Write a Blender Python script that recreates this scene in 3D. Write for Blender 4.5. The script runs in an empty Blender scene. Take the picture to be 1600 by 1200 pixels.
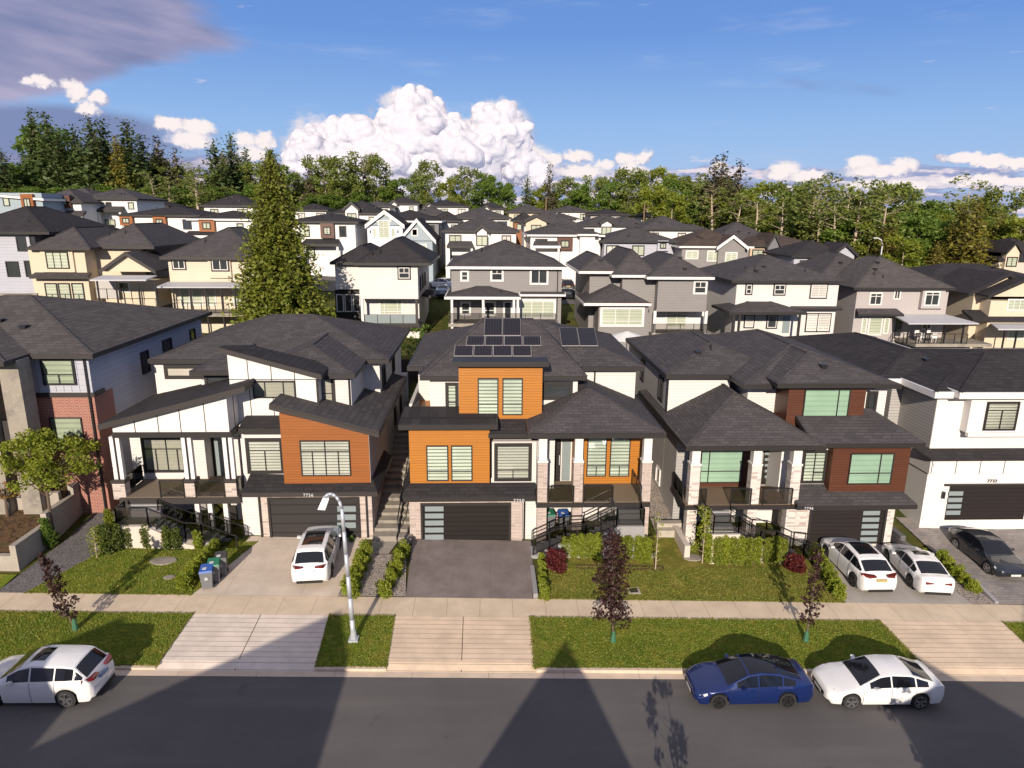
import bpy, math, random
import numpy as np
from mathutils import Vector, Matrix
random.seed(7); rng = np.random.default_rng(7)
SC = bpy.context.scene; COL = SC.collection
PI = math.pi
# ---------------------------------------------------------------- camera
F, PITCH, YAW, ROLL, CH = 1067., math.radians(14.03), math.radians(-2.08), math.radians(.45), 18.3
RM = (Matrix.Rotation(YAW, 3, 'Z') @ Matrix.Rotation(PI/2-PITCH, 3, 'X') @ Matrix.Rotation(ROLL, 3, 'Z'))
cd = bpy.data.cameras.new('camera'); cam = bpy.data.objects.new('camera', cd); COL.objects.link(cam)
cam.location = (0, 0, CH); cam.rotation_euler = RM.to_euler()
cd.sensor_width = 36; cd.lens = 36*F/1600; cd.clip_start = .5; cd.clip_end = 30000
SC.camera = cam
# ---------------------------------------------------------------- light
SUN_EL, SUN_AZ = math.radians(21), math.radians(9.5)     # shadows run to +Y, turned this far to +X
sd = bpy.data.lights.new('sun', 'SUN'); so = bpy.data.objects.new('sun', sd); COL.objects.link(so)
sd.energy = 4.8; sd.angle = math.radians(.5); sd.color = (1, .88, .73)
so.rotation_euler = Vector((math.sin(SUN_AZ)*math.cos(SUN_EL), math.cos(SUN_AZ)*math.cos(SUN_EL), -math.sin(SUN_EL))).to_track_quat('-Z', 'Y').to_euler()
SC.view_settings.view_transform = 'Standard'; SC.view_settings.look = 'None'
SC.view_settings.exposure = .38; SC.view_settings.gamma = 1
SC.render.use_motion_blur = False
SC.cycles.max_bounces = 6; SC.cycles.transparent_max_bounces = 12; SC.cycles.diffuse_bounces = 3
SC.cycles.glossy_bounces = 3; SC.cycles.caustics_reflective = False; SC.cycles.caustics_refractive = False

class NT:                                                   # small node helper
    def __init__(s, tree): s.t = tree; s.t.nodes.clear()
    def n(s, typ, **kw):
        n = s.t.nodes.new(typ)
        ins = kw.pop('ins', {})
        for k, v in kw.items(): setattr(n, k, v)
        for k, v in ins.items(): s.set(n, k, v)
        return n
    def set(s, n, k, v):
        i = n.inputs[k]
        if hasattr(v, 'is_output'): s.t.links.new(v, i)
        else:
            if i.type == 'RGBA' and len(v) == 3: v = (*v, 1)
            i.default_value = v
    def m(s, op, a, b=0., c=0.):
        n = s.n('ShaderNodeMath', operation=op)
        for i, v in enumerate((a, b, c)): s.set(n, i, v)
        return n.outputs[0]
    def mix(s, f, a, b, mode='MIX'):
        n = s.n('ShaderNodeMix', data_type='RGBA', blend_type=mode)
        s.set(n, 0, f); s.set(n, 6, a); s.set(n, 7, b); return n.outputs[2]
    def noise(s, vec, scale, detail=3, rough=.5):
        n = s.n('ShaderNodeTexNoise', ins={'Scale': scale, 'Detail': detail, 'Roughness': rough})
        if vec is not None: s.t.links.new(vec, n.inputs['Vector'])
        return n.outputs[0]
    def ramp(s, f, a, b, lo=0., hi=1.):
        n = s.n('ShaderNodeMapRange', ins={0: f, 1: a, 2: b, 3: lo, 4: hi}); n.interpolation_type = 'SMOOTHSTEP'; return n.outputs[0]
    def lin(s, f, a, b, lo=0., hi=1.):
        n = s.n('ShaderNodeMapRange', ins={0: f, 1: a, 2: b, 3: lo, 4: hi}); return n.outputs[0]
# ---------------------------------------------------------------- world
W = bpy.data.worlds.new('World'); SC.world = W; W.use_nodes = True
t = NT(W.node_tree)
sky = t.n('ShaderNodeTexSky', sky_type='NISHITA', sun_disc=False, sun_elevation=SUN_EL, sun_rotation=PI+SUN_AZ,
          altitude=100, air_density=1.0, dust_density=.6, ozone_density=2.0)
tc = t.n('ShaderNodeTexCoord'); sx = t.n('ShaderNodeSeparateXYZ', ins={0: tc.outputs['Generated']})
az = t.m('ARCTAN2', sx.outputs[0], sx.outputs[1]); el = t.m('ARCSINE', sx.outputs[2])
def vec(x, y, z=0.):
    n = t.n('ShaderNodeCombineXYZ'); t.set(n, 0, x); t.set(n, 1, y); t.set(n, 2, z); return n.outputs[0]
DG = PI/180
# high lilac veil, upper left
v1 = vec(t.m('MULTIPLY', az, 3.2), t.m('MULTIPLY', t.m('ADD', el, t.m('MULTIPLY', az, .12)), 15.))
n1 = t.noise(v1, 1.0, 5, .45)
lw = t.ramp(az, -34*DG, -12*DG, 1, 0)
edge = t.m('SUBTRACT', el, t.m('ADD', 6.3*DG, t.m('MULTIPLY', t.m('ADD', az, 34.8*DG), .26)))
l2 = t.m('MULTIPLY', t.ramp(edge, -1.6*DG, 1.6*DG), t.ramp(el, 15*DG, 21*DG, 1, .3))
d1 = t.ramp(t.m('ADD', n1, t.m('MULTIPLY', t.m('MULTIPLY', lw, l2), .60)), .66, .86)
dlow = t.m('MULTIPLY', t.ramp(t.m('ADD', n1, t.m('MULTIPLY', t.ramp(az, -30*DG, -17*DG, .45, 0), t.ramp(el, 4*DG, 8.5*DG, 1, 0))), .62, .82), .85)
d1 = t.m('MULTIPLY', d1, t.ramp(az, -14*DG, -9*DG, 1, 0))
n1b = t.noise(v1, 1.7, 4, .45)
c1 = t.mix(t.ramp(n1b, .3, .72), (.15, .18, .33), (.40, .36, .50))
# low banks along the horizon
v2 = vec(t.m('MULTIPLY', az, 9.), t.m('MULTIPLY', el, 42.))
n2 = t.noise(v2, 1.3, 8, .6)
band = t.m('MULTIPLY', t.ramp(el, -2*DG, .5*DG), t.ramp(el, 2.6*DG, 5.0*DG, 1, 0))
d2 = t.ramp(t.m('ADD', n2, t.m('MULTIPLY', band, .34)), .66, .80)
n2b = t.noise(vec(t.m('MULTIPLY', az, 9.), t.m('MULTIPLY', t.m('ADD', el, -.006), 42.)), 1.3, 8, .6)
lit = t.ramp(t.m('SUBTRACT', n2, n2b), -.05, .06)
c2 = t.mix(lit, (.27, .32, .52), (.70, .62, .68))
# faint high wisps at the right
n3 = t.noise(vec(t.m('MULTIPLY', az, 5.), t.m('MULTIPLY', el, 30.), 4.), 1.1, 6, .6)
d3 = t.m('MULTIPLY', t.ramp(n3, .56, .8), .22)
PUFF = [(-12.624, 4.131, 3.496, 2.717), (-10.341, 4.999, 3.383, 2.126), (-5.922, 6.708, 2.932, 2.599), (-3.806, 4.614, 5.074, 2.953), (0.738, 5.953, 2.932, 2.599), (2.348, 3.742, 3.721, 1.654), (-30.81, 8.012, 0.959, 0.532), (-28.876, 7.549, 0.902, 0.827), (-27.352, 7.27, 0.733, 0.532), (-28.16, 6.52, 0.902, 0.591), (-23.028, 5.858, 1.128, 0.591), (-21.332, 5.668, 1.015, 0.827), (-22.052, 4.71, 1.691, 0.827), (-18.47, 4.999, 1.015, 0.827), (-17.045, 4.999, 0.902, 0.945), (-17.903, 4.034, 1.353, 0.709), (5.031, 4.131, 1.128, 0.65), (7.061, 4.324, 1.353, 0.65), (9.027, 3.742, 1.128, 0.532), (11.028, 3.937, 1.015, 0.709), (12.281, 4.324, 0.846, 0.709), (11.394, 3.156, 1.917, 0.65), (7.434, 3.058, 2.481, 0.709), (18.181, 3.547, 0.902, 0.473), (22.865, 3.058, 1.353, 0.827), (24.719, 2.664, 1.466, 0.65), (27.845, 3.547, 1.353, 0.709), (29.137, 2.959, 2.255, 0.591), (30.608, 3.352, 1.24, 0.65), (34.206, 3.742, 1.353, 0.591), (35.534, 3.547, 1.691, 0.532), (37.184, 3.352, 1.917, 0.473), (34.589, 2.319, 2.819, 0.473), (37.363, 2.17, 2.255, 0.413), (30.191, 2.071, 3.383, 0.413)]
wn = t.noise(vec(t.m('MULTIPLY', az, 26.), t.m('MULTIPLY', el, 34.)), 1., 7, .58); wn2 = t.noise(vec(t.m('MULTIPLY', az, 80.), t.m('MULTIPLY', el, 95.)), 1., 4, .6)
azw = t.m('ADD', az, t.m('MULTIPLY', t.m('SUBTRACT', wn, .5), .05)); elw = t.m('ADD', el, t.m('MULTIPLY', t.m('SUBTRACT', wn2, .5), .02))
best = None; top_ = None
for a_, e_, ra_, re_ in PUFF:                               # small far cumulus, each at its own bearing and height
    u_ = t.m('MULTIPLY', t.m('SUBTRACT', azw, a_*DG), 1/(ra_*DG)); v_ = t.m('MULTIPLY', t.m('SUBTRACT', elw, e_*DG), 1/(re_*DG))
    v2_ = t.m('MULTIPLY', v_, t.m('ADD', 1., t.m('MULTIPLY', t.m('LESS_THAN', v_, 0.), .6)))
    q_ = t.m('SUBTRACT', 1., t.m('ADD', t.m('MULTIPLY', u_, u_), t.m('MULTIPLY', v2_, v2_))); tp_ = t.m('ADD', q_, t.m('MULTIPLY', v_, .55))
    best = q_ if best is None else t.m('MAXIMUM', best, q_); top_ = tp_ if top_ is None else t.m('MAXIMUM', top_, tp_)
pd = t.ramp(t.m('ADD', best, t.m('MULTIPLY', t.m('SUBTRACT', wn, .5), 2.6)), -.35, .55)
pl_ = t.ramp(t.m('ADD', top_, t.m('MULTIPLY', t.m('SUBTRACT', wn2, .5), 1.3)), -.25, .85)
pc = t.mix(pl_, (.36, .38, .54), (.84, .76, .75))
s0 = t.mix(1., sky.outputs[0], (.10, .095, .105), 'MULTIPLY')
gr = t.mix(t.lin(el, 0, 6.5*DG), (.34, .46, .70), (.23, .40, .70)); gr = t.mix(t.lin(el, 6.5*DG, 13*DG), gr, (.115, .255, .61)); gr = t.mix(t.lin(el, 13*DG, 35*DG), gr, (.05, .12, .36))
s0 = t.mix(.88, s0, gr)
s0 = t.mix(t.ramp(el, 17*DG, 34*DG, 0, .6), s0, (.56, .53, .56))                # sky overhead, out of view, brightened and greyed as added fill light
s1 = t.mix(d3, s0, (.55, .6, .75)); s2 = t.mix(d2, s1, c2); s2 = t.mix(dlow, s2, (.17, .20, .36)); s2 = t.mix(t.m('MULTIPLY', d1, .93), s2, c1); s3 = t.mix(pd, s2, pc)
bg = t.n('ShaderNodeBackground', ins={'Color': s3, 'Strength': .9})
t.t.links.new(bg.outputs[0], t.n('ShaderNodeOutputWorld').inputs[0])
# ---------------------------------------------------------------- mesh helpers
def ray(px, py):
    return RM @ Vector(((px-800)/F, -(py-600)/F, -1))
def at(px, py, Y):
    d = ray(px, py); k = Y/d.y; return Vector((d.x*k, Y, CH+d.z*k))
def onplane(px, py, P, N):                                  # ray with a plane
    d = ray(px, py); C = Vector((0, 0, CH)); k = (P-C).dot(N)/d.dot(N); return C+d*k
def proj(P):
    q = RM.transposed() @ (Vector(P)-Vector((0, 0, CH))); return 800+F*q.x/-q.z, 600-F*q.y/-q.z

def rootloc(o):
    v = Vector((0, 0, 0))
    while o is not None: v += o.location; o = o.parent
    return v
def link(o, parent=None):
    COL.objects.link(o)
    if parent is not None: o.parent = parent
    return o
def tag(o, label=None, cat=None, group=None, kind=None):
    if label: o['label'] = label
    if cat: o['category'] = cat
    if group: o['group'] = group
    if kind: o['kind'] = kind
    return o
def empty(name, loc, label=None, cat=None, group=None):
    o = bpy.data.objects.new(name, None); o.location = loc; o.empty_display_size = .3; COL.objects.link(o)
    return tag(o, label, cat, group)

class MB:
    def __init__(s): s.v = []; s.f = []
    def poly(s, pts):
        b = len(s.v); s.v += [tuple(p) for p in pts]; s.f.append(tuple(range(b, b+len(pts)))); return s
    def hexa(s, p):                                         # p: 4 bottom + 4 top
        b = len(s.v); s.v += [tuple(q) for q in p]
        s.f += [(b+3, b+2, b+1, b), (b+4, b+5, b+6, b+7), (b, b+1, b+5, b+4), (b+1, b+2, b+6, b+5), (b+2, b+3, b+7, b+6), (b+3, b, b+4, b+7)]
        return s
    def box(s, x0, x1, y0, y1, z0, z1):
        return s.hexa([(x0, y0, z0), (x1, y0, z0), (x1, y1, z0), (x0, y1, z0), (x0, y0, z1), (x1, y0, z1), (x1, y1, z1), (x0, y1, z1)])
    def obox(s, O, U, V, Wv):
        O, U, V, Wv = map(Vector, (O, U, V, Wv))
        return s.hexa([O, O+U, O+U+V, O+V, O+Wv, O+U+Wv, O+U+V+Wv, O+V+Wv])
    def bar(s, a, b, w, h=None):                            # square bar between two points
        a, b = Vector(a), Vector(b); h = h or w; d = (b-a)
        if d.length < 1e-6: return s
        dn = d.normalized(); up = Vector((0, 0, 1)) if abs(dn.z) < .95 else Vector((0, 1, 0))
        sd_ = dn.cross(up).normalized(); u2 = sd_.cross(dn).normalized()
        return s.obox(a-sd_*w/2-u2*h/2, d, sd_*w, u2*h)
    def cyl(s, a, b, r0, r1=None, n=10, cap=True):
        a, b = Vector(a), Vector(b); r1 = r0 if r1 is None else r1; d = (b-a).normalized()
        up = Vector((0, 0, 1)) if abs(d.z) < .9 else Vector((1, 0, 0))
        u = d.cross(up).normalized(); w = d.cross(u); B = len(s.v)
        for p, r in ((a, r0), (b, r1)):
            for i in range(n):
                th = 2*PI*i/n; s.v.append(tuple(p+u*math.cos(th)*r+w*math.sin(th)*r))
        for i in range(n): j = (i+1) % n; s.f.append((B+i, B+j, B+n+j, B+n+i))
        if cap: s.f.append(tuple(range(B+n-1, B-1, -1))); s.f.append(tuple(range(B+n, B+2*n)))
        return s
    def tube(s, pts, rs, n=8):
        for i in range(len(pts)-1): s.cyl(pts[i], pts[i+1], rs[i], rs[i+1], n)
        return s
    def prism(s, pts, ext):                                 # polygon extruded along ext
        ext = Vector(ext); pts = [Vector(p) for p in pts]; n = len(pts); b = len(s.v)
        s.v += [tuple(p) for p in pts]+[tuple(p+ext) for p in pts]
        s.f.append(tuple(range(b+n-1, b-1, -1))); s.f.append(tuple(range(b+n, b+2*n)))
        for i in range(n): j = (i+1) % n; s.f.append((b+i, b+j, b+n+j, b+n+i))
        return s
    def build(s, name, mat, parent=None, loc=None, smooth=False):
        if loc is None: loc = rootloc(parent) if parent is not None else Vector((0, 0, 0))
        me = bpy.data.meshes.new(name)
        L = Vector(loc)
        me.from_pydata([(a-L.x, b-L.y, c-L.z) for a, b, c in s.v], [], s.f); me.update()
        fixn(me)
        if mat: me.materials.append(mat)
        if smooth: me.polygons.foreach_set('use_smooth', [True]*len(me.polygons))
        o = bpy.data.objects.new(name, me)
        if parent is None: o.location = loc
        return link(o, parent)
import bmesh
def fixn(me):
    bm = bmesh.new(); bm.from_mesh(me); bmesh.ops.recalc_face_normals(bm, faces=bm.faces); bm.to_mesh(me); bm.free()

# ---------------------------------------------------------------- materials
MATS = {}
def mat(name, fn):
    if name in MATS: return MATS[name]
    m = bpy.data.materials.new(name); m.use_nodes = True; t = NT(m.node_tree); MATS[name] = m
    out = t.n('ShaderNodeOutputMaterial')
    pr = t.n('ShaderNodeBsdfPrincipled'); t.t.links.new(pr.outputs[0], out.inputs[0])
    fn(t, pr, out); return m
def pos(t): return t.n('ShaderNodeNewGeometry').outputs['Position']
def uvp(t, zs=1.):                                          # u along the wall or eave, v up it
    g = t.n('ShaderNodeNewGeometry'); p = t.n('ShaderNodeSeparateXYZ', ins={0: g.outputs['Position']})
    n = t.n('ShaderNodeSeparateXYZ', ins={0: g.outputs['True Normal']})
    sel = t.m('GREATER_THAN', t.m('ABSOLUTE', n.outputs[0]), t.m('ABSOLUTE', n.outputs[1]))
    u = t.m('ADD', t.m('MULTIPLY', p.outputs[0], t.m('SUBTRACT', 1., sel)), t.m('MULTIPLY', p.outputs[1], sel))
    return u, t.m('MULTIPLY', p.outputs[2], zs), p
def cmb(t, x, y, z=0.):
    n = t.n('ShaderNodeCombineXYZ'); t.set(n, 0, x); t.set(n, 1, y); t.set(n, 2, z); return n.outputs[0]
def mul(c, k): return tuple(min(1, v*k) for v in c[:3])
def plain(name, col, rough=.6, var=.12, scale=1.5, metal=0., spec=.4, coat=0., bump=0.):
    def fn(t, p, o):
        ns = t.noise(pos(t), scale, 5, .6)
        t.set(p, 'Base Color', t.mix(ns, mul(col, 1-var), mul(col, 1+var)))
        t.set(p, 'Roughness', rough); t.set(p, 'Metallic', metal); t.set(p, 'Specular IOR Level', spec)
        if coat: t.set(p, 'Coat Weight', coat); t.set(p, 'Coat Roughness', .03)
        if bump:
            b = t.n('ShaderNodeBump', ins={'Strength': bump, 'Distance': .02, 'Height': t.noise(pos(t), 30, 4, .6)}); t.set(p, 'Normal', b.outputs[0])
    return mat(name, fn)
def shingle(name, col):
    def fn(t, p, o):
        u, v, P = uvp(t, 2.7)
        b = t.n('ShaderNodeTexBrick', offset=.37, squash=1., ins={'Vector': cmb(t, u, v), 'Color1': mul(col, .70), 'Color2': mul(col, 1.45), 'Mortar': mul(col, .34),
             'Scale': 1., 'Mortar Size': .02, 'Bias': -.1, 'Brick Width': .52, 'Row Height': .25, 'Mortar Smooth': .3})
        ns = t.noise(pos(t), .5, 4, .6); n2 = t.noise(pos(t), 14, 3, .7)
        c = t.mix(t.ramp(ns, .3, .7), mul(col, .8), mul(col, 1.25))
        c = t.mix(.66, c, b.outputs[0]); c = t.mix(t.m('MULTIPLY', n2, .5), c, mul(col, 1.25))
        st = t.noise(cmb(t, t.m('MULTIPLY', u, 1.6), t.m('MULTIPLY', v, .12)), 1., 4, .6)
        c = t.mix(t.ramp(st, .58, .8, 0, .35), c, mul(col, 1.7))
        t.set(p, 'Base Color', c); t.set(p, 'Roughness', .92); t.set(p, 'Specular IOR Level', .15)
        bp = t.n('ShaderNodeBump', ins={'Strength': .6, 'Distance': .02, 'Height': b.outputs[1]}); bp.invert = True; t.set(p, 'Normal', bp.outputs[0])
    return mat(name, fn)
def siding(name, col, course=.16, gap=.35, rough=.6, grain=0.):
    def fn(t, p, o):
        u, v, P = uvp(t)
        fr = t.m('FRACT', t.m('DIVIDE', v, course)); row = t.m('FLOOR', t.m('DIVIDE', v, course))
        line = t.m('LESS_THAN', fr, .1)
        ns = t.noise(pos(t), .7, 5, .65)
        tone = t.n('ShaderNodeTexWhiteNoise', noise_dimensions='1D', ins={'W': t.m('ADD', row, t.m('MULTIPLY', t.m('FLOOR', t.m('DIVIDE', t.m('ADD', u, t.m('MULTIPLY', row, 1.37)), 3.6)), 7.31))}).outputs[0]
        c = t.mix(ns, mul(col, .9), mul(col, 1.08)); c = t.mix(t.m('MULTIPLY', tone, .14+grain), c, mul(col, .72))
        if grain:
            g = t.noise(cmb(t, t.m('MULTIPLY', u, 1.3), t.m('MULTIPLY', v, 26)), 2., 4, .6); c = t.mix(t.m('MULTIPLY', g, .45), c, mul(col, .55))
        dz = t.noise(cmb(t, t.m('MULTIPLY', u, 2.2), t.m('MULTIPLY', v, .25)), 1., 4, .6)
        c = t.mix(t.ramp(dz, .6, .85, 0, .16), c, mul(col, .55))
        c = t.mix(t.m('MULTIPLY', line, gap), c, mul(col, .22))
        t.set(p, 'Base Color', c); t.set(p, 'Roughness', rough); t.set(p, 'Specular IOR Level', .3)
        bp = t.n('ShaderNodeBump', ins={'Strength': .7, 'Distance': .02, 'Height': fr}); bp.invert = True; t.set(p, 'Normal', bp.outputs[0])
    return mat(name, fn)
def brickm(name, c1, c2, mortar, bw=.4, rh=.11, ms=.012, c3=None):
    def fn(t, p, o):
        u, v, P = uvp(t)
        b = t.n('ShaderNodeTexBrick', offset=.5, ins={'Vector': cmb(t, u, v), 'Color1': c1, 'Color2': c2, 'Mortar': mortar, 'Scale': 1., 'Mortar Size': ms, 'Bias': 0., 'Brick Width': bw, 'Row Height': rh})
        c = b.outputs[0]
        if c3:
            wn = t.n('ShaderNodeTexWhiteNoise', noise_dimensions='2D', ins={'Vector': cmb(t, t.m('FLOOR', t.m('DIVIDE', u, bw)), t.m('FLOOR', t.m('DIVIDE', v, rh)))}).outputs[0]
            c = t.mix(t.m('MULTIPLY', t.m('GREATER_THAN', wn, .8), .75), c, c3)
        ns = t.noise(pos(t), 9, 4, .7); c = t.mix(t.m('MULTIPLY', ns, .35), c, mul(c1, .6))
        t.set(p, 'Base Color', c); t.set(p, 'Roughness', .85)
        bp = t.n('ShaderNodeBump', ins={'Strength': .7, 'Distance': .03, 'Height': t.m('SUBTRACT', t.m('MULTIPLY', ns, .5), b.outputs[1])}); t.set(p, 'Normal', bp.outputs[0])
    return mat(name, fn)
def blind(name, a, b, per=.15, duty=.5):                    # banded roller blind
    def fn(t, p, o):
        u, v, P = uvp(t); fr = t.m('FRACT', t.m('DIVIDE', v, per)); k = t.m('LESS_THAN', fr, duty)
        ns = t.noise(pos(t), .35, 2); c = t.mix(k, a, b); c = t.mix(t.ramp(ns, .35, .65, 0, .3), c, mul(a, .6))
        t.set(p, 'Base Color', c); t.set(p, 'Roughness', .5); t.set(p, 'Specular IOR Level', .5)
        t.set(p, 'Coat Weight', .8); t.set(p, 'Coat Roughness', .03)
    return mat(name, fn)
def glassmat(name, tint=(.95, .97, .96), ior=1.5):
    m = bpy.data.materials.new(name); m.use_nodes = True; t = NT(m.node_tree)
    tr = t.n('ShaderNodeBsdfTransparent', ins={0: tint}); gl = t.n('ShaderNodeBsdfGlossy', ins={'Color': (1, 1, 1), 'Roughness': .02})
    bp = t.n('ShaderNodeBump', ins={'Strength': .04, 'Distance': .05, 'Height': t.noise(pos(t), 1.3, 2)}); t.t.links.new(bp.outputs[0], gl.inputs['Normal'])
    fr = t.n('ShaderNodeFresnel', ins={0: ior}); mx = t.n('ShaderNodeMixShader')
    t.t.links.new(fr.outputs[0], mx.inputs[0]); t.t.links.new(tr.outputs[0], mx.inputs[1]); t.t.links.new(gl.outputs[0], mx.inputs[2])
    t.t.links.new(mx.outputs[0], t.n('ShaderNodeOutputMaterial').inputs[0]); return m
def ground_mat(name, cols, scales, rough=.95, bump=.4, bscale=40, spec=.1):
    def fn(t, p, o):
        P = pos(t); c = cols[0]
        for i, (cc, sc_, lo, hi) in enumerate(scales):
            c = t.mix(t.ramp(t.noise(P, sc_, 5, .6), lo, hi), c, cols[cc])
        t.set(p, 'Base Color', c); t.set(p, 'Roughness', rough); t.set(p, 'Specular IOR Level', spec)
        bp = t.n('ShaderNodeBump', ins={'Strength': bump, 'Distance': .03, 'Height': t.noise(P, bscale, 4, .7)}); t.set(p, 'Normal', bp.outputs[0])
    return mat(name, fn)

SH = shingle('shingle_grey', (.064, .058, .060)); SH2 = shingle('shingle_black', (.034, .031, .033)); SH3 = shingle('shingle_brown', (.070, .053, .044)); SH4 = shingle('shingle_lightgrey', (.078, .070, .067))
DARK = plain('trim_charcoal', (.022, .019, .019), .5, .1); DARK2 = plain('trim_brownblack', (.034, .028, .027), .55, .15)
WTRIM = plain('trim_white', (.66, .635, .61), .5, .05); BLACK = plain('metal_black', (.014, .013, .015), .4, .1, metal=.0)
WH = siding('siding_white', (.62, .59, .565), .17, .2); WHP = plain('panel_white', (.66, .635, .615), .55, .05, .6)
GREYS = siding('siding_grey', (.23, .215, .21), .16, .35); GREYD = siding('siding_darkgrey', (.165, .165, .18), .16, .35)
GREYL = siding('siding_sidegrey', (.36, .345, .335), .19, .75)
CREAM = siding('siding_cream', (.58, .50, .39), .18, .18); CREAM2 = plain('stucco_cream', (.57, .48, .36), .8, .08)
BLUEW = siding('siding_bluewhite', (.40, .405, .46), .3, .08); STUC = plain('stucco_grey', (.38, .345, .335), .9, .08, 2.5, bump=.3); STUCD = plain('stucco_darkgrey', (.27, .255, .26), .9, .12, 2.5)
ORANGE = siding('cladding_orange', (.44, .165, .020), .15, .55, .45, .12); RUST = siding('cladding_rust', (.30, .096, .018), .15, .55, .45, .3); MAROON = siding('cladding_maroon', (.100, .034, .017), .15, .55, .45, .35)
BRICK = brickm('brick_red', (.30, .085, .055), (.38, .13, .085), (.42, .34, .30), .26, .09, .012)
STONE = brickm('ledgestone_cream', (.62, .52, .46), (.50, .42, .38), (.40, .36, .33), .42, .09, .006, (.30, .24, .22))
STONE3 = brickm('ledgestone_white', (.72, .66, .61), (.60, .53, .49), (.5, .46, .43), .4, .10, .006, (.36, .28, .25))
STONE2 = brickm('ledgestone_tan', (.47, .38, .34), (.55, .46, .41), (.36, .31, .29), .5, .09, .006, (.36, .29, .26))
CONC = ground_mat('concrete_plain', [(.40, .36, .31), (.30, .275, .245), (.46, .42, .37)], [(1, .8, .45, .75), (2, 6, .5, .75)], .9, .2)
CONCD = ground_mat('concrete_old', [(.28, .25, .21), (.19, .17, .15), (.35, .32, .28)], [(1, 1.2, .45, .7), (2, 5, .5, .75)], .9, .3)
WOODF = siding('fence_cedar', (.42, .22, .08), .2, .3, .8, .2)
ZEB = blind('blind_zebra_green', (.22, .255, .215), (.74, .78, .68), .2, .64); MINT = blind('blind_mint', (.34, .50, .39), (.42, .59, .46), .3, .7)
ZEBW = blind('blind_zebra_white', (.30, .285, .255), (.74, .71, .66), .17, .6); CRB = blind('blind_cream', (.43, .395, .34), (.50, .455, .40), .2, .6)
PALE = blind('blind_pale', (.33, .37, .28), (.46, .49, .38), .3, .6); DGL = plain('pane_dark', (.035, .04, .045), .08, .4, .8, spec=.8, coat=1.)
FROST = plain('pane_frosted', (.22, .26, .27), .3, .08, coat=.4); GLASS = glassmat('pane_clear'); SMOKE = glassmat('glass_smoked', (.70, .70, .70))
GDOOR = siding('garage_charcoal', (.034, .030, .030), .55, .8, .5, .1); GDOORB = siding('garage_black', (.018, .014, .013), .28, .8, .4, .7); GDOORC = siding('garage_brownblack', (.022, .017, .016), .24, .5, .45, .2)
REDD = plain('door_red', (.55, .02, .02), .4); METAL = plain('metal_white', (.55, .56, .58), .4, .05)
# ---------------------------------------------------------------- terrain
HP = [(-400, -6), (-60, 0), (24.3, 0), (24.5, .13), (28, .2), (29.55, .23), (35, .55), (45, 2.0), (66, 5.0), (95, 8.3), (110, 9), (150, 11), (200, 12.5), (400, 14), (3000, 14)]
def g(X, Y):
    h = float(np.interp(Y, [a for a, b in HP], [b for a, b in HP]))
    c = float(np.interp(Y, [0, 40, 66, 600, 3000], [.024, .028, .05, .05, .01])); Xc = max(-110, min(90, X))
    return h-c*Xc
def sheet(name, mat_, x0a, x1a, y0, x0b, x1b, y1, dz, nx=12, ny=6, kind='structure', parent=None, thick=0.):
    v = []; f = []
    for j in range(ny+1):
        s = j/ny; Y = y0+(y1-y0)*s; xa = x0a+(x0b-x0a)*s; xb = x1a+(x1b-x1a)*s
        for i in range(nx+1):
            X = xa+(xb-xa)*i/nx; v.append((X, Y, g(X, Y)+dz))
    for j in range(ny):
        for i in range(nx):
            a = j*(nx+1)+i; f.append((a, a+1, a+nx+2, a+nx+1))
    me = bpy.data.meshes.new(name)
    c = Vector(((x0a+x1a)/2, (y0+y1)/2, v[0][2]))
    me.from_pydata([(a-c.x, b-c.y, q-c.z) for a, b, q in v], [], f); me.update(); me.materials.append(mat_)
    o = bpy.data.objects.new(name, me); o.location = c; link(o, parent)
    if kind: o['kind'] = kind
    return o
def slabm(name, col, jx, jy, ox=0., oy=0., lw=.022, dark=.35, var=.12, cross=0.):
    def fn(t, p, o):
        P = t.n('ShaderNodeSeparateXYZ', ins={0: pos(t)})
        def line(c, j, off):
            if not j: return None
            q = t.m('MULTIPLY', t.m('FRACT', t.m('DIVIDE', t.m('ADD', c, off), j)), j); return t.m('LESS_THAN', q, lw)
        a = t.noise(pos(t), .9, 5, .65); b = t.noise(pos(t), 7, 5, .7)
        c = t.mix(t.ramp(a, .3, .7), mul(col, 1-var), mul(col, 1+var)); c = t.mix(t.m('MULTIPLY', b, .3), c, mul(col, .75))
        if jx:
            cell = t.n('ShaderNodeTexWhiteNoise', noise_dimensions='1D', ins={'W': t.m('FLOOR', t.m('DIVIDE', t.m('ADD', P.outputs[0], ox), jx))}).outputs[0]
            c = t.mix(t.m('MULTIPLY', cell, .25), c, mul(col, .82))
        st = t.noise(pos(t), .35, 6, .7); c = t.mix(t.ramp(st, .55, .72, 0, .3), c, mul(col, .6))
        for L in (line(P.outputs[0], jx, ox), line(P.outputs[1], jy, oy)):
            if L is not None: c = t.mix(t.m('MULTIPLY', L, 1-dark), c, mul(col, .3))
        t.set(p, 'Base Color', c); t.set(p, 'Roughness', .9); t.set(p, 'Specular IOR Level', .2)
        bp = t.n('ShaderNodeBump', ins={'Strength': .25, 'Distance': .01, 'Height': t.noise(pos(t), 60, 3, .7)}); t.set(p, 'Normal', bp.outputs[0])
    return mat(name, fn)
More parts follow.
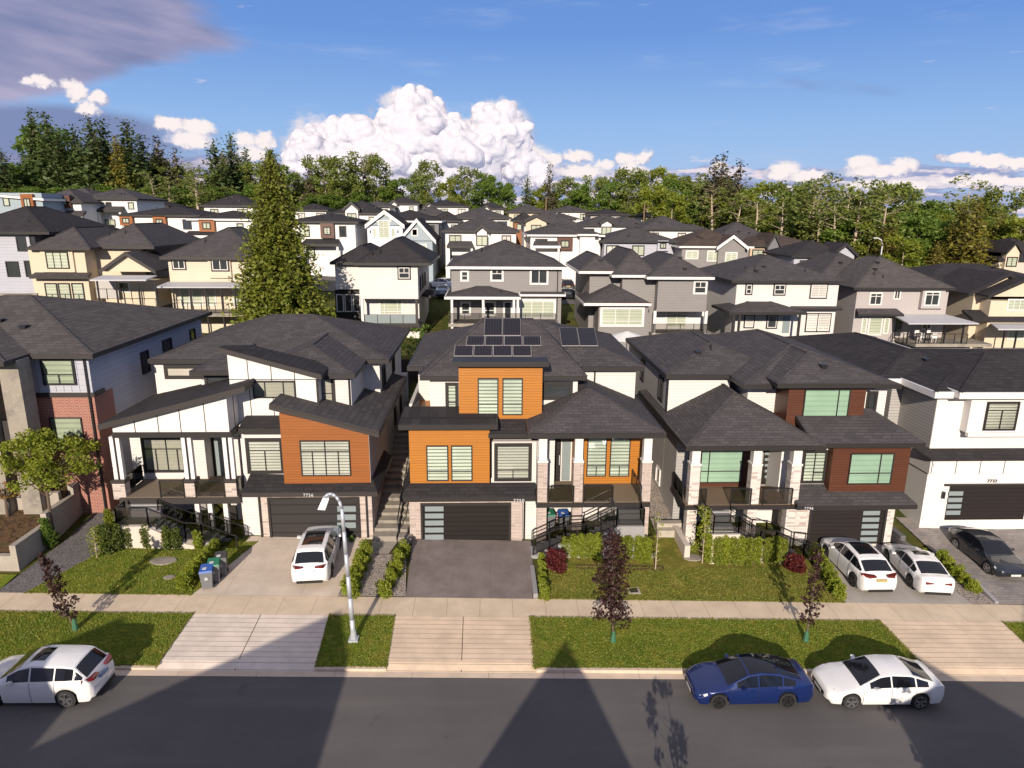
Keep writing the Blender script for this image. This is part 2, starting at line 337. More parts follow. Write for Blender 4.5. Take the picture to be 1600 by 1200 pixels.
def asphalt(t, p, o):
    P = pos(t); m = t.n('ShaderNodeMapping', ins={'Vector': P, 'Scale': (.12, 1.4, 1)}).outputs[0]
    c = t.mix(t.ramp(t.noise(P, .25, 5, .6), .3, .7), (.078, .073, .074), (.104, .096, .095))
    c = t.mix(t.ramp(t.noise(m, 1, 4, .6), .5, .75, 0, .35), c, (.145, .132, .12))
    c = t.mix(t.m('MULTIPLY', t.noise(P, 90, 2, .8), .45), c, (.16, .148, .14)); c = t.mix(t.ramp(t.noise(P, 3.3, 5, .7), .6, .75, 0, .25), c, (.07, .065, .064))
    c = t.mix(t.ramp(t.noise(P, .9, 6, .7), .62, .7, 0, .4), c, (.062, .058, .058))
    t.set(p, 'Base Color', c); t.set(p, 'Roughness', .85); t.set(p, 'Specular IOR Level', .25)
    bp = t.n('ShaderNodeBump', ins={'Strength': .5, 'Distance': .01, 'Height': t.noise(P, 120, 2, .7)}); t.set(p, 'Normal', bp.outputs[0])
ASPH = mat('asphalt', asphalt)
WALK = slabm('sidewalk_concrete', (.60, .485, .355), 1.55, 0, .4); APRON = slabm('apron_concrete', (.68, .53, .385), 0, .335, 0, .1, .03, .25); APRONW = slabm('apron_pale_concrete', (.68, .585, .50), 0, .335, 0, .1, .03, .25)
KERB = slabm('kerb_concrete', (.58, .465, .36), 3.1, 0); DRIVE1 = slabm('driveway_concrete', (.56, .47, .385), 3.6, 3.0, 12.6, 1.3, .02, .6)
DRIVE2 = slabm('driveway_stamped_dark', (.20, .165, .155), 1.9, 0, 5.6, 0, .02, .65, .22); DRIVE3 = slabm('driveway_grey', (.37, .34, .31), 3.0, 0, 0, 0, .02, .6)
PAVER = brickm('paver_brown', (.30, .255, .23), (.20, .18, .17), (.10, .09, .085), .5, .3, .012)
def paver(t, p, o):
    b = t.n('ShaderNodeTexBrick', ins={'Vector': pos(t), 'Color1': (.27, .235, .215), 'Color2': (.18, .165, .16), 'Mortar': (.10, .09, .085), 'Scale': 1., 'Mortar Size': .012, 'Brick Width': .45, 'Row Height': .22})
    c = t.mix(t.ramp(t.noise(pos(t), 1.2, 5, .6), .4, .7, 0, .5), b.outputs[0], (.33, .29, .26)); t.set(p, 'Base Color', c); t.set(p, 'Roughness', .9)
PAVER = mat('pavers', paver)
def grassm(name, a, b, c_, d):
    return ground_mat(name, [a, b, c_, d], [(1, .5, .42, .62), (2, 1.6, .48, .68), (3, 14, .45, .75), (1, 45, .45, .7)], 1., .9, 55, .05)
GR1 = grassm('lawn_green', (.175, .215, .026), (.11, .17, .018), (.32, .27, .05), (.06, .085, .012)); GR2 = grassm('lawn_dry', (.185, .16, .035), (.12, .14, .024), (.34, .25, .07), (.09, .085, .02))
GR0 = grassm('rough_grass', (.09, .095, .025), (.06, .075, .018), (.15, .12, .045), (.05, .055, .015))
GRAVD = ground_mat('gravel_dark', [(.17, .16, .16), (.07, .065, .065), (.30, .28, .27)], [(1, 14, .45, .6), (2, 18, .55, .7)], .95, 1., 25)
GRAVL = ground_mat('gravel_pale', [(.36, .31, .27), (.12, .10, .09), (.58, .52, .47)], [(1, 12, .45, .6), (2, 16, .55, .7)], .95, 1., 22)
SOIL = ground_mat('soil', [(.10, .062, .035), (.05, .032, .02), (.16, .10, .055), (.06, .07, .02)], [(1, 4, .45, .6), (2, 9, .5, .7), (3, 1.3, .55, .7)], 1., 1., 20)
# big ground
def big():
    xs = np.unique(np.concatenate([np.linspace(-1500, -110, 8), np.linspace(-110, 90, 41), np.linspace(90, 1500, 8)]))
    ys = np.unique(np.concatenate([[-400, -200, -60, 0, 12, 24.05, 24.6, 28, 29.5, 32, 35, 40, 45, 50, 55, 60, 66, 75, 85, 95, 102, 110, 130, 150, 175, 200, 300, 400, 800, 1600, 3000]]))
    v = [(x, y, g(x, y)-.07) for y in ys for x in xs]; nx = len(xs)
    f = [(j*nx+i, j*nx+i+1, (j+1)*nx+i+1, (j+1)*nx+i) for j in range(len(ys)-1) for i in range(nx-1)]
    me = bpy.data.meshes.new('ground'); me.from_pydata(v, [], f); me.update(); me.materials.append(GR0)
    o = link(bpy.data.objects.new('ground', me)); o['kind'] = 'structure'
big()
sheet('road', ASPH, -120, 120, 15.2, -120, 120, 24.0, -.004, 60, 3)
KX = lambda px, Y, py: at(px, py, Y).x
def kerb(x0, x1):
    m = MB()
    n = max(1, int((x1-x0)/4)); 
    for i in range(n):
        a = x0+(x1-x0)*i/n; b = x0+(x1-x0)*(i+1)/n
        m.hexa([(a, 24.31, g(a, 0)-.2), (b, 24.31, g(b, 0)-.2), (b, 24.51, g(b, 0)-.2), (a, 24.51, g(a, 0)-.2), (a, 24.35, g(a, 0)+.135), (b, 24.35, g(b, 0)+.135), (b, 24.51, g(b, 0)+.14), (a, 24.51, g(a, 0)+.14)])
    tag(m.build('kerb', KERB, None, ((x0+x1)/2, 24.4, g((x0+x1)/2, 0))), kind='structure')
sheet('gutter', KERB, -120, 120, 24.0, -120, 120, 24.32, .004, 60, 1)
sheet('sidewalk', WALK, -120, 120, 28.0, -120, 120, 29.55, .0, 80, 2)
def kx(px): return at(px, 1055, 24.4).x
def tx(px): return at(px, 971, 28.).x
# aprons (kerb px, sidewalk px)
AP = [((245, 493), (302, 515), APRONW), ((604, 838), (617, 831), APRON), ((1449, 1650), (1372, 1568), APRON)]
for (a, b), (c, d), m_ in AP:
    sheet('driveway_apron', m_, kx(a), kx(b), 24.32, tx(c), tx(d), 28.0, .006, 6, 8)
prev_k, prev_t = -120., -120.
for (a, b), (c, d), m_ in AP+[((2600, 2700), (2500, 2600), None)]:
    e = kx(a) if m_ else 120.; e2 = tx(c) if m_ else 120.
    kerb(prev_k, e); sheet('boulevard_lawn', GR1, prev_k, e, 24.5, prev_t, e2, 28.0, .012, 24, 4)
    prev_k, prev_t = kx(b), tx(d)
# joints down the middle of the aprons
for (a, b), (c, d), m_ in AP[:2]:
    sheet('expansion_joint', SOIL, kx((a+b)/2)-.015, kx((a+b)/2)+.015, 24.33, tx((c+d)/2)-.015, tx((c+d)/2)+.015, 28.0, .010, 1, 6)
def lx(px, py=941, Y=29.55): return at(px, py, Y).x
sheet('driveway', DRIVE1, lx(300), lx(528), 29.55, at(392, 850, 34.9).x, at(572, 850, 35).x, 35.0, .004, 6, 5)
sheet('driveway', DRIVE2, lx(634), lx(832), 29.55, at(645, 850, 34.9).x, at(832, 850, 34.9).x, 35.0, .004, 6, 5)
sheet('driveway', DRIVE3, lx(1318), lx(1521), 29.55, at(1252, 850, 34.9).x, at(1405, 850, 34.9).x, 35.0, .004, 6, 5)
sheet('driveway', PAVER, lx(1562), lx(1562)+14, 29.55, at(1408, 812, 38).x-.4, at(1408, 812, 38).x+12, 38.0, .03, 6, 8)
# lawns and beds
sheet('lawn', GR1, lx(45), lx(300), 29.55, -19.6, -12.6, 34.3, .012, 8, 6)
sheet('lawn', GR1, -60, lx(-2), 29.55, -60, lx(-2), 31.0, .02, 8, 3)
sheet('lawn', GR2, lx(845), lx(1318), 29.55, 3.0, 17.5, 35.6, .012, 12, 6)
sheet('gravel_bed', GRAVD, lx(-2), lx(45), 29.55, -22.6, -19.6, 34.5, .016, 3, 6)
sheet('gravel_bed', GRAVD, -22.6, -20.2, 34.5, -22.6, -20.2, 46, .016, 3, 6)
sheet('gravel_bed', GRAVL, lx(528), lx(634), 29.55, -6.5, -4.35, 33.3, .03, 3, 5)
sheet('gravel_bed', GRAVL, lx(1521), lx(1562), 29.55, 23.35, 24.0, 34.9, .02, 2, 4)
sheet('gravel_bed', GRAVL, 9.7, 11.5, 36.2, 9.7, 11.5, 52, .03, 2, 6)
sheet('planting_bed', SOIL, 4.6, 9.3, 32.15, 4.6, 9.3, 32.6, .03, 8, 2)
sheet('garden_path', CONCD, -6.3, -5.3, 33.3, -6.4, -4.5, 36.5, .05, 2, 2)

# ---------------------------------------------------------------- building kit
def window(par, O, U, N, w, h, v=(), hz=(), fm=DARK, tm=None, tw=0., pane=DGL, fw=.055, clear=False, sill=False, name='window'):
    O, U, N = Vector(O), Vector(U), Vector(N); Z = Vector((0, 0, 1)); m = MB()
    def bar(u0, u1, z0, z1, d0, d1, mb=m): mb.obox(O+U*u0+Z*z0+N*d0, U*(u1-u0), N*(d1-d0), Z*(z1-z0))
    for mb, q, d0, d1, e in ((m, fw, .0, .085, 0.),)+(((m if tm is None else None), tw, .0, .06, 1),)*(1 if tw else 0):
        t2 = mb or MB(); o = 0. if not e else tw
        a0, a1, b0, b1 = -o, w+o, -o, h+o
        if e: bar(a0, a1, b0, 0, d0, d1, t2); bar(a0, a1, h, b1, d0, d1, t2); bar(a0, 0, 0, h, d0, d1, t2); bar(w, a1, 0, h, d0, d1, t2)
        else: bar(0, w, 0, q, d0, d1, t2); bar(0, w, h-q, h, d0, d1, t2); bar(0, q, q, h-q, d0, d1, t2); bar(w-q, w, q, h-q, d0, d1, t2)
        if e and mb is None: trim = t2
    for (f_, a, b) in v: bar(f_*w-fw*.45, f_*w+fw*.45, a*h+fw*.5, b*h-fw*.5, .0, .078)
    for (f_, a, b) in hz: bar(a*w+fw*.5, b*w-fw*.5, f_*h-fw*.45, f_*h+fw*.45, .0, .072)
    if sill: bar(-tw-.05, w+tw+.05, -tw-.07, -tw, .0, .12)
    fo = m.build(name, fm, par)
    if tw and tm is not None: trim.build('trim', tm, fo)
    p = MB(); p.obox(O+U*fw*.6+Z*fw*.6+N*.004, U*(w-fw*1.2), N*.016, Z*(h-fw*1.2)); po = p.build('blind' if clear else 'pane', pane, fo)
    if clear: p = MB(); p.obox(O+U*fw*.6+Z*fw*.6+N*.045, U*(w-fw*1.2), N*.006, Z*(h-fw*1.2)); p.build('pane', GLASS, fo)
    return fo
class House:
    def __init__(s, px, py, Y, label, group=None, name='house', cat='house'):
        p = at(px, py, Y); s.r = empty(name, (p.x, Y, g(p.x, Y)), label, cat, group); s.g = g(p.x, Y); s.roofs = []
    def wall(s, m, px0, px1, pt, Y, Yb, pb=None, z0=None, name='wall', pm=None):
        pm = pm or ((pt+pb)/2 if pb else pt+30); x0, x1 = at(px0, pm, Y).x, at(px1, pm, Y).x; pc = (px0+px1)/2
        z1 = at(pc, pt, Y).z; z0 = z0 if z0 is not None else (at(pc, pb, Y).z if pb else s.g-.6)
        MB().box(x0, x1, Y, Yb, z0, z1).build(name, m, s.r); return x0, x1, z0, z1
    def xwall(s, m, x0, x1, y0, y1, z0, z1, name='wall'): MB().box(x0, x1, y0, y1, z0, z1).build(name, m, s.r)
    def hip(s, m, x0, x1, y0, y1, z, pitch=.33, fm=DARK, fh=.24, vents=0, caps=True, flat=0):
        w, d = x1-x0, y1-y0; k = min(w, d)/2; h = k*pitch
        if w < d: r = [((x0+x1)/2, y0+k, z+h), ((x0+x1)/2, y1-k, z+h)]
        else: r = [(x0+k, (y0+y1)/2, z+h), (x1-k, (y0+y1)/2, z+h)]
        if abs(w-d) < .05: r[1] = (r[0][0]+.03, r[0][1]+.03, r[0][2])
        A, B, C_, D = (x0, y0, z), (x1, y0, z), (x1, y1, z), (x0, y1, z); mb = MB()
        if w < d: mb.poly([A, B, r[0]]); mb.poly([B, C_, r[1], r[0]]); mb.poly([C_, D, r[1]]); mb.poly([D, A, r[0], r[1]])
        else: mb.poly([A, B, r[1], r[0]]); mb.poly([B, C_, r[1]]); mb.poly([C_, D, r[0], r[1]]); mb.poly([D, A, r[0]])
        mb.poly([D, C_, B, A])
        if caps:
            up = Vector((0, 0, .0))
            for a, b in ((A, r[0]), (B, r[0] if w < d else r[1]), (C_, r[1]), (D, r[1] if w < d else r[0]), (r[0], r[1])): mb.bar(Vector(a)+up, Vector(b)+up, .2, .05)
        ro = mb.build('roof', m, s.r); f = MB(); e = .05
        f.box(x0-e, x1+e, y0-e, y0+.12, z-fh, z+.015); f.box(x0-e, x1+e, y1-.12, y1+e, z-fh, z+.015)
        f.box(x0-e, x0+.12, y0+.12, y1-.12, z-fh, z+.015); f.box(x1-.12, x1+e, y0+.12, y1-.12, z-fh, z+.015)
        f.box(x0+.12, x1-.12, y0+.12, y1-.12, z-fh+.04, z-fh+.08); f.build('fascia', fm, ro)
        def zz(x, y): return z+pitch*min(x-x0, x1-x, y-y0, y1-y)
        R = (x0, x1, y0, y1, zz); s.roofs.append(R)
        for i in range(vents):
            x = x0+w*random.uniform(.2, .8); y = y0+random.uniform(.15, .42)*min(w, d); s.vent(x, y, zz(x, y), ro)
        return ro
    def vent(s, x, y, z, par):
        b = MB()
        if random.random() < .45: b.cyl((x, y, z-.1), (x, y, z+.38), .045, .045, 8); b.cyl((x, y, z-.05), (x, y, z+.06), .13, .07, 8); b.build('vent_pipe', BLACK, par)
        else: b.box(x-.16, x+.16, y-.16, y+.16, z-.15, z+.12); b.box(x-.2, x+.2, y-.2, y+.22, z+.12, z+.17); b.build('roof_vent', BLACK, par)
    def gable(s, m, x0, x1, y0, y1, z, rise, wm, axis='y', fm=DARK, inset=.4, bw=.2):
        t_ = .14
        if axis == 'y':
            xm = (x0+x1)/2; e = (0, y1-y0, 0)
            P = [(x0, y0, z), (xm, y0, z+rise), (x1, y0, z)]; tri = [(x0+.25, y0+inset, z), (xm, y0+inset, z+rise-.12), (x1-.25, y0+inset, z)]; te = (0, .12, 0); o = Vector((0, -.04, 0)); be = Vector((0, .1, 0))
        else:
            ym = (y0+y1)/2; e = (x1-x0, 0, 0)
            P = [(x0, y0, z), (x0, ym, z+rise), (x0, y1, z)]; tri = [(x0+inset, y0+.2, z), (x0+inset, ym, z+rise-.12), (x0+inset, y1-.2, z)]; te = (x1-x0-2*inset, 0, 0)
        U = Vector((0, 0, t_)); mb = MB()
        for a, b in ((P[0], P[1]), (P[1], P[2])):
            a, b = Vector(a), Vector(b); mb.prism([a, b, b+U, a+U], e)
        ro = mb.build('roof', m, s.r)
        if wm: MB().prism(tri, te).build('gable_wall', wm, s.r)
        f = MB()
        ends = [Vector((0, 0, 0))]
        for k in ends:
            for a, b in ((P[0], P[1]), (P[2], P[1])):
                a, b = Vector(a)+k, Vector(b)+k; off = Vector((0, -.05, 0)) if axis == 'y' else Vector((-.05, 0, 0))
                if k.length: off = -off
                f.prism([a+U*1.15+off, b+U*1.15+off, b-Vector((0, 0, bw))+off, a-Vector((0, 0, bw))+off], off*-2+Vector((0, 0, 0)))
        f.build('fascia', fm, ro); return ro
    def wing(s, m, x0, x1, y0, xr0, xr1, yr, z, zr, yb, fm=DARK, fh=.24):
        A, B, C_, D, R0, R1, S0, S1 = [(x0, y0, z), (x1, y0, z), (x1, yb, z), (x0, yb, z), (xr0, yr, zr), (xr1, yr, zr), (xr0, yb, zr), (xr1, yb, zr)]
        mb = MB().poly([A, B, R1, R0]).poly([B, C_, S1, R1]).poly([D, A, R0, S0]).poly([R0, R1, S1, S0]).poly([C_, D, S0, S1]).poly([D, C_, B, A])
        for a, b in ((A, R0), (B, R1)): mb.bar(a, b, .2, .05)
        ro = mb.build('roof', m, s.r); e = .05; f = MB(); f.box(x0-e, x1+e, y0-e, y0+.12, z-fh, z+.015); f.box(x0-e, x0+.12, y0+.12, yb, z-fh, z+.015); f.box(x1-.12, x1+e, y0+.12, yb, z-fh, z+.015); f.box(x0+.12, x1-.12, y0+.12, y0+1.2, z-fh+.04, z-fh+.08)
        f.build('fascia', fm, ro); return ro
    def slab(s, m, pts, th=.22, fm=DARK, name='roof'):
        P = [Vector(p) for p in pts]; c = sum(P, Vector())/len(P)
        r = MB().prism([q+(c-q).normalized()*.06+Vector((0, 0, .025)) for q in P], (0, 0, -.05)).build(name, m, s.r)
        MB().prism(P, (0, 0, -th)).build('fascia', fm, r); return r
    def win(s, px0, py0, px1, py1, Y, par=None, **kw):
        pm, pc = (py0+py1)/2, (px0+px1)/2; x0, x1 = at(px0, pm, Y).x, at(px1, pm, Y).x; z1, z0 = at(pc, py0, Y).z, at(pc, py1, Y).z
        return window(par or s.r, (x0, Y, z0), (1, 0, 0), (0, -1, 0), x1-x0, z1-z0, **kw)
    def winx(s, X, y0, y1, z0, z1, side=1, **kw):
        if side > 0: return window(s.r, (X, y0, z0), (0, 1, 0), (1, 0, 0), y1-y0, z1-z0, **kw)
        return window(s.r, (X, y1, z0), (0, -1, 0), (-1, 0, 0), y1-y0, z1-z0, **kw)
    def part(s, mb, name, m, par=None, smooth=False): return mb.build(name, m, par or s.r, smooth=smooth)
    def pbox(s, name, m, px0, px1, pt, pb, Y, Yb, par=None, dz0=0.):
        pm = (pt+pb)/2; pc = (px0+px1)/2; x0, x1 = at(px0, pm, Y).x, at(px1, pm, Y).x
        return MB().box(x0, x1, Y, Yb, at(pc, pb, Y).z+dz0, at(pc, pt, Y).z).build(name, m, par or s.r)
    def pipe(s, x, y, z1, z0, m=BLACK):
        b = MB(); b.box(x-.045, x+.045, y-.1, y-.01, z0, z1); b.build('downpipe', m, s.r)
    def battens(s, px0, px1, pt, pb, Y, n, m=DARK, par=None, top2=None):
        pass
def rail(par, pts, h=.98, sp=1.15, glass=True, mids=0, gm=None):
    m = MB(); gl = MB(); U = Vector((0, 0, 1))
    for a, b in zip(pts[:-1], pts[1:]):
        a, b = Vector(a), Vector(b); L = (b-a).length; n = max(1, round(L/sp))
        m.bar(a+U*h, b+U*h, .06, .045); m.bar(a+U*.1, b+U*.1, .035, .035)
        for k in range(mids): m.bar(a+U*h*(k+1.6)/(mids+1.6), b+U*h*(k+1.6)/(mids+1.6), .03, .03)
        for i in range(n+1): p = a+(b-a)*i/n; m.obox(p+Vector((-.028, -.028, -.05)), (.056, 0, 0), (0, .056, 0), (0, 0, h+.05))
        if glass: gl.bar(a+U*(h*.5+.04), b+U*(h*.5+.04), .012, h-.16)
    r = m.build('railing', BLACK, par)
    if glass: gl.build('glass_panel', gm or SMOKE, r)
    return r
def stairs(par, A, B, wv, n, m, zb, name='stairs'):
    A, B, wv = Vector(A), Vector(B), Vector(wv); mb = MB(); d = (B-A)/n; dh = Vector((d.x, d.y, 0))
    for i in range(n):
        p = A+d*i; z = A.z+(B.z-A.z)*(i+1)/n
        mb.obox(Vector((p.x, p.y, zb)), dh*1.02, wv, (0, 0, max(.02, z-zb)))
    return mb.build(name, m, par)
def text(par, s_, px, py, Y, size, m, name='house_number'):
    size *= .82
    c = bpy.data.curves.new(name, 'FONT'); c.body = s_; c.size = size; c.extrude = .012; c.space_character = 1.15
    o = bpy.data.objects.new(name, c); COL.objects.link(o)
    dg = bpy.context.evaluated_depsgraph_get(); me = bpy.data.meshes.new_from_object(o.evaluated_get(dg)); bpy.data.objects.remove(o); bpy.data.curves.remove(c)
    me.materials.clear(); me.materials.append(m); o = bpy.data.objects.new(name, me); link(o, par)
    p = at(px, py, Y); L = rootloc(par); o.location = (p.x-L.x, Y-.03-L.y, p.z-L.z); o.rotation_euler = (PI/2, 0, 0); return o
def copy_tree(o, parent=None):
    c = o.copy(); COL.objects.link(c); c.parent = parent
    for ch in o.children: copy_tree(ch, c)
    return c
# ================================================================ front house with orange boxes
H = House(740, 845, 35, 'house 7750 with bright orange boxes, solar panels on its roof and a black garage door', name='house')
X = lambda px, py, Y: at(px, py, Y).x
Zp = lambda px, py, Y: at(px, py, Y).z
W2 = [(.5, 0, .28)]; HZ2 = [(.28, 0, 1)]
# ground floor
H.wall(STONE2, 640, 816, 781, 35.0, 44, name='stone_wall')
H.wall(WH, 816.3, 846, 781, 35.25, 44, name='wall')
H.wall(WH, 846.3, 1012, 790, 37.2, 52, name='wall', pm=815)
gd = H.pbox('garage_door', GDOORB, 661, 795, 789, 846, 34.97, 34.99)
for k in range(5):
    y0 = 791.5+k*11; H.pbox('door_glass', FROST, 664, 693, y0, y0+7.6, 34.94, 34.965, gd)
f = MB(); a = H; 
x0, x1 = X(661, 817, 34.96), X(795, 817, 34.96); z0, z1 = Zp(730, 846, 34.96), Zp(730, 789, 34.96)
f.box(x0-.12, x0, 34.9, 35.0, z0, z1+.12); f.box(x1, x1+.12, 34.9, 35.0, z0, z1+.12); f.box(x0, x1, 34.9, 35.0, z1, z1+.12); H.part(f, 'door_frame', DARK, gd)
# strip roof above the garage
ze = Zp(730, 777, 34.3); xa, xb = X(624, 777, 34.3), X(837, 777, 34.3)
sr_ = H.slab(SH2, [(xa, 34.3, ze), (xb, 34.3, ze), (xb, 35.35, ze+.38), (xa+.4, 35.35, ze+.38)], .26)
H.slab(SH2, [(xa, 34.35, ze), (xa+.42, 35.3, ze+.37), (xa+.42, 38, ze+.37), (xa, 38, ze)], .26)
text(H.r, '7750', 802, 784.5, 34.28, .33, METAL)
# lower orange box
bx0, bx1, bz0, bz1 = H.wall(ORANGE, 640, 765, 672, 35.45, 41.5, 770, name='orange_box')
for a, b in ((666.5, 700.5), (705, 738)): H.win(a, 696, b, 751, 35.45, hz=[(.27, 0, 1)], pane=ZEB, clear=True, fm=DARK)
zt = Zp(700, 664, 34.85); H.slab(SH2, [(X(622, 665, 34.85), 34.85, zt), (X(778, 665, 34.85), 34.85, zt), (X(778, 665, 34.85), 38.0, zt+.12), (X(622, 665, 34.85), 38.0, zt+.12)], .28)
# bay with the wide window
H.wall(WH, 767, 838, 690, 36.0, 41, 766, name='wall')
H.win(776, 696, 827, 748, 36.0, v=[(.5, 0, .27)], hz=[(.27, 0, 1)], pane=ZEBW, clear=True, tw=.14)
zt = Zp(795, 678, 35.4); H.slab(SH2, [(X(763, 678, 35.4), 35.4, zt), (X(830, 678, 35.4), 35.4, zt), (X(830, 678, 35.4), 37.9, zt+.85), (X(763, 678, 35.4), 37.9, zt+.85)], .24)
# porch
dz = Zp(930, 786, 34.5); px0, px1 = X(838, 788, 34.5), X(1016, 788, 34.5)
MB().box(px0, px1, 34.5, 37.2, dz-.26, dz).build('porch_deck', DARK, H.r); MB().box(px0+.05, px1-.05, 34.56, 37.6, dz+.001, dz+.03).build('deck_floor', plain('deck_vinyl', (.20, .155, .105), .8, .15, 6), H.r)
def column(Hh, pa, pb, pt, pmid, Y, zd, zg, stone, w=.5, low=True):
    xc = X((pa+pb)/2, (pt+pmid)/2, Y+w/2); zt_ = Zp(pa, pt, Y); zm = Zp(pa, pmid, Y); c = MB().box(xc-w*.42, xc+w*.42, Y+.04, Y+w-.04, zm, zt_).build('column', WHP, Hh.r)
    MB().box(xc-w/2, xc+w/2, Y, Y+w, zd, zm).build('stone_base', stone, c); MB().box(xc-w*.56, xc+w*.56, Y-.04, Y+w+.04, zm-.03, zm+.07).build('cap', WTRIM, c)
    if low: MB().box(xc-w/2, xc+w/2, Y+.05, Y+w+.05, zg, zd-.27).build('stone_base', stone, c)
    return xc
for pa, pb in ((840, 856), (896, 912), (1002, 1020)): column(H, pa, pb, 684, 722, 34.62, dz, H.g-.4, STONE2, .52)
H.wall(WH, 838, 866, 684, 36.5, 41, 786, name='wall')
ez = H.wall(ORANGE, 896, 1003, 672, 37.2, 52, 787, name='orange_wall')
H.wall(WH, 858, 897, 672, 38.1, 41, 770, name='wall')
d_ = H.pbox('front_door', GDOORC, 858, 876, 686, 753, 38.05, 38.1); H.pbox('sidelight', FROST, 878, 891, 686, 751, 38.03, 38.09, d_); MB().box(X(873.5, 720, 38), X(874.5, 720, 38), 37.98, 38.03, dz+.9, dz+1.5).build('handle', METAL, d_)
for a, b in ((917, 947.5), (953, 984)): H.win(a, 680, b, 744, 37.2, v=[(.5, 0, .26)], hz=[(.26, 0, 1)], pane=ZEB, clear=True)
H.r  # porch roof
pz = Zp(930, 677, 34.15); xa, xb = X(826, 677, 34.15), X(1040, 677, 34.15)
H.hip(SH, xa, xb, 34.15, 47, pz, .42, fh=.27)
zb_ = Zp(900, 689, 34.7)
# under the porch: door and picture beside the bins
H.pbox('basement_door', DARK, 857, 897, 800, 846, 37.12, 37.18); H.pbox('door_glass', plain('pink_print', (.6, .35, .40), .6, .5, 6), 863, 871, 802, 820, 37.05, 37.11); H.pbox('door_glass', FROST, 873, 884, 802, 812, 37.05, 37.11)
# upper floor
zE = 9.35
H.xwall(WH, X(672, 620, 38.05), X(902, 620, 38.05), 38.05, 46, 5.5, zE-.1)
H.xwall(WH, X(654, 600, 41.5), X(672, 600, 41.5), 41.5, 50, 5.0, zE-.1)
H.xwall(WH, X(905, 610, 40.6), X(992, 610, 40.6), 40.6, 51, 5.0, zE-.1)
H.xwall(WH, X(642, 620, 41.5), X(1002, 610, 40.6)-.02, 42.5, 51.5, .0, 6.6, 'wall')
ob = H.wall(ORANGE, 717, 847, 572, 36.7, 37.25, 662, name='orange_box'); H.xwall(ORANGE, ob[0]+.01, ob[1]-.01, 37.25, 38.5, ob[2], 9.3, 'orange_box')
for a, b in ((746.5, 778.5), (785, 816.5)): H.win(a, 590.5, b, 648, 36.7, hz=[(.30, 0, 1)], pane=ZEB, clear=True)
zt = Zp(780, 566, 36.2); H.slab(DARK, [(X(707, 566, 36.2), 36.2, zt), (X(858, 566, 36.2), 36.2, zt), (X(858, 566, 36.2), 37.35, zt+.02), (X(707, 566, 36.2), 37.35, zt+.02)], .26)
H.win(699.5, 601, 713, 640, 38.05, hz=[(.3, 0, 1)], pane=ZEB, clear=True, tw=.13)
H.win(851, 600, 891, 621, 38.05, v=[(.5, 0, 0)], pane=DGL, tw=.14)
xA, xB = X(641, 565, 41.4), X(1006, 573, 40.1)
YR = 42.5; ZR = Zp(793, 500, YR); mr = H.wing(SH, X(657, 588, 37.6), X(916, 588, 37.6), 37.6, X(754, 500, YR), X(834, 500, YR), YR, zE, ZR, YR+.9); PS = (ZR-zE)/(YR-37.6)
H.hip(SH, xA, xB, 40.1, 51.8, zE-.02, .335, vents=2)
H.hip(SH, xA-.01, X(730, 565, 41.2), 41.2, 51, zE-.035, .30)
# skirt roof, left
H.slab(SH, [(X(628, 665, 35.4), 35.4, 6.85), (X(655, 620, 38.2), 38.2, 7.4), (X(655, 607, 41.5), 41.45, 7.4), (X(655, 607, 41.5), 46, 7.4), (X(628, 665, 35.4), 46, 6.85)], .24)
H.xwall(WH, X(642, 700, 41.5), X(655, 700, 41.5)+1, 41.3, 52, 0, 6.7)
# solar panels
PN = Vector((0, -PS, 1)).normalized(); PP = Vector((0, 37.6, zE+.09))
PV = plain('solar_cell', (.012, .012, .020), .12, .2, spec=.8, coat=.6)
def solar_mat(t, p, o):
    u, v, P = uvp(t); a = t.m('LESS_THAN', t.m('FRACT', t.m('DIVIDE', u, .168)), .07); b = t.m('LESS_THAN', t.m('FRACT', t.m('DIVIDE', v, .056)), .09)
    t.set(p, 'Base Color', t.mix(t.m('MAXIMUM', a, b), (.010, .009, .013), (.06, .055, .07))); t.set(p, 'Roughness', .35); t.set(p, 'Specular IOR Level', .25)
PV = mat('solar_cell_grid', solar_mat)
def solar(c4):
    c4 = [onplane(x, y, PP, PN) for x, y in c4]; fr = MB().prism(c4, PN*.05); o = fr.build('solar_panel', plain('alu_frame', (.32, .31, .31), .5), H.r)
    c = sum(c4, Vector())/4; q = [p+(c-p).normalized()*.03+PN*.045 for p in c4]; MB().prism(q, PN*.012).build('cells', PV, o)
def prow(xl0, xr0, y0, xl1, xr1, y1, n):
    for i in range(n):
        a, b = i/n, (i+1)/n-.012
        solar([(xl1+(xr1-xl1)*a, y1), (xl1+(xr1-xl1)*b, y1), (xl0+(xr0-xl0)*b, y0), (xl0+(xr0-xl0)*a, y0)])
prow(711, 831, 541, 709, 832, 557, 4); prow(730, 846, 526, 728, 847, 540.5, 4); prow(757.5, 814, 498.5, 756, 814.5, 525, 2)
PP = Vector((0, 40.1, zE+.09)); PN = Vector((0, -.335, 1)).normalized(); prow(874, 929, 513, 877.5, 935, 541, 2)
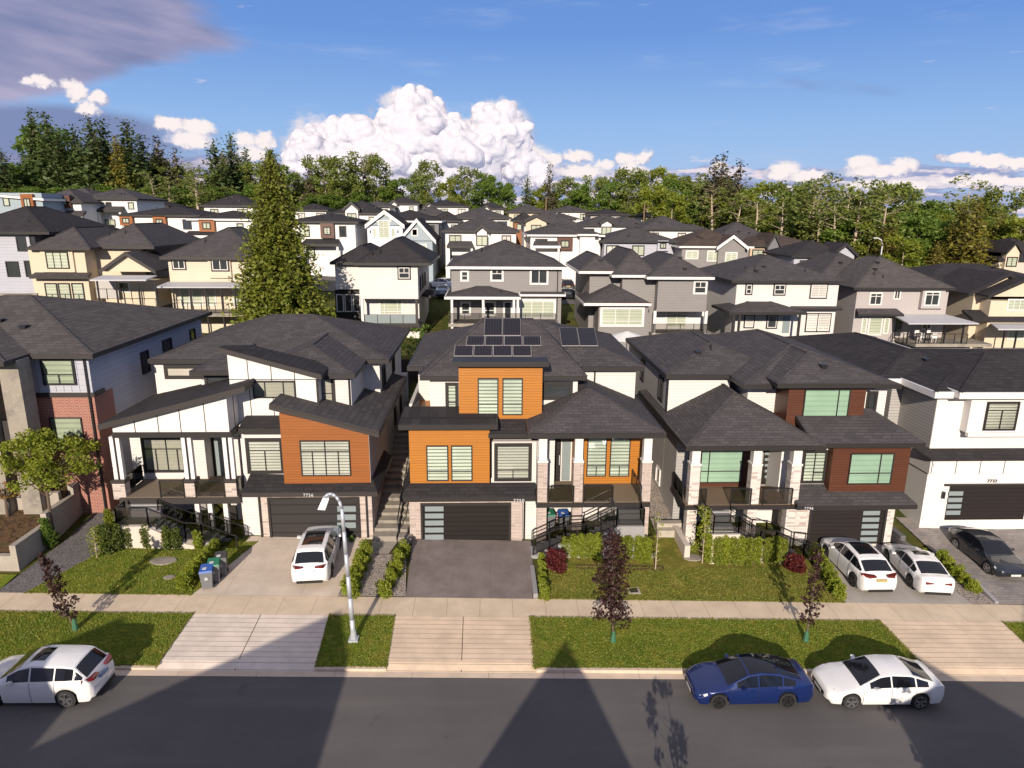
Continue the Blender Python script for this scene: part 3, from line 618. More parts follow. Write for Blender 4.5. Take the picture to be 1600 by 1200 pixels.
# porch railings, landing and stairs
y_ = 34.55
RP = lambda px: X(px, 785, y_)
rail(H.r, [(RP(857), y_, dz), (RP(896), y_, dz)]); rail(H.r, [(RP(912), y_, dz), (RP(957), y_, dz)])
rail(H.r, [(RP(1001), y_, dz), (RP(1001), 37.0, dz)])
lz = 2.15; SY = 33.25; L0, L1 = X(963, 830, SY), X(1007, 830, SY)
STC = plain('stair_concrete', (.27, .26, .265), .85, .12, 3)
MB().box(L0, L1, SY, 34.05, .1, lz).build('stair_landing', STC, H.r)
stairs(H.r, (L0+.3, 34.5, dz), (L0+.3, 34.05, lz), (L1-L0-.3, 0, 0), 3, STC, 1.5)
M0 = X(915, 845, SY)
stairs(H.r, (L0, SY, lz), (M0, SY, 1.25), (0, 1.1, 0), 5, STC, .3)
MB().box(M0-1.1, M0, SY, SY+1.1, .1, 1.25).build('stair_landing', STC, H.r)
S1 = X(830, 868, SY)
stairs(H.r, (M0-1.1, SY, 1.25), (S1, SY, .5), (0, 1.1, 0), 5, STC, .1)
for yy in (SY+.03, SY+1.08):
    rail(H.r, [(L0, yy, lz), (M0, yy, 1.3), (M0-1.1, yy, 1.25), (S1+.1, yy, .45)], mids=0 if yy < 34 else 3, glass=yy < 34)
rail(H.r, [(L0, SY+.03, lz), (L1-.05, SY+.03, lz), (L1-.05, 34.1, lz), (L1-.05, 34.6, dz)])
H.pipe(X(819, 810, 35.2), 35.2, ze-.1, .5); H.pipe(X(929, 590, 40.6), 40.6, zE-.2, 7.4); H.pipe(X(767, 720, 36), 35.98, 6.2, 3.9)
MB().box(X(833, 940, 29.7), X(833, 940, 29.7)+.22, 29.6, 32.4, .0, .42).build('edging_kerb', STC, H.r)

# ================================================================ front house with the sloping roofs
G = House(400, 845, 35, 'white panelled house 7756 with rust-red box, slanted shed roofs and charcoal garage door')
zE = 9.6
G.wall(STONE, 408, 582, 776, 35.0, 44, name='stone_wall', pm=810)
G.wall(WH, 380, 408.3, 776, 35.2, 44, pm=810)
gd = G.pbox('garage_door', GDOOR, 424, 559, 780, 840, 34.95, 34.99)
for y0 in (791, 804, 816.5): G.pbox('door_glass', FROST, 527, 556, y0, y0+8.5, 34.92, 34.945, gd)
f = MB(); x0, x1 = X(424, 810, 34.96), X(559, 810, 34.96); z0, z1 = Zp(490, 840, 34.96), Zp(490, 780, 34.96)
f.box(x0-.13, x0, 34.88, 35.0, z0, z1+.1); f.box(x1, x1+.13, 34.88, 35.0, z0, z1+.1); f.box(x0, x1, 34.88, 35, z1, z1+.1); G.part(f, 'door_frame', DARK, gd)
ze = Zp(480, 770, 34.35); xa, xb = X(377, 770, 34.35), X(590, 770, 34.35)
G.slab(SH2, [(xa, 34.35, ze), (xb, 34.35, ze), (xb-.45, 35.5, ze+.42), (xa, 35.9, ze+.5)], .24, DARK2)
G.slab(SH2, [(xb, 34.4, ze), (xb, 40, ze), (xb-.5, 40, ze+.44), (xb-.5, 35.5, ze+.42)], .24, DARK2)
text(G.r, '7756', 474, 775.5, 34.33, .30, METAL)
# rust box with sloping top
bx0, bx1 = X(441, 710, 35.05), X(577, 710, 35.05); bzb = Zp(510, 761, 35.05); zl, zr = Zp(440, 644, 35.05), Zp(577, 676, 35.05)
MB().prism([(bx0, 35.05, bzb), (bx1, 35.05, bzb), (bx1, 35.05, zr-.05), (bx0, 35.05, zl-.05)], (0, 7, 0)).build('rust_box', RUST, G.r)
MB().box(bx1-.1, bx1+.02, 35.06, 42, bzb-.5, zr-.1).build('wall', GREYL, G.r)
G.win(470, 688, 547.5, 743, 35.05, v=[(.5, 0, 1), (.24, 0, .7), (.76, 0, .7)], hz=[(.7, 0, 1)], pane=ZEBW, clear=True)
A, B = at(420, 631, 34.5), at(592, 675, 34.5); k = (B.z-A.z)/(B.x-A.x)
G.slab(SH, [A, B, (B.x, 47, B.z), (A.x, 47, A.z)], .3, DARK2)
MB().prism([at(420, 634, 34.44), at(592, 678, 34.44), at(592, 684, 34.44), at(420, 640, 34.44)], (0, .05, 0)).build('fascia', DARK2, G.r)
# mid bay with window
G.wall(WH, 378, 443, 664, 35.9, 41, 764)
G.win(389, 688, 440, 736, 35.9, v=[(.5, 0, .68)], hz=[(.68, 0, 1)], pane=ZEBW, clear=True, tw=.14)
zt = Zp(405, 670, 35.4); G.slab(SH2, [(X(372, 669, 35.4), 35.4, zt), (X(443, 669, 35.4), 35.4, zt), (X(443, 669, 35.4), 36.7, zt+.4), (X(372, 669, 35.4), 36.7, zt+.4)], .3)
# tall white panel under a slanted roof
ya = 36.6; xl, xr = X(360, 610, ya), X(497, 620, ya); zb = Zp(420, 664, ya); z0, z1 = Zp(360, 552, ya), Zp(495, 592, ya)
MB().prism([(xl, ya, zb-.3), (xr, ya, zb-.3), (xr, ya, z1), (xl, ya, z0)], (0, 1.3, 0)).build('panel_wall', WHP, G.r)
bt = MB()
for px in (389, 425, 461): x = X(px, 600, ya); zt_ = z0+(z1-z0)*(x-xl)/(xr-xl); bt.box(x-.02, x+.02, ya-.015, ya+.01, zb, zt_)
bt.box(xl, xr, ya-.014, ya+.01, Zp(420, 593, ya)-.02, Zp(420, 593, ya)+.02); bt.box(xr-.07, xr+.03, ya-.02, ya+.1, zb, z1); G.part(bt, 'panel_joints', DARK)
G.win(396, 595.5, 461.5, 621, ya, v=[(.28, 0, 1), (.72, 0, 1)], pane=CRB, clear=True, tw=.03)
A, B = at(341, 543, 36.0), at(502, 586, 36.0); k = (B.z-A.z)/(B.x-A.x); C3 = Vector((X(393, 524, 38.2), 38.2, A.z+k*(X(393, 524, 38.2)-A.x)))
xq = B.x+.2
G.slab(SH2, [A, B, (B.x, 38.6, B.z), C3, (A.x+.05, 36.6, A.z)], .26, DARK2)
# left porch with rising roof
yp = 34.6; A, B = at(152, 664, yp), at(382, 604, yp)
G.slab(SH2, [A, B, (B.x-.3, 38.8, B.z-.1), (A.x, 40.5, A.z)], .3, DARK2)
yw = 35.0; x0, x1 = X(176, 672, yw), X(356, 650, yw); zb = Zp(265, 675, yw)
def zr_(x): return A.z-.30+(B.z-A.z)*(x-A.x)/(B.x-A.x)
MB().prism([(x0, yw, zb), (x1, yw, zb), (x1, yw, zr_(x1)), (x0, yw, zr_(x0))], (0, .25, 0)).build('gable_wall', WHP, G.r)
MB().prism([(x1-.004, yw+.255, zb), (x1-.004, 37.6, zb), (x1-.004, 37.6, zr_(x1)), (x1-.004, yw+.255, zr_(x1))], (-.2, 0, 0)).build('gable_wall', WHP, G.r)
bt = MB()
for px in (209, 246, 281, 320): x = X(px, 655, yw); bt.box(x-.02, x+.02, yw-.015, yw+.01, zb, zr_(x))
for yy in (35.9, 36.7): bt.box(x1-.01, x1+.015, yy-.02, yy+.02, zb, zr_(x1))
G.part(bt, 'panel_joints', DARK)
MB().box(x0-.05, x1+.12, yw-.06, yw+.4, zb-.3, zb-.0).build('porch_beam', DARK, G.r); MB().box(x1-.3, x1+.1, yw+.4, 38, zb-.3, zb-.002).build('porch_beam', DARK, G.r)
MB().box(x0, x1-.3, yw+.4, 38.5, zb-.12, zb-.02).build('porch_ceiling', WTRIM, G.r)
dz = Zp(280, 778, 34.9); px0, px1 = X(186, 778, 34.9), X(374, 778, 34.9)
MB().box(px0, px1, 34.9, 37.9, dz-.36, dz).build('porch_deck', DARK2, G.r); MB().box(px0+.05, px1-.05, 34.95, 38, dz+.002, dz+.03).build('deck_floor', plain('deck_vinyl_tan', (.19, .15, .11), .8, .15, 6), G.r)
for pc, in ((188,), (298,), (361,)):
    xc = X(pc, 760, 35.2); zt_ = zb-.3; zm = dz+.95
    c = MB()
    for s_ in (-.2, .12): c.box(xc+s_, xc+s_+.2, 35.1, 35.35, zm, zt_)
    c = c.build('column', WHP, G.r); MB().box(xc-.03, xc+.14, 35.2, 35.3, zm, zt_).build('dark_core', DARK, c); MB().box(xc-.3, xc+.36, 34.98, 35.5, dz-.1, zm-.12).build('stone_base', STONE, c); MB().box(xc-.34, xc+.4, 34.94, 35.54, zm-.14, zm+.06).build('cap', DARK2, c)
G.xwall(WH, X(207, 720, 37.6), X(322, 720, 37.6), 37.6, 50, 0, 7.2); G.xwall(WH, X(322, 720, 38.6)-.2, X(375, 720, 38.6), 38.6, 50, 0, 7.0); G.xwall(WH, X(358, 720, 37)-.02, X(380, 720, 37), 36.7, 40, 0, 6.9)
G.win(226, 685, 287, 735, 37.6, v=[(.58, 0, 1), (.3, 0, .68), (.85, 0, .68)], hz=[(.68, 0, 1)], pane=CRB, clear=True, tw=.12)
d_ = G.pbox('front_door', GDOORC, 324, 336, 684, 750, 38.52, 38.58); G.pbox('sidelight', FROST, 337, 350, 684, 748, 38.5, 38.56, d_)
# upper floor left
G.xwall(WH, X(243, 592, 41.3), X(330, 592, 41.3), 41.3, 51, 4, zE-.05); G.xwall(WH, X(315, 600, 39.2), X(365, 600, 39.2), 39.2, 50, 5, 8.75)
G.win(261, 574, 322, 588, 41.3, v=[(.9, 0, 1)], pane=CRB, tw=.16); G.win(323, 588, 361, 601, 39.2, hz=[(.5, 0, 1)], pane=DGL, tw=.12)
# upper floor right
G.xwall(WH, X(496, 610, 37.6), X(549, 615, 37.6), 37.6, 46, 5, zE-.05); G.xwall(WH, X(540, 600, 41.6), X(594, 600, 41.6), 41.6, 52, 2, zE-.05)
G.win(503, 591, 520, 631, 37.6, hz=[(.42, 0, 1)], pane=CRB, clear=True, tw=.14)
rx = X(594, 600, 41.6)
G.winx(rx, 42.5, 43.6, 7.0, 8.7, tw=.1); G.winx(rx, 47, 48, 7.3, 8.7, tw=.1)
mx = bx1+.0
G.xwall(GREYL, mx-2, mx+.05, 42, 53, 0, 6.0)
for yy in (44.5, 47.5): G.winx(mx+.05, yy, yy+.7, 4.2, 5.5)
for yy in (40, 45, 49): G.winx(mx+.05, yy, yy+.9, 1.9, 2.8, fm=WTRIM)
G.hip(SH, X(228, 561, 40.6), X(606, 556, 40.8), 40.9, 52.5, zE, .33, vents=0)
G.hip(SH, X(380, 580, 37.1), X(553, 581, 37.1), 37.1, 50, zE-.02, .36, vents=2)
G.hip(SH, X(297, 580, 38.3), X(420, 580, 38.3), 38.3, 46, Zp(330, 580, 38.3), .33, caps=True)
for (x, y) in ((560, 528), (555, 555), (600, 520), (590, 545)): pass
G.pipe(X(546, 610, 37.55), 37.6, zE-.2, 6.6); G.pipe(X(573, 800, 34.9), 34.98, ze-.1, .8, DARK); G.pipe(X(406, 800, 34.9), 34.98, ze-.1, .8, DARK)
# deck rail, landing, stairs
y_ = 34.95; RP = lambda px: X(px, 778, y_)
rail(G.r, [(RP(252), y_, dz), (RP(289), y_, dz)]); rail(G.r, [(RP(307), y_, dz), (RP(352), y_, dz)]); rail(G.r, [(px1-.06, 35.1, dz), (px1-.06, 37.4, dz)]); rail(G.r, [(px0+.06, 35.6, dz), (px0+.06, 37.4, dz)])
lz = 2.25; GY = 33.7; L0, L1 = X(181, 812, GY), X(232, 812, GY)
PLC = plain('planter_concrete', (.55, .48, .42), .8, .1, 1.2)
MB().box(L0, L1, GY, 34.6, 0, lz).build('stair_landing', CONCD, G.r); MB().box(L0-.02, L1+.0, GY-.16, GY-.005, 0, lz-.02).build('planter_wall', PLC, G.r)
stairs(G.r, (L0+.2, 34.9, dz), (L0+.2, 34.6, lz), (L1-L0, 0, 0), 3, STC, 1.3)
S0, S1 = L1, X(350, 850, GY); Q1_, Q2_ = X(290, 832, GY), X(316, 832, GY)
stairs(G.r, (S0, GY, lz), (Q1_, GY, 1.35), (0, 1.15, 0), 6, STC, .2)
MB().box(Q1_, Q2_, GY, GY+1.15, 0, 1.35).build('stair_landing', CONCD, G.r)
stairs(G.r, (Q2_, GY, 1.35), (S1+.7, GY, .55), (0, 1.15, 0), 5, STC, .2)
sc_ = MB().prism([(S0, GY-.16, .2), (S1, GY-.16, .2), (S1, GY-.16, .7), (Q1_, GY-.16, 1.2), (S0, GY-.16, lz-.1)], (0, .15, 0)).build('planter_wall', PLC, G.r)
for yy in (GY-.05, GY+1.1): rail(G.r, [(S0, yy, lz), (Q1_, yy, 1.4), (Q2_, yy, 1.35), (S1+.7, yy, .6)], glass=True)
rail(G.r, [(L0+.05, 34.6, lz), (L0+.05, GY-.05, lz), (L1, GY-.05, lz)])
for px in (240, 310, 330, 354): c = MB().box(X(px, 800, 35.4)-.12, X(px, 800, 35.4)+.12, 35.3, 35.5, .3, dz-.36).build('post', WHP, G.r)
G.pbox('basement_door', DARK, 326, 345, 782, 832, 38.5, 38.58); G.pbox('basement_door', DARK, 357, 372, 790, 845, 36.6, 36.68)

# ================================================================ front house with maroon boxes
K = House(1240, 850, 35, 'house 7746 with two dark maroon boxes, broad hipped roofs and white stone columns')
zE = 8.95
K.wall(STONE3, 1242, 1395, 796, 35.0, 44, name='stone_wall', pm=820)
gd = K.pbox('garage_door', GDOORC, 1266, 1379, 797, 850, 34.95, 34.99)
for k_ in range(5): K.pbox('door_glass', FROST, 1349-k_*1.2, 1375-k_*1.2, 798.5+k_*10.3, 805+k_*10.3, 34.92, 34.945, gd)
f = MB(); x0, x1 = X(1266, 822, 34.96), X(1379, 822, 34.96); z0, z1 = Zp(1320, 850, 34.96), Zp(1320, 797, 34.96)
f.box(x0-.12, x0, 34.88, 35.0, z0, z1+.1); f.box(x1, x1+.13, 34.88, 35.0, z0, z1+.1); f.box(x0, x1, 34.88, 35.0, z1, z1+.1); K.part(f, 'door_frame', DARK, gd)
ze = Zp(1340, 790, 34.3); xa, xb = X(1246, 790, 34.3), X(1434, 790, 34.3)
K.slab(SH, [(xa, 34.3, ze), (xb, 34.3, ze), (xb-.5, 35.9, ze+.62), (xa, 35.9, ze+.62)], .24)
K.slab(SH, [(xb, 34.35, ze), (xb, 39, ze), (xb-.55, 39, ze+.6), (xb-.5, 35.9, ze+.62)], .24)
text(K.r, '7746', 1256, 796, 34.28, .28, METAL)
K.wall(WHP, 1243, 1302, 698, 35.9, 42, 771)
K.win(1255, 706, 1288, 752, 35.9, v=[(.5, 0, 1)], hz=[(.3, .5, 1)], pane=ZEB, clear=True, tw=.12)
K.wall(MAROON, 1298, 1418, 698, 35.3, 42, 778, name='maroon_box')
K.win(1326, 708, 1394, 756, 35.3, v=[(.7, 0, 1)], hz=[(.36, 0, 1)], pane=MINT, clear=True)
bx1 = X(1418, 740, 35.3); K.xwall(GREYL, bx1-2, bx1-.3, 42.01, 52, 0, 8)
# porch
dz = Zp(1160, 790, 34.6); px0, px1 = X(1070, 790, 34.6), X(1247, 790, 34.6)
MB().box(px0, px1, 34.6, 37.3, dz-.25, dz).build('porch_deck', DARK, K.r); MB().box(px0+.05, px1-.05, 34.65, 37.3, dz+.002, dz+.03).build('deck_floor', plain('deck_vinyl_brown', (.17, .12, .08), .8, .15, 6), K.r)
for pa, pb in ((1077, 1095), (1172, 1191), (1235, 1252)): column(K, pa, pb, 700, 727, 34.72, dz, K.g-.5, STONE3, .55)
wx = K.wall(MAROON, 1075, 1180, 690, 37.3, 45, 786, name='maroon_wall', pm=730)
K.win(1094, 700, 1160, 754, 37.3, v=[(.2, 0, 1)], hz=[(.34, 0, 1)], pane=MINT, clear=True)
K.wall(GREYL, 1178, 1225, 690, 38.2, 45, 786, pm=730); K.wall(WHP, 1218, 1246, 698, 36.4, 42, 790, pm=740)
d_ = K.pbox('front_door', GDOORC, 1192, 1211, 704, 757, 38.12, 38.2)
for k_ in range(5): K.pbox('door_glass', FROST, 1195, 1205, 707+k_*9, 711+k_*9, 38.08, 38.11, d_)
K.wall(WHP, 1075, 1245, 798, 37.3, 45, name='wall', pm=820)
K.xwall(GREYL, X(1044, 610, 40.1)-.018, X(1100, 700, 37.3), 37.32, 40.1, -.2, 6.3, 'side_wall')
lx_ = X(1044, 610, 40.1)-.02
for yy, a, b in ((40.5, 1.4, 2.5), (45, 2.3, 3.3), (48, 2.5, 3.4)): K.winx(lx_, yy, yy+1, a, b, -1, fm=WTRIM)
pz = Zp(1175, 697, 34.2); xa, xb = X(1073, 697, 34.2), X(1290, 697, 34.2)
K.hip(SH, xa, xb, 34.2, 46, pz, .52, fh=.25)
zt = Zp(1360, 693, 34.5); xc_ = X(1447, 693, 34.5)
K.slab(SH, [(X(1270, 693, 34.5), 34.5, zt), (xc_, 34.5, zt), (xc_-1.5, 37.6, zt+1.1), (X(1270, 693, 34.5), 37.6, zt+1.1)], .25)
K.slab(SH, [(xc_, 34.55, zt), (xc_, 46, zt), (xc_-1.5, 46, zt+1.08), (xc_-1.5, 37.6, zt+1.08)], .25)
# upper floor
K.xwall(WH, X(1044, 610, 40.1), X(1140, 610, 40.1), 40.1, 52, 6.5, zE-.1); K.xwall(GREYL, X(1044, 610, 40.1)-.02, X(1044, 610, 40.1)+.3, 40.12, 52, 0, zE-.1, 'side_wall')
lx_ = X(1044, 610, 40.1)-.02
for yy in (41.2, 46.5): K.winx(lx_, yy, yy+.9, 6.9, 8.3, -1, tw=.1)
K.xwall(WH, X(1168, 620, 38.6), X(1300, 620, 38.6), 38.6, 48, 5.5, zE-.1)
K.xwall(WH, X(1300, 640, 37.9), X(1382, 640, 37.9), 37.9, 52, 5, zE-.15)
K.wall(MAROON, 1230, 1350, 602, 36.9, 41, 673, name='maroon_box')
K.win(1255, 608, 1326, 655, 36.9, v=[(.75, 0, 1)], pane=MINT, clear=True)
K.win(1355, 614, 1366, 654, 37.9, hz=[(.4, 0, 1)], pane=DGL, tw=.12)
K.hip(SH, X(1042, 585, 39.6), X(1240, 585, 39.6), 39.6, 52, zE, .33, vents=2)
K.hip(SH, X(1163, 603, 37.2), X(1407, 607, 37.2), 37.2, 52, zE-.02, .33, vents=0)
K.hip(SH, X(1216, 600, 36.35), X(1377, 600, 36.35), 36.35, 48, 9.2, .40, vents=1)
y_ = 34.65; RP = lambda px: X(px, 790, y_)
rail(K.r, [(RP(1094), y_, dz), (RP(1102), y_, dz)]); rail(K.r, [(RP(1141), y_, dz), (RP(1172), y_, dz)]); rail(K.r, [(RP(1191), y_, dz), (RP(1236), y_, dz)]); rail(K.r, [(px0+.05, 35.3, dz), (px0+.05, 37.2, dz)])
lz = 1.85; L0, L1 = X(1113, 831, 33.0), X(1154, 831, 33.0)
MB().box(L0, L1, GY, 34.6, 0, lz).build('stair_landing', plain('landing_pale', (.38, .38, .37), .8, .08), K.r); MB().box(L0-.05, L1+.05, 32.85, 32.998, 0, lz-.03).build('planter_wall', PLC, K.r)
stairs(K.r, (L0, 34.6, dz), (L0, 34.2, lz), (L1-L0, 0, 0), 3, STC, 1.0)
Q1, Q2, Q3 = X(1188, 845, 33), X(1212, 845, 33), X(1255, 870, 33)
stairs(K.r, (L1, 33.0, lz), (Q1, 33.0, .95), (0, 1.3, 0), 5, STC, -.2)
MB().box(Q1, Q2, 33, 34.3, -.3, .95).build('stair_landing', CONCD, K.r)
stairs(K.r, (Q2, 33.0, .95), (Q3, 33.0, .2), (0, 1.3, 0), 4, STC, -.3)
for yy in (33.02, 34.3): rail(K.r, [(L1, yy, lz), (Q1, yy, 1.0), (Q2, yy, .95), (Q3, yy, .2), (Q3+.9, yy, .1)], glass=yy < 34, mids=0 if yy < 34 else 1)
rail(K.r, [(L0+.05, 34.4, lz), (L0+.05, 33.02, lz), (L1, 33.02, lz)])
MB().box(px0-.2, px0+.1, 33.4, 36.5, -.2, .9).build('planter_wall', PLC, K.r)
K.pipe(X(1043, 610, 40.05), 40.1, zE-.2, 6.4)

# ================================================================ far-left house: brick and panelled, concrete columns
L = House(70, 760, 37, 'left-edge house with red brick below, pale blue board wall above and rough concrete columns')
zE = Zp(90, 553, 36.5); xr = X(150, 640, 37)
z1 = Zp(90, 620, 37)
gr_ = g(-24, 37)
L.xwall(BRICK, X(47, 660, 37), xr, 37.0, 38, 1.2, z1, 'brick_wall'); L.xwall(BLUEW, X(45, 590, 37), xr-.02, 36.98, 38, z1+.25, zE, 'board_wall')
MB().box(X(47, 615, 37)-.1, xr+.08, 36.9, 38, z1, z1+.25).build('belt_trim', DARK2, L.r)
bt = MB()
for i in range(10):
    x = X(48, 590, 37)+i*.42; wa, wb = X(66, 580, 37), X(117, 580, 37)
    if x > xr-.12: continue
    if not wa < x < wb: bt.box(x-.02, x+.02, 36.95, 36.985, z1+.25, zE)
    else: bt.box(x-.02, x+.02, 36.95, 36.985, z1+.25, Zp(90, 603, 37))
bt.box(X(46, 590, 37), xr-.1, 36.96, 36.98, z1+.24, z1+.3); bt.box(X(46, 590, 37), xr-.1, 36.96, 36.98, zE-.06, zE-.01); L.part(bt, 'battens', BLUEW); MB().box(xr-.3, xr+.0, 38.002, 38.9, 1, z1).build('brick_wall', BRICK, L.r)
L.xwall(BLUEW, -38, xr-.05, 38.0, 52, 0, zE, 'wall')
L.win(67, 562, 116, 600, 36.94, v=[(.5, 0, .4)], hz=[(.4, 0, 1)], pane=PALE, clear=True, fm=DARK, tw=.05)
L.win(81, 652, 131, 700, 37, hz=[(.1, 0, 1)], pane=PALE, clear=True, fm=DARK)
for yy, a, b, w in ((42.5, 8.3, 9.7, 1.0), (45.5, 7.6, 9.9, 1.3), (49.8, 8.3, 9.9, .9), (43.2, 4.2, 5.1, .9)): L.winx(xr-.05, yy, yy+w, a, b, 1)
L.hip(SH4, xr-17, xr+.55, 36.4, 52.6, zE, .27, vents=4, fm=DARK2)
L.hip(SH4, xr-17, X(38, 560, 36.0), 34.4, 50, zE+.02, .25, vents=0, fm=DARK2)
for px in (28, -22):
    xc = X(px, 640, 35.4); MB().box(xc-.5, xc+.5, 35.2, 36.2, 1, zE-.1).build('concrete_column', CONCD, L.r)
MB().box(-34, X(24, 640, 35.4)-.5, 35.6, 38, 6.2, 7.4).build('entrance_canopy', DARK2, L.r)
L.xwall(plain('wall_taupe', (.33, .29, .25), .8), -34, X(47, 660, 37), 37.4, 40, 1.2, zE)
rd = L.pbox('front_door', REDD, -12, 13, 664, 700, 37.3, 37.38); L.pbox('sidelight', FROST, 15, 20, 658, 700, 37.3, 37.38, rd)
L.pipe(xr-.2, 36.95, zE-.2, 1.5)


# ================================================================ right-edge white house
M = House(1530, 812, 38, 'right-edge white rendered house with charcoal flat-looking roofs and black garage door, number 7732')
zE = Zp(1480, 612, 37.1); xw = X(1461, 650, 37.6)
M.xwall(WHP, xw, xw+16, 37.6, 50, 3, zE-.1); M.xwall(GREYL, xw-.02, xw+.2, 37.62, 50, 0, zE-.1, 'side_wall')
M.hip(SH2, xw-.6, xw+17, 37.0, 50, zE, .19, fm=WTRIM, fh=.36, vents=4, caps=True)
M.hip(SH2, X(1386, 588, 40)-.3, xw+6, 40.3, 55, zE-.02, .27, fm=WTRIM, fh=.36, vents=2)
M.xwall(GREYL, X(1392, 620, 41), xw+2, 41.0, 54, 0, zE-.1, 'side_wall'); M.win(1412, 604, 1426, 628, 41.0, fm=WTRIM, tw=.08)
M.wall(WHP, 1516, 1640, 608, 37.0, 40, 676, name='bay_wall', pm=640)
M.win(1540, 629, 1588, 671, 37.0, v=[(.5, 0, .72)], hz=[(.72, 0, 1)], pane=ZEBW, clear=True, tw=.06)
MB().box(X(1510, 678, 37), X(1650, 678, 37), 36.85, 37.1, Zp(1560, 682, 36.9), Zp(1560, 676, 36.9)).build('sill_band', WTRIM, M.r)
M.hip(SH2, X(1500, 607, 36.6), xw+15, 36.5, 46, zE+.1, .3, fm=WTRIM, fh=.36)
zt = Zp(1530, 718, 36.6); xl = X(1455, 718, 36.6)
M.slab(SH2, [(xl, 36.6, zt), (xl+16, 36.6, zt), (xl+16, 37.7, zt+.35), (xl-.5, 37.7, zt+.35)], .1)
M.xwall(WHP, xl+.1, xl+16, 36.75, 44, zt-.95, zt-.08); M.xwall(WHP, xl+.15, xl+16, 36.9, 44, 0, zt-.95)
bt = MB()
for i in range(6): x = xl+.2+i*1.45; bt.box(x, x+.03, 36.73, 36.76, zt-.95, zt-.08)
M.part(bt, 'panel_joints', DARK)
gd = M.pbox('garage_door', GDOORC, 1481, 1604, 759, 812, 36.82, 36.88)
for k_ in range(4): M.pbox('door_glass', FROST, 1483-k_*1.5, 1505-k_*1.5, 768+k_*10, 774.5+k_*10, 36.79, 36.815, gd)
MB().box(X(1477, 757, 36.8), X(1610, 757, 36.8), 36.75, 36.9, Zp(1540, 759, 36.8), Zp(1540, 756.5, 36.8)).build('door_frame', DARK, gd)
text(M.r, '7732', 1542, 753.5, 36.87, .33, DARK)
MB().box(X(1471, 775, 36.85), X(1474, 775, 36.85)+.02, 36.72, 36.88, Zp(1472, 778, 36.85), Zp(1472, 768, 36.85)).build('wall_lamp', BLACK, M.r)
M.slab(SH2, [(X(1430, 762, 38), 38, 3.6), (xl+.3, 36.7, 4.3), (xl+.3, 41, 4.3), (X(1430, 762, 38), 41, 3.6)], .15)
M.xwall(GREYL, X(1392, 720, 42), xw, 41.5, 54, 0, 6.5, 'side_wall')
# ================================================================ second row: backs of the houses beyond the yards
def ppitch(x0, x1, y0, y1, z, pyt, pxc=800):                 # slope that brings the ridge to the height seen
    k = min(x1-x0, y1-y0)/2; Yr = y0+k; return max(.12, (at(pxc, pyt, Yr).z-z)/k)
def phip(Hh, m, pl, pr, pe, Y, D, pt, **kw):
    z = Zp((pl+pr)/2, pe, Y); x0, x1 = X(pl, pe, Y), X(pr, pe, Y); r = Hh.hip(m, x0, x1, Y, Y+D, z, ppitch(x0, x1, Y, Y+D, z, pt, (pl+pr)/2), **kw); return x0, x1, z
def pwin(Hh, a, b, c, d, Y, n=1, **kw):
    kw.setdefault('fm', WTRIM); kw.setdefault('tw', .12); kw.setdefault('fw', .07)
    v = [(i/n, 0, 1) for i in range(1, n)]; return Hh.win(a, b, c, d, Y, v=kw.pop('v', v), **kw)
def cover(Hh, pl, pr, py0, Y0, pl2, pr2, py1, Y1, m=METAL, posts=(), zb=0):
    A, B, C_, D = at(pl, py0, Y0), at(pr, py0, Y0), at(pr2, py1, Y1), at(pl2, py1, Y1)
    c = MB().prism([A, B, C_, D], (0, 0, -.12)).build('patio_cover', m, Hh.r)
    for px in posts: x = X(px, py0, Y0+.15); MB().box(x-.06, x+.06, Y0+.1, Y0+.22, zb, A.z-.1).build('post', BLACK, Hh.r)
PCOV = siding('patio_cover_metal', (.46, .46, .48), .2, .1)
Y2 = 68.
# grey house
B2 = House(790, 500, Y2, 'mid-grey house with broad white window trim straight behind the solar-panel roof')
B2.wall(GREYS, 705, 878, 419, Y2, Y2+13, 440, z0=4.5)
phip(B2, SH, 697, 886, 417, Y2-.55, 12.5, 375, fm=WTRIM, vents=3)
pwin(B2, 721, 424, 731, 438, Y2, hz=[(.5, 0, 1)]); pwin(B2, 768, 421, 785, 438, Y2, hz=[(.62, 0, 1)], v=[(.5, .62, 1)]); pwin(B2, 829.5, 422, 855, 443, Y2, 2)
pwin(B2, 813, 470, 866, 496, Y2, 3, hz=[(.22, 0, 1)], tw=.16, pane=PALE)
pwin(B2, 721, 473, 734, 491, Y2, hz=[(.35, 0, 1)]); pwin(B2, 757, 472, 773, 492, Y2, hz=[(.35, 0, 1)]); B2.pbox('back_door', WTRIM, 786, 801, 471, 502, Y2-.03, Y2); B2.pbox('door_glass', DGL, 789, 798, 473, 500, Y2-.05, Y2-.032)
x0, x1, z = phip(B2, SH, 695, 813, 464, Y2-3, 6, 447, fm=WTRIM, vents=1)
for px in (706, 755, 803, 809): x = X(px, 470, Y2-2.8); MB().box(x-.11, x+.11, Y2-2.9, Y2-2.68, 5, z-.22).build('post', WTRIM, B2.r)
dz = 8.0; MB().box(x0+.3, X(868, 498, Y2-2.8), Y2-2.95, Y2, dz-.3, dz).build('deck', CONCD, B2.r); rail(B2.r, [(x0+.4, Y2-2.9, dz), (X(868, 500, Y2-2.9), Y2-2.9, dz)], sp=1.5)
z = Zp(840, 460, Y2-.6); B2.slab(SH, [(X(812, 461, Y2-.6), Y2-.6, z), (X(884, 461, Y2-.6), Y2-.6, z), (X(884, 461, Y2-.6), Y2+.02, z+.2), (X(812, 461, Y2-.6), Y2+.02, z+.2)], .2, WTRIM)
B2.pipe(X(871, 440, Y2), Y2-.02, 13, 8)
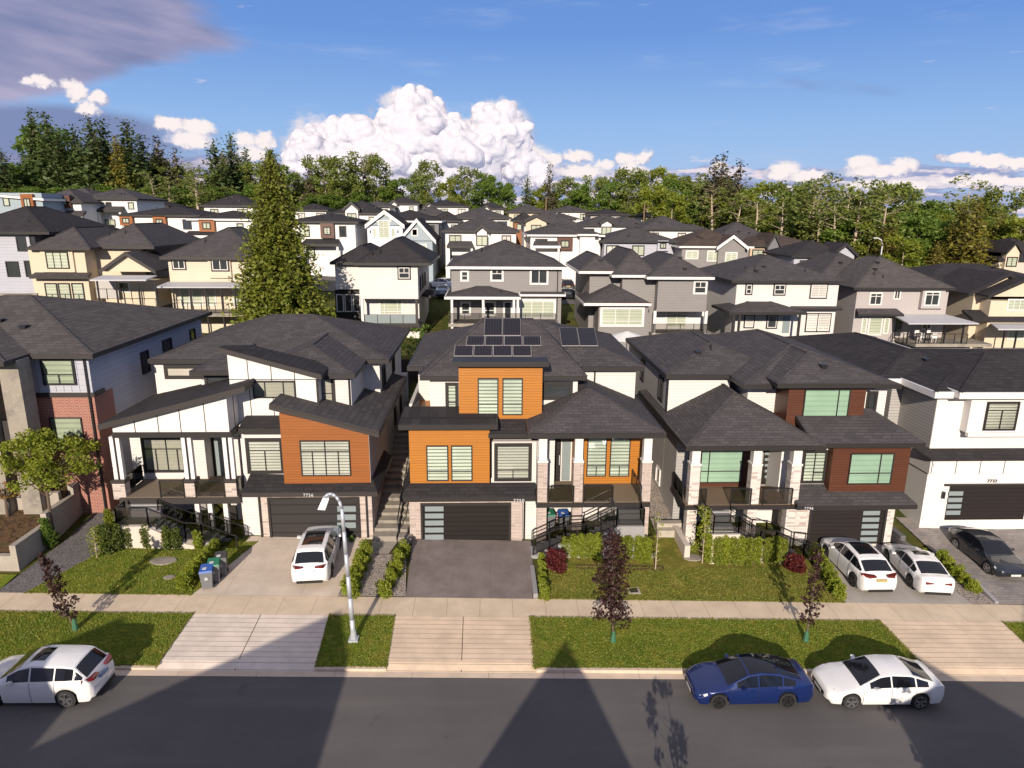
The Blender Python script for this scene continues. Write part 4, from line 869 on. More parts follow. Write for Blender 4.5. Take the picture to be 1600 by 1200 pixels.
# grey house with stepped roofs
B3 = House(1010, 510, Y2, 'grey house with three stepped hipped roofs and wide triple window, behind the orange-fronted house')
for (a, b, pt, dy) in ((921, 972, 428, 2.5), (972, 1027, 433, 1.2)): B3.wall(GREYS, a, b, pt, Y2+dy, Y2+14, 470, z0=4)
B3.wall(GREYS, 1027.3, 1105, 437, Y2, Y2+14, 487, pm=462)
B3.xwall(GREYS, X(921, 450, Y2+2.5)+.02, X(1105, 450, Y2)-.02, Y2+2.52, Y2+14.2, 4, 12.3)
phip(B3, SH, 905, 970, 424, Y2+1.6, 12, 398, fm=WTRIM, vents=1); phip(B3, SH, 957, 1030, 430, Y2+.6, 13, 390, fm=WTRIM, vents=1); phip(B3, SH, 1012, 1116, 433, Y2-.6, 13.5, 398, fm=WTRIM, vents=2)
pwin(B3, 1085, 440, 1103, 458, Y2, hz=[(.5, 0, 1)], v=[(.5, .5, 1)])
x0, x1, z = phip(B3, SH, 913, 1017, 474, Y2-1.4, 7, 444, fm=WTRIM)
B3.wall(GREYS, 935, 1012, 476, Y2-.8, Y2+3, 530, z0=3)
pwin(B3, 940, 482, 1004, 508, Y2-.8, 3, hz=[(.25, 0, 1)], tw=.16, pane=PALE)
B3.wall(WHP, 1018, 1100, 487, Y2+2.49, Y2+3, 525); B3.xwall(GREYS, X(1027, 460, Y2), X(1105, 460, Y2), Y2+.02, Y2+2.5, Zp(1060, 487, Y2), Zp(1060, 487, Y2)+.3)
pwin(B3, 1041, 489, 1072, 511, Y2+2.47, 2, hz=[(.35, 0, 1)], pane=PALE)
dz = Zp(1060, 521, Y2); MB().box(X(1018, 520, Y2), X(1108, 520, Y2), Y2-.1, Y2+2.5, dz-.3, dz).build('deck', CONCD, B3.r); rail(B3.r, [(X(1020, 521, Y2), Y2-.05, dz), (X(1104, 521, Y2), Y2-.05, dz)], sp=1.3)
for px in (1023, 1103): x = X(px, 500, Y2); MB().box(x-.14, x+.14, Y2, Y2+.28, dz, Zp(1060, 486, Y2)).build('post', WTRIM, B3.r)
# white house with black-trimmed windows
B4 = House(1230, 510, Y2, 'white back of a house with black-edged white windows and dark porch roof between grey ones')
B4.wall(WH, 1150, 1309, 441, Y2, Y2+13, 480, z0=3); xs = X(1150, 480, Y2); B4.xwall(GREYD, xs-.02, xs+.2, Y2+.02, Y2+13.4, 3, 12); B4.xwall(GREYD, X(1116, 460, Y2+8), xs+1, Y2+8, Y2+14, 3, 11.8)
phip(B4, SH, 1144, 1319, 439, Y2-.5, 13.5, 399, vents=5); phip(B4, SH, 1112, 1215, 432, Y2+6.5, 8, 408, vents=2)
pwin(B4, 1166, 445, 1174, 459, Y2, fm=WTRIM, tm=DARK, hz=[(.5, 0, 1)]); pwin(B4, 1210, 445, 1226, 460, Y2, tm=DARK, hz=[(.5, 0, 1)], v=[(.5, .5, 1)]); pwin(B4, 1267, 445, 1291, 465, Y2, 2, tm=DARK, pane=ZEBW)
x0, x1, z = phip(B4, SH, 1141, 1260, 488, Y2-2.6, 5.5, 470)
z2 = Zp(1290, 482, Y2-.5); B4.slab(SH, [(x1-.5, Y2-.5, z2), (X(1317, 482, Y2-.5), Y2-.5, z2), (X(1317, 482, Y2-.5), Y2, z2+.15), (x1-.5, Y2, z2+.15)], .22)
pwin(B4, 1164, 493, 1177, 511, Y2, tm=DARK, hz=[(.35, 0, 1)], pane=ZEBW); pwin(B4, 1199, 493, 1213, 512, Y2, tm=DARK); B4.pbox('back_door', FROST, 1223, 1234, 494, 520, Y2-.06, Y2)
pwin(B4, 1260, 491, 1276, 517, Y2, tm=DARK, hz=[(.22, 0, 1)], v=[(.5, 0, .22)], pane=ZEBW); pwin(B4, 1277.5, 491, 1296, 517, Y2, tm=DARK, hz=[(.22, 0, 1)], v=[(.5, 0, .22)], pane=ZEBW)
for px in (1146, 1155, 1249): x = X(px, 500, Y2-2.4); MB().box(x-.1, x+.1, Y2-2.5, Y2-2.3, 4, z-.2).build('post', DARK, B4.r)
B4.winx(xs-.02, Y2+3, Y2+3.9, 9.8, 11.2, -1, tw=.1); B4.winx(xs-.02, Y2+4.5, Y2+5.4, 6.2, 7.6, -1, tw=.1)
# grey stucco
B5 = House(1410, 515, Y2, 'grey stucco house with long light metal patio cover over its deck')
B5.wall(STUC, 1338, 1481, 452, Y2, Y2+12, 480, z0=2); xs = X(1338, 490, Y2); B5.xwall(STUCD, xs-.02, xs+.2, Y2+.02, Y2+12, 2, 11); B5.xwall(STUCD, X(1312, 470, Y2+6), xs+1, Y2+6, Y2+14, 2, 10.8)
phip(B5, SH4, 1335, 1493, 450, Y2-.5, 12.5, 401, vents=4); phip(B5, SH, 1277, 1400, 438, Y2+5, 11, 395, vents=2)
pwin(B5, 1359, 458, 1377, 476, Y2, 2, tw=.07, hz=[(.72, 0, 1)]); pwin(B5, 1397, 454, 1406, 467, Y2, 2, tw=.07)
MB().box(X(1436, 470, Y2), X(1471, 470, Y2), Y2-.45, Y2, Zp(1450, 482, Y2-.4), Zp(1450, 453, Y2-.4)).build('bay', STUC, B5.r); pwin(B5, 1445, 456, 1467, 477, Y2-.45, 2, tw=.07, hz=[(.78, 0, 1)])
z2 = Zp(1375, 491, Y2-.9); B5.slab(SH, [(X(1341, 491, Y2-.9), Y2-.9, z2), (X(1413, 491, Y2-.9), Y2-.9, z2), (X(1408, 491, Y2-.9), Y2, z2+.45), (X(1343, 491, Y2-.9), Y2, z2+.45)], .22)
pwin(B5, 1346, 497, 1353, 521, Y2, tw=.06, pane=PALE); pwin(B5, 1357, 496, 1377, 523, Y2, tw=.07, pane=PALE); pwin(B5, 1381, 497, 1388, 521, Y2, tw=.06, pane=PALE)
cover(B5, 1420, 1530, 505, Y2-3.5, 1394, 1478, 491, Y2, PCOV, (1421, 1449, 1479, 1507), 3.5)
dz = 6.2; MB().box(X(1398, 525, Y2), X(1512, 525, Y2), Y2-3.6, Y2, dz-.3, dz).build('deck', CONCD, B5.r); rail(B5.r, [(X(1398, 525, Y2-.2), Y2-.2, dz), (X(1412, 525, Y2-3.5), Y2-3.5, dz), (X(1512, 525, Y2-3.5), Y2-3.5, dz)], sp=1.4, glass=False)
pwin(B5, 1441, 502, 1454, 514, Y2, 2, tw=.05); B5.pbox('back_door', DGL, 1399, 1409, 497, 525, Y2-.05, Y2)
for i in range(4):
    x = X(1436+i*9, 523, Y2-2.2); yy = Y2-2.6+(i % 2)*1.5
    c = empty('patio_chair', (x, yy, dz), 'white moulded patio chair on the covered grey stucco deck, '+['leftmost', 'second from left', 'third from left', 'rightmost'][i], 'chair', 'white patio chairs on the covered deck')
    MB().box(x-.25, x+.25, yy-.25, yy+.25, dz+.42, dz+.47).build('seat', WTRIM, c); b_ = yy+.22 if i % 2 else yy-.27
    MB().box(x-.25, x+.25, b_, b_+.05, dz+.47, dz+.95).build('backrest', WTRIM, c)
    for sx_ in (-.22, .22):
        for sy_ in (-.22, .22): MB().cyl((x+sx_, yy+sy_, dz), (x+sx_, yy+sy_, dz+.42), .02).build('leg', WTRIM, c)
tx_, ty_ = X(1446, 523, Y2-1.9), Y2-1.9; c = empty('patio_table', (tx_, ty_, dz), 'dark outdoor table among white chairs under the metal patio cover', 'table')
MB().box(tx_-.8, tx_+.8, ty_-.4, ty_+.4, dz+.70, dz+.74).build('table_top', BLACK, c)
for sx_ in (-.7, .7):
    for sy_ in (-.3, .3): MB().cyl((tx_+sx_, ty_+sy_, dz), (tx_+sx_, ty_+sy_, dz+.7), .03).build('leg', BLACK, c)
# cream house right
B6 = House(1550, 515, Y2, 'cream house with two overlapping front gables at the right edge')
B6.wall(CREAM2, 1519, 1546, 458, Y2, Y2+12, 500, z0=2); B6.wall(CREAM2, 1546, 1640, 470, Y2-1.5, Y2+12, 500, z0=2); xs = X(1519, 480, Y2)
B6.xwall(plain('stucco_tan', (.42, .34, .25), .8), X(1482, 470, Y2+4), xs+.5, Y2+4, Y2+13, 2, 11); B6.xwall(CREAM2, xs-.01, xs+.3, Y2+.01, Y2+12, 2, 11.2)
phip(B6, SH2, 1440, 1680, 445, Y2+4.5, 13, 412, vents=4)
ex, e2 = X(1513, 460, Y2-.5), X(1632, 460, Y2-.5); z = Zp(1515, 461, Y2-.5); B6.gable(SH2, ex, e2, Y2-.5, Y2+7, z, at(1573, 429, Y2-.5).z-z, CREAM2)
ex, e2 = X(1544, 462, Y2-2), X(1668, 462, Y2-2); z = Zp(1545, 464, Y2-2); B6.gable(SH2, ex, e2, Y2-2, Y2+5, z, at(1606, 434, Y2-2).z-z, CREAM2)
pwin(B6, 1574, 468, 1602, 485, Y2-1.5, 3, tw=.06, pane=PALE)
z2 = Zp(1560, 499, Y2-2); B6.slab(SH2, [(X(1520, 500, Y2-2), Y2-2, z2), (X(1660, 500, Y2-2), Y2-2, z2), (X(1660, 500, Y2-2), Y2-.2, z2+.7), (X(1520, 500, Y2-2), Y2-.2, z2+.7)], .22, DARK)
pwin(B6, 1534, 511, 1546, 521, Y2, 2, tw=.05); pwin(B6, 1575, 509, 1612, 530, Y2-1.5, 3, tw=.06, pane=PALE)
cover(B6, 1560, 1640, 514, Y2-5, 1548, 1640, 505, Y2-1.5, PCOV, (1571, 1590), 3)
rail(B6.r, [(X(1530, 535, Y2-4), Y2-4, 4.9), (X(1640, 535, Y2-4), Y2-4, 4.9)], sp=1.4, glass=False); MB().box(X(1530, 535, Y2-4), X(1640, 535, Y2-4), Y2-4, Y2, 4.6, 4.9).build('deck', CONCD, B6.r)
# white house left of centre
B1 = House(605, 505, Y2, 'white house with one square window high up, half behind the tall conifer')
B1.wall(WH, 561, 653, 413, Y2, Y2+13, 467, name='wall'); B1.wall(WH, 524, 561, 413, Y2+2, Y2+13, 452); B1.wall(WH, 568, 655, 466, Y2+1.8, Y2+13, 500, z0=4)
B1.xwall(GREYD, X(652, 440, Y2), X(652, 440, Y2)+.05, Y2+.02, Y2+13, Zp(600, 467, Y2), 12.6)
phip(B1, SH2, 552, 672, 411, Y2-.6, 13.5, 372, vents=3); phip(B1, SH2, 516, 600, 410, Y2+1.3, 11, 383)
pwin(B1, 623, 418, 640, 435, Y2, hz=[(.5, 0, 1)], v=[(.5, .5, 1)], tm=DARK)
pwin(B1, 594, 468, 628, 491, Y2+1.8, 2, hz=[(.2, 0, 1)], v=[(.2, 0, 1), (.8, 0, 1)], pane=PALE)
dz = Zp(600, 507, Y2); MB().box(X(566, 507, Y2), X(656, 507, Y2), Y2, Y2+2, dz-.3, dz).build('deck', DARK, B1.r); rail(B1.r, [(X(570, 507, Y2), Y2+.05, dz), (X(650, 507, Y2), Y2+.05, dz)], sp=1.2, gm=FROST)
for px in (566, 651): x = X(px, 485, Y2); MB().box(x-.12, x+.12, Y2, Y2+.25, dz, Zp(600, 467, Y2)).build('post', WHP if px < 600 else DARK2, B1.r)
B1.wall(DARK, 524, 566, 453, Y2+2.5, Y2+6, 500, z0=4, name='sunroom'); 
for i in range(3): pwin(B1, 526+i*13, 460, 537+i*13, 487, Y2+2.5, tw=.02)
for yy in (Y2+2, Y2+4.5, Y2+7): B1.winx(X(652, 440, Y2)+.05, yy, yy+.8, 10.6, 12, 1, tw=.08)
B1.slab(SH2, [(X(652, 460, Y2), Y2+4, 10), (X(652, 460, Y2)+1, Y2+4, 9.8), (X(652, 460, Y2)+1, Y2+9, 9.8), (X(652, 460, Y2), Y2+9, 10)], .2)
# cream houses left
B0 = House(320, 470, Y2, 'cream house with white-framed windows and long glazed patio cover, just left of the conifer')
B0.wall(CREAM, 264, 400, 404, Y2, Y2+13, 440, z0=6); phip(B0, SH, 250, 412, 402, Y2-.6, 13.5, 355, vents=2, fm=DARK2)
pwin(B0, 270.5, 407, 289, 420, Y2, 2, tm=DARK2); pwin(B0, 332, 406, 356, 422, Y2, 2, tm=DARK2); MB().box(X(327, 420, Y2), X(362, 420, Y2), Y2-.25, Y2, Zp(345, 434, Y2), Zp(345, 404, Y2)).build('bay', CREAM, B0.r)
pwin(B0, 332, 406, 356, 422, Y2-.25, 2, tm=DARK2, tw=.14)
cover(B0, 243, 385, 448, Y2-3, 262, 392, 440, Y2, PCOV, (244, 270, 296, 320, 345, 366, 384), 5)
for a, b in ((282, 297), (301, 317), (321, 337), (365, 384)): pwin(B0, a, 451, b, 477, Y2, hz=[(.25, 0, 1)], tw=.05, pane=PALE)
dz = Zp(310, 483, Y2); MB().box(X(262, 483, Y2), X(400, 483, Y2), Y2-3, Y2, dz-.3, dz).build('deck', CONCD, B0.r); rail(B0.r, [(X(250, 483, Y2-3), Y2-2.9, dz), (X(400, 483, Y2-3), Y2-2.9, dz)], sp=1.2, glass=False)
BA = House(120, 460, Y2, 'cream house with gable over its patio and two upper roof sections, at the left')
BA.wall(CREAM2, 50, 137, 388, Y2, Y2+13, 475, z0=6); BA.wall(CREAM2, 150, 228, 386, Y2+2, Y2+13, 475, z0=6); BA.xwall(GREYD, X(228, 400, Y2+2), X(228, 400, Y2+2)+.1, Y2+2.1, Y2+13, 6, 14.8)  # right wall of the cream house coloured dark grey to stand for its shade
phip(BA, SH, 42, 140, 387, Y2-.6, 11, 355, vents=1, fm=DARK2); phip(BA, SH, 130, 240, 385, Y2+1.4, 13, 349, vents=2, fm=DARK2)
BA.win(73, 394, 107, 419, Y2-.2, v=[(.33, 0, 1), (.66, 0, 1)], pane=PALE, tw=.05); MB().box(X(67, 410, Y2), X(117, 410, Y2), Y2-.2, Y2, Zp(90, 425, Y2), Zp(90, 389, Y2)).build('bay', CREAM2, BA.r)
for a, b in ((72, 90), (93, 110), (114, 131)): BA.win(a, 443, b, 467, Y2, hz=[(.3, 0, 1)], v=[(.5, 0, .3)], pane=PALE, tw=.06)
z2 = Zp(90, 432, Y2-.8); BA.slab(SH, [(X(45, 432, Y2-.8), Y2-.8, z2), (X(138, 432, Y2-.8), Y2-.8, z2), (X(136, 432, Y2-.8), Y2, z2+.3), (X(47, 432, Y2-.8), Y2, z2+.3)], .22, DARK2)
ex, e2 = X(155, 425, Y2-1.5), X(243, 425, Y2-1.5); z = Zp(200, 425, Y2-1.5); BA.gable(SH, ex, e2, Y2-1.5, Y2+4, z, at(192, 396, Y2-1.5).z-z, CREAM2, fm=DARK2)
cover(BA, 140, 228, 437, Y2-4, 160, 245, 430, Y2-1.5, PCOV, (151, 180, 215, 242), 6); BA.wall(plain('patio_screen', (.42, .40, .38), .8), 150, 185, 438, Y2-1, Y2-.9, 466)
BA.wall(CREAM2, 185, 243, 438, Y2-.5, Y2+3, 480); pwin(BA, 186, 441, 202, 455, Y2-.5); rail(BA.r, [(X(150, 472, Y2-3.8), Y2-3.8, 10.3), (X(245, 472, Y2-3.8), Y2-3.8, 10.3)], sp=1.2, glass=False)
BL = House(20, 440, Y2+1, 'pale blue-white three-storey house at the left edge with black-framed windows')
BL.wall(BLUEW, -60, 56, 362, Y2+1, Y2+13, 455, z0=6); phip(BL, SH2, -90, 76, 362, Y2+.4, 13, 322, vents=1)
BL.win(27, 371, 41, 392, Y2+1, tw=.05); BL.win(11, 409, 30, 432, Y2+1, tw=.05); BL.win(40, 408, 53, 432, Y2+1, tw=.05); BL.win(47, 368, 55, 382, Y2+1, tw=.04)
MB().box(X(-60, 460, Y2-2), X(60, 460, Y2-2), Y2-2.2, Y2-2, 6, Zp(30, 458, Y2-2)).build('yard_wall', CONCD, BL.r)

# ================================================================ houses farther back
def far(px0, px1, pe, pt, Y, wm, label, rm=SH, fm=DARK, D=None, rows=2, cols=None, boxes=(), gables=(), frame=None, pane=None, lower=None, steps=(), flat=False, grp='houses of the far streets'):
    Hh = House((px0+px1)/2, pe+20, Y, label, grp)
    e = .5; z = Zp((px0+px1)/2, pe, Y-e); x0, x1 = X(px0, pe, Y-e), X(px1, pe, Y-e); w = x1-x0; D = D or min(13, max(9, w)); gz = g((x0+x1)/2, Y)
    MB().box(x0+e, x1-e, Y, Y+D, gz-3, z-.1).build('wall', wm, Hh.r)
    if not flat: Hh.hip(rm, x0, x1, Y-e, Y-e+D+1, z, ppitch(x0, x1, Y-e, Y-e+D+1, z, pt, (px0+px1)/2), fm=fm, vents=3 if w > 9 else 1)
    else: Hh.slab(rm, [(x0, Y-e, z), (x1, Y-e, z+(flat if flat is not True else 0)), (x1, Y+D, z+(flat if flat is not True else 0)), (x0, Y+D, z)], .35, fm)
    fr = frame or DARK
    for (a, b, m_, top, bot) in boxes:
        xa, xb = X(a, top, Y-.5), X(b, top, Y-.5); MB().box(xa, xb, Y-.55, Y+.5, Zp(a, bot, Y-.5), Zp(a, top, Y-.5)).build('facade_box', m_, Hh.r)
        c = (xa+xb)/2; ww = (xb-xa)*.5; zc = (Zp(a, bot, Y-.5)+Zp(a, top, Y-.5))/2; hh = min(1.5, (Zp(a, top, Y-.5)-Zp(a, bot, Y-.5))*.5)
        window(Hh.r, (c-ww/2, Y-.55, zc-hh/2), (1, 0, 0), (0, -1, 0), ww, hh, v=[(.5, 0, 1)], fm=fr, pane=pane or PALE, fw=.09, tw=.06)
    for (a, b, base, apex, wm2) in gables:
        xa, xb = X(a, base, Y-1), X(b, base, Y-1); zb_ = Zp((a+b)/2, base, Y-1); Hh.gable(rm, xa, xb, Y-1., Y+D/2, zb_, Zp((a+b)/2, apex, Y-1)-zb_, wm2, fm=fm, bw=.3)
        MB().box(xa+.4, xb-.4, Y-.62, Y+.5, gz, zb_).build('gable_bay', wm2, Hh.r)
        c = (xa+xb)/2; window(Hh.r, (c-.8, Y-.62, zb_-2.0), (1, 0, 0), (0, -1, 0), 1.6, 1.4, v=[(.5, 0, 1)], fm=fr, pane=pane or PALE, fw=.09, tw=.06)
    n = cols or max(2, int(w/3.4)); 
    for r in range(rows):
        zt_ = z-.65-r*2.9
        for i in range(n):
            c = x0+w*(i+.5)/n+random.uniform(-.25, .25); ww = random.choice((.9, 1.3, 1.7)); hh = random.choice((1.1, 1.4))
            if any(X(a, top, Y)-ww/2-.1 < c < X(b, top, Y)+ww/2+.1 for a, b, m_, top, bot in boxes) or any(X(a, base, Y)-.3 < c < X(b, base, Y)+.3 for a, b, base, _, _ in gables): continue
            if c-ww/2 < x0+e+.2 or c+ww/2 > x1-e-.2: continue
            window(Hh.r, (c-ww/2, Y, zt_-hh), (1, 0, 0), (0, -1, 0), ww, hh, v=[(.5, 0, 1)] if ww > 1 else (), fm=fr, pane=random.choice((PALE, DGL, ZEBW, PALE)), fw=.09, tw=.06)
    if lower:                                                # porch roof band between the storeys
        a, b, pe2 = lower; z2 = Zp((a+b)/2, pe2, Y-1.6); Hh.slab(rm, [(X(a, pe2, Y-1.6), Y-1.6, z2), (X(b, pe2, Y-1.6), Y-1.6, z2), (X(b, pe2, Y-1.6)-.3, Y, z2+.6), (X(a, pe2, Y-1.6)+.3, Y, z2+.6)], .35, fm)
        for px in (a+3, b-3): x = X(px, pe2, Y-1.4); MB().box(x-.15, x+.15, Y-1.5, Y-1.2, gz, z2-.3).build('post', WTRIM, Hh.r)
    for (a, b, pe3, pt3, dy) in steps:
        z3 = Zp((a+b)/2, pe3, Y-dy); xa, xb = X(a, pe3, Y-dy), X(b, pe3, Y-dy); MB().box(xa+.4, xb-.4, Y-dy+.5, Y+1, gz-2, z3-.1).build('wall', wm, Hh.r)
        Hh.hip(rm, xa, xb, Y-dy, Y-dy+min(10, xb-xa)+dy, z3, ppitch(xa, xb, Y-dy, Y-dy+min(10, xb-xa)+dy, z3, pt3, (a+b)/2), fm=fm)
    return Hh
SBL = siding('siding_bluegrey', (.30, .36, .40), .2, .2)
far(-60, 66, 300, 290, 112, SBL, 'slate-blue house with a tall rust panel under a white sloped eave, far upper left', fm=WTRIM, flat=-.9, boxes=((31, 50, RUST, 303, 332),), rows=1)
far(45, 128, 315, 295, 118, WHP, 'white house with dark porch and gable behind the slate-blue one', lower=(85, 130, 335), boxes=((88, 108, MAROON, 305, 325),))
far(62, 152, 311, 293, 128, BLUEW, 'bluish-white house with a pointed roof below the left firs', gables=((120, 150, 322, 309, SBL),))
far(118, 215, 310, 294, 124, WHP, 'long white house with balcony end below the left firs', lower=(150, 190, 328), frame=DARK)
far(183, 312, 336, 322, 108, WHP, 'low white house with two rust-coloured window bays in the left background', boxes=((186, 206, RUST, 337, 352), (238, 258, RUST, 337, 360)), lower=(205, 260, 362), rm=SH2)
far(312, 398, 321, 303, 125, WHP, 'plain white house standing highest under the trees, left of the conifer', rm=SH2)
far(291, 400, 342, 329, 104, WHP, 'white house with rust bay and white-edged slanted roof just left of the conifer', boxes=((310, 334, RUST, 343, 362),), fm=WTRIM, rm=SH2, lower=(285, 335, 368))
far(205, 262, 322, 313, 140, WHP, 'small-looking white house tucked behind the rust-bayed one', rm=SH2)
far(448, 559, 346, 333, 98, WHP, 'white house with brown panel just right of the conifer', boxes=((500, 521, MAROON, 349, 372),), rm=SH2, lower=(470, 530, 381))
far(455, 512, 328, 318, 150, WHP, 'white cottage-like house peeking out right of the conifer top', rm=SH2)
far(516, 600, 333, 313, 128, WHP, 'white house with a small pointed white gable right of the conifer', gables=((535, 562, 328, 316, WHP),), rm=SH2)
T3 = far(580, 690, 345, 328, 108, GREYD, 'blue-grey house behind the pair of white-edged gables', rm=SH2, rows=1, fm=WTRIM)
r3 = House(632, 395, 100, 'white and grey cottage-style house with two steep white-edged gables, arched window', 'houses of the far streets'); Y = 100
r3.wall(plain('render_lightgrey', (.60, .61, .66), .7), 575, 630, 352, Y, Y+9, 420, z0=8); xa, xb = X(570, 353, Y-.4), X(632, 353, Y-.4); z = Zp(600, 353, Y-.4); r3.gable(SH2, xa, xb, Y-.4, Y+9, z, Zp(600, 330, Y-.4)-z, SBL, fm=WTRIM, bw=.4)
r3.win(592, 345, 608, 372, Y, v=[(.5, 0, 1)], hz=[(.6, 0, 1)], pane=PALE, fm=WTRIM, tw=.1)
ar = MB()
for i in range(8):
    a0, a1 = PI*i/8, PI*(i+1)/8; c = at(600, 347, Y-.1); R_ = .9; ar.prism([c+Vector((math.cos(a0)*R_, 0, math.sin(a0)*R_)), c+Vector((math.cos(a1)*R_, 0, math.sin(a1)*R_)), c+Vector((math.cos(a1)*R_*1.2, 0, math.sin(a1)*R_*1.2)), c+Vector((math.cos(a0)*R_*1.2, 0, math.sin(a0)*R_*1.2))], (0, .1, 0))
r3.part(ar, 'window_arch', WTRIM)
for a in (583, 612): r3.win(a, 357, a+5, 370, Y, fm=WTRIM, pane=PALE, tw=.05)
for a in (578, 621): r3.win(a, 360, a+1.5, 364, Y, fm=BLACK, pane=DGL)
r3.wall(SBL, 630, 676, 376, Y-2, Y+9, 420, z0=8); xa, xb = X(622, 377, Y-2.4), X(681, 377, Y-2.4); z = Zp(650, 377, Y-2.4); r3.gable(SH2, xa, xb, Y-2.4, Y+9, z, Zp(647, 343, Y-2.4)-z, SBL, fm=WTRIM, bw=.4)
r3.win(644, 358, 652, 368, Y-1.98, fm=WTRIM, tw=.1); r3.win(650, 382, 666, 392, Y-2, fm=WTRIM, tw=.08, v=[(.5, 0, 1)], pane=PALE)
far(690, 812, 361, 338, 102, WHP, 'white house with central white gable straight behind the mid-grey house', gables=((741, 765, 362, 352, WHP),), frame=DARK2, lower=(698, 740, 384))
far(700, 800, 340, 324, 122, WHP, 'white house whose dark roof rises behind the white-gabled one', rm=SH, rows=1)
r4 = far(824, 945, 367, 346, 102, WHP, 'white house with brown inset panel and flat white balcony bands, centre background', boxes=((871, 895, MAROON, 371, 391), (909, 928, MAROON, 368, 393)), fm=WTRIM, lower=(832, 876, 384), steps=((903, 935, 366, 362, 1.5),))
far(815, 905, 350, 328, 116, WHP, 'white house with cream-panelled gable end left of centre background', gables=((818, 858, 346, 336, CREAM2),), rows=1)
far(905, 1000, 352, 336, 122, WHP, 'white house with small white dormer gable, middle background', gables=((937, 960, 349, 342, WHP),))
far(940, 1062, 377, 355, 100, BLUEW, 'bluish-white house with flat-topped bay behind the stepped grey roofs', boxes=((1028, 1045, BLUEW, 376, 392),), fm=DARK)
far(1000, 1092, 358, 337, 118, WHP, 'white house with pyramid-like dark roof in front of the yellow-green trees')
far(1062, 1178, 385, 358, 96, GREYS, 'grey house with paired white-edged gables and brown-tinged roof, right background', rm=SH3, fm=WTRIM, frame=WTRIM, gables=((1120, 1170, 388, 369, GREYS),))
far(1118, 1215, 375, 347, 112, STUC, 'stucco house with broad dark roof at the foot of the wood, right of centre', rm=SH)
far(1170, 1285, 384, 364, 104, plain('render_peach', (.55, .40, .30), .8), 'peach-walled house with brown roof and steep porch gable', rm=SH3, gables=((1198, 1222, 388, 366, GREYD),), fm=DARK2)
far(1238, 1340, 400, 376, 90, BLUEW, 'grey-white house with two dark-edged gables behind the stucco house', rm=SH2, gables=((1300, 1342, 399, 381, BLUEW),))
far(1440, 1482, 398, 384, 120, MAROON, 'small dark reddish-brown modern building among the right-hand trees', flat=True, rows=1, rm=SH2, fm=DARK)
far(1560, 1690, 406, 372, 105, plain('render_beige', (.50, .44, .38), .8), 'beige house with steep dark gables at the right edge below the conifer', rm=SH2, gables=((1572, 1600, 396, 378, CREAM2),))
tiny = [(600, 655, 318, 307, 160, WHP, 'distant white house with wide low roof under the cloud, left one'), (560, 612, 322, 314, 150, WHP, 'distant white house with orange-tinted end wall'), (655, 735, 322, 312, 165, WHP, 'distant white house on the skyline left of centre'),
 (745, 790, 326, 315, 172, WHP, 'distant house with a grey pyramid roof at the centre skyline'), (792, 858, 331, 319, 158, CREAM2, 'distant cream-tinted house at the centre skyline'), (860, 925, 330, 321, 172, WHP, 'distant white house right of the skyline centre'),
 (920, 986, 335, 326, 160, STUC, 'distant pale grey house with low gable beside the lamp-post'), (1000, 1048, 338, 330, 170, WHP, 'distant white house partly hidden by small trees'), (960, 1005, 347, 338, 140, RUST, 'distant orange-walled house behind the white ones'),
 (640, 700, 335, 322, 132, WHP, 'white terrace-like house right behind the blue-grey one'), (668, 722, 345, 330, 118, WHP, 'tall narrow white house left of the white-gabled one'), (800, 840, 345, 332, 138, RUST, 'narrow rust-fronted house in the centre background'),
 (850, 905, 341, 333, 145, WHP, 'low white house seen over the cream-gabled one'), (1060, 1120, 362, 350, 128, WHP, 'white house half hidden between two dark roofs, right of centre')]
for a, b, pe, pt, Y, wm, lb in tiny: far(a, b, pe, pt, Y, wm, lb, rows=1, rm=random.choice((SH, SH2)), gables=((a+8, a+22, pe+1, pe-5, WHP),) if random.random() < .5 else ())
# ================================================================ houses across the street (their roofs shade the road)
def across(xc, w, yr, zr, label, kind=0, wm=WH):
    Hh = empty('house', (xc, yr, 0), label, 'house', 'houses across the street'); Hs = House.__new__(House); Hs.r = Hh; Hs.roofs = []; Hs.g = 0
    zt_ = zr-2.3; MB().box(xc-w/2, xc+w/2, yr-7, yr+6, -1, zt_).build('wall', wm, Hh)
    if kind == 0: Hs.hip(SH, xc-w/2-.5, xc+w/2+.5, yr-7.5, yr+6.5, zt_, 2.3/((w+1)/2 if w < 13 else 7))
    else: Hs.gable(SH, xc-w/2-.5, xc+w/2+.5, yr-7.5, yr+6.5, zt_, 2.3, wm)
    for i in (-1, 1): window(Hh, (xc+i*w/4-.8, yr-7, 4), (1, 0, 0), (0, -1, 0), 1.6, 1.4, v=[(.5, 0, 1)], pane=PALE)
def shade(px, py, zr):                                          # where a roof peak must stand for its shadow to fall there
    d = ray(px, py); k = (0-CH)/d.z; Xs, Ys = d.x*k, d.y*k; c = 1/math.tan(SUN_EL); return Xs-zr*c*math.sin(SUN_AZ), Ys-zr*c*math.cos(SUN_AZ)
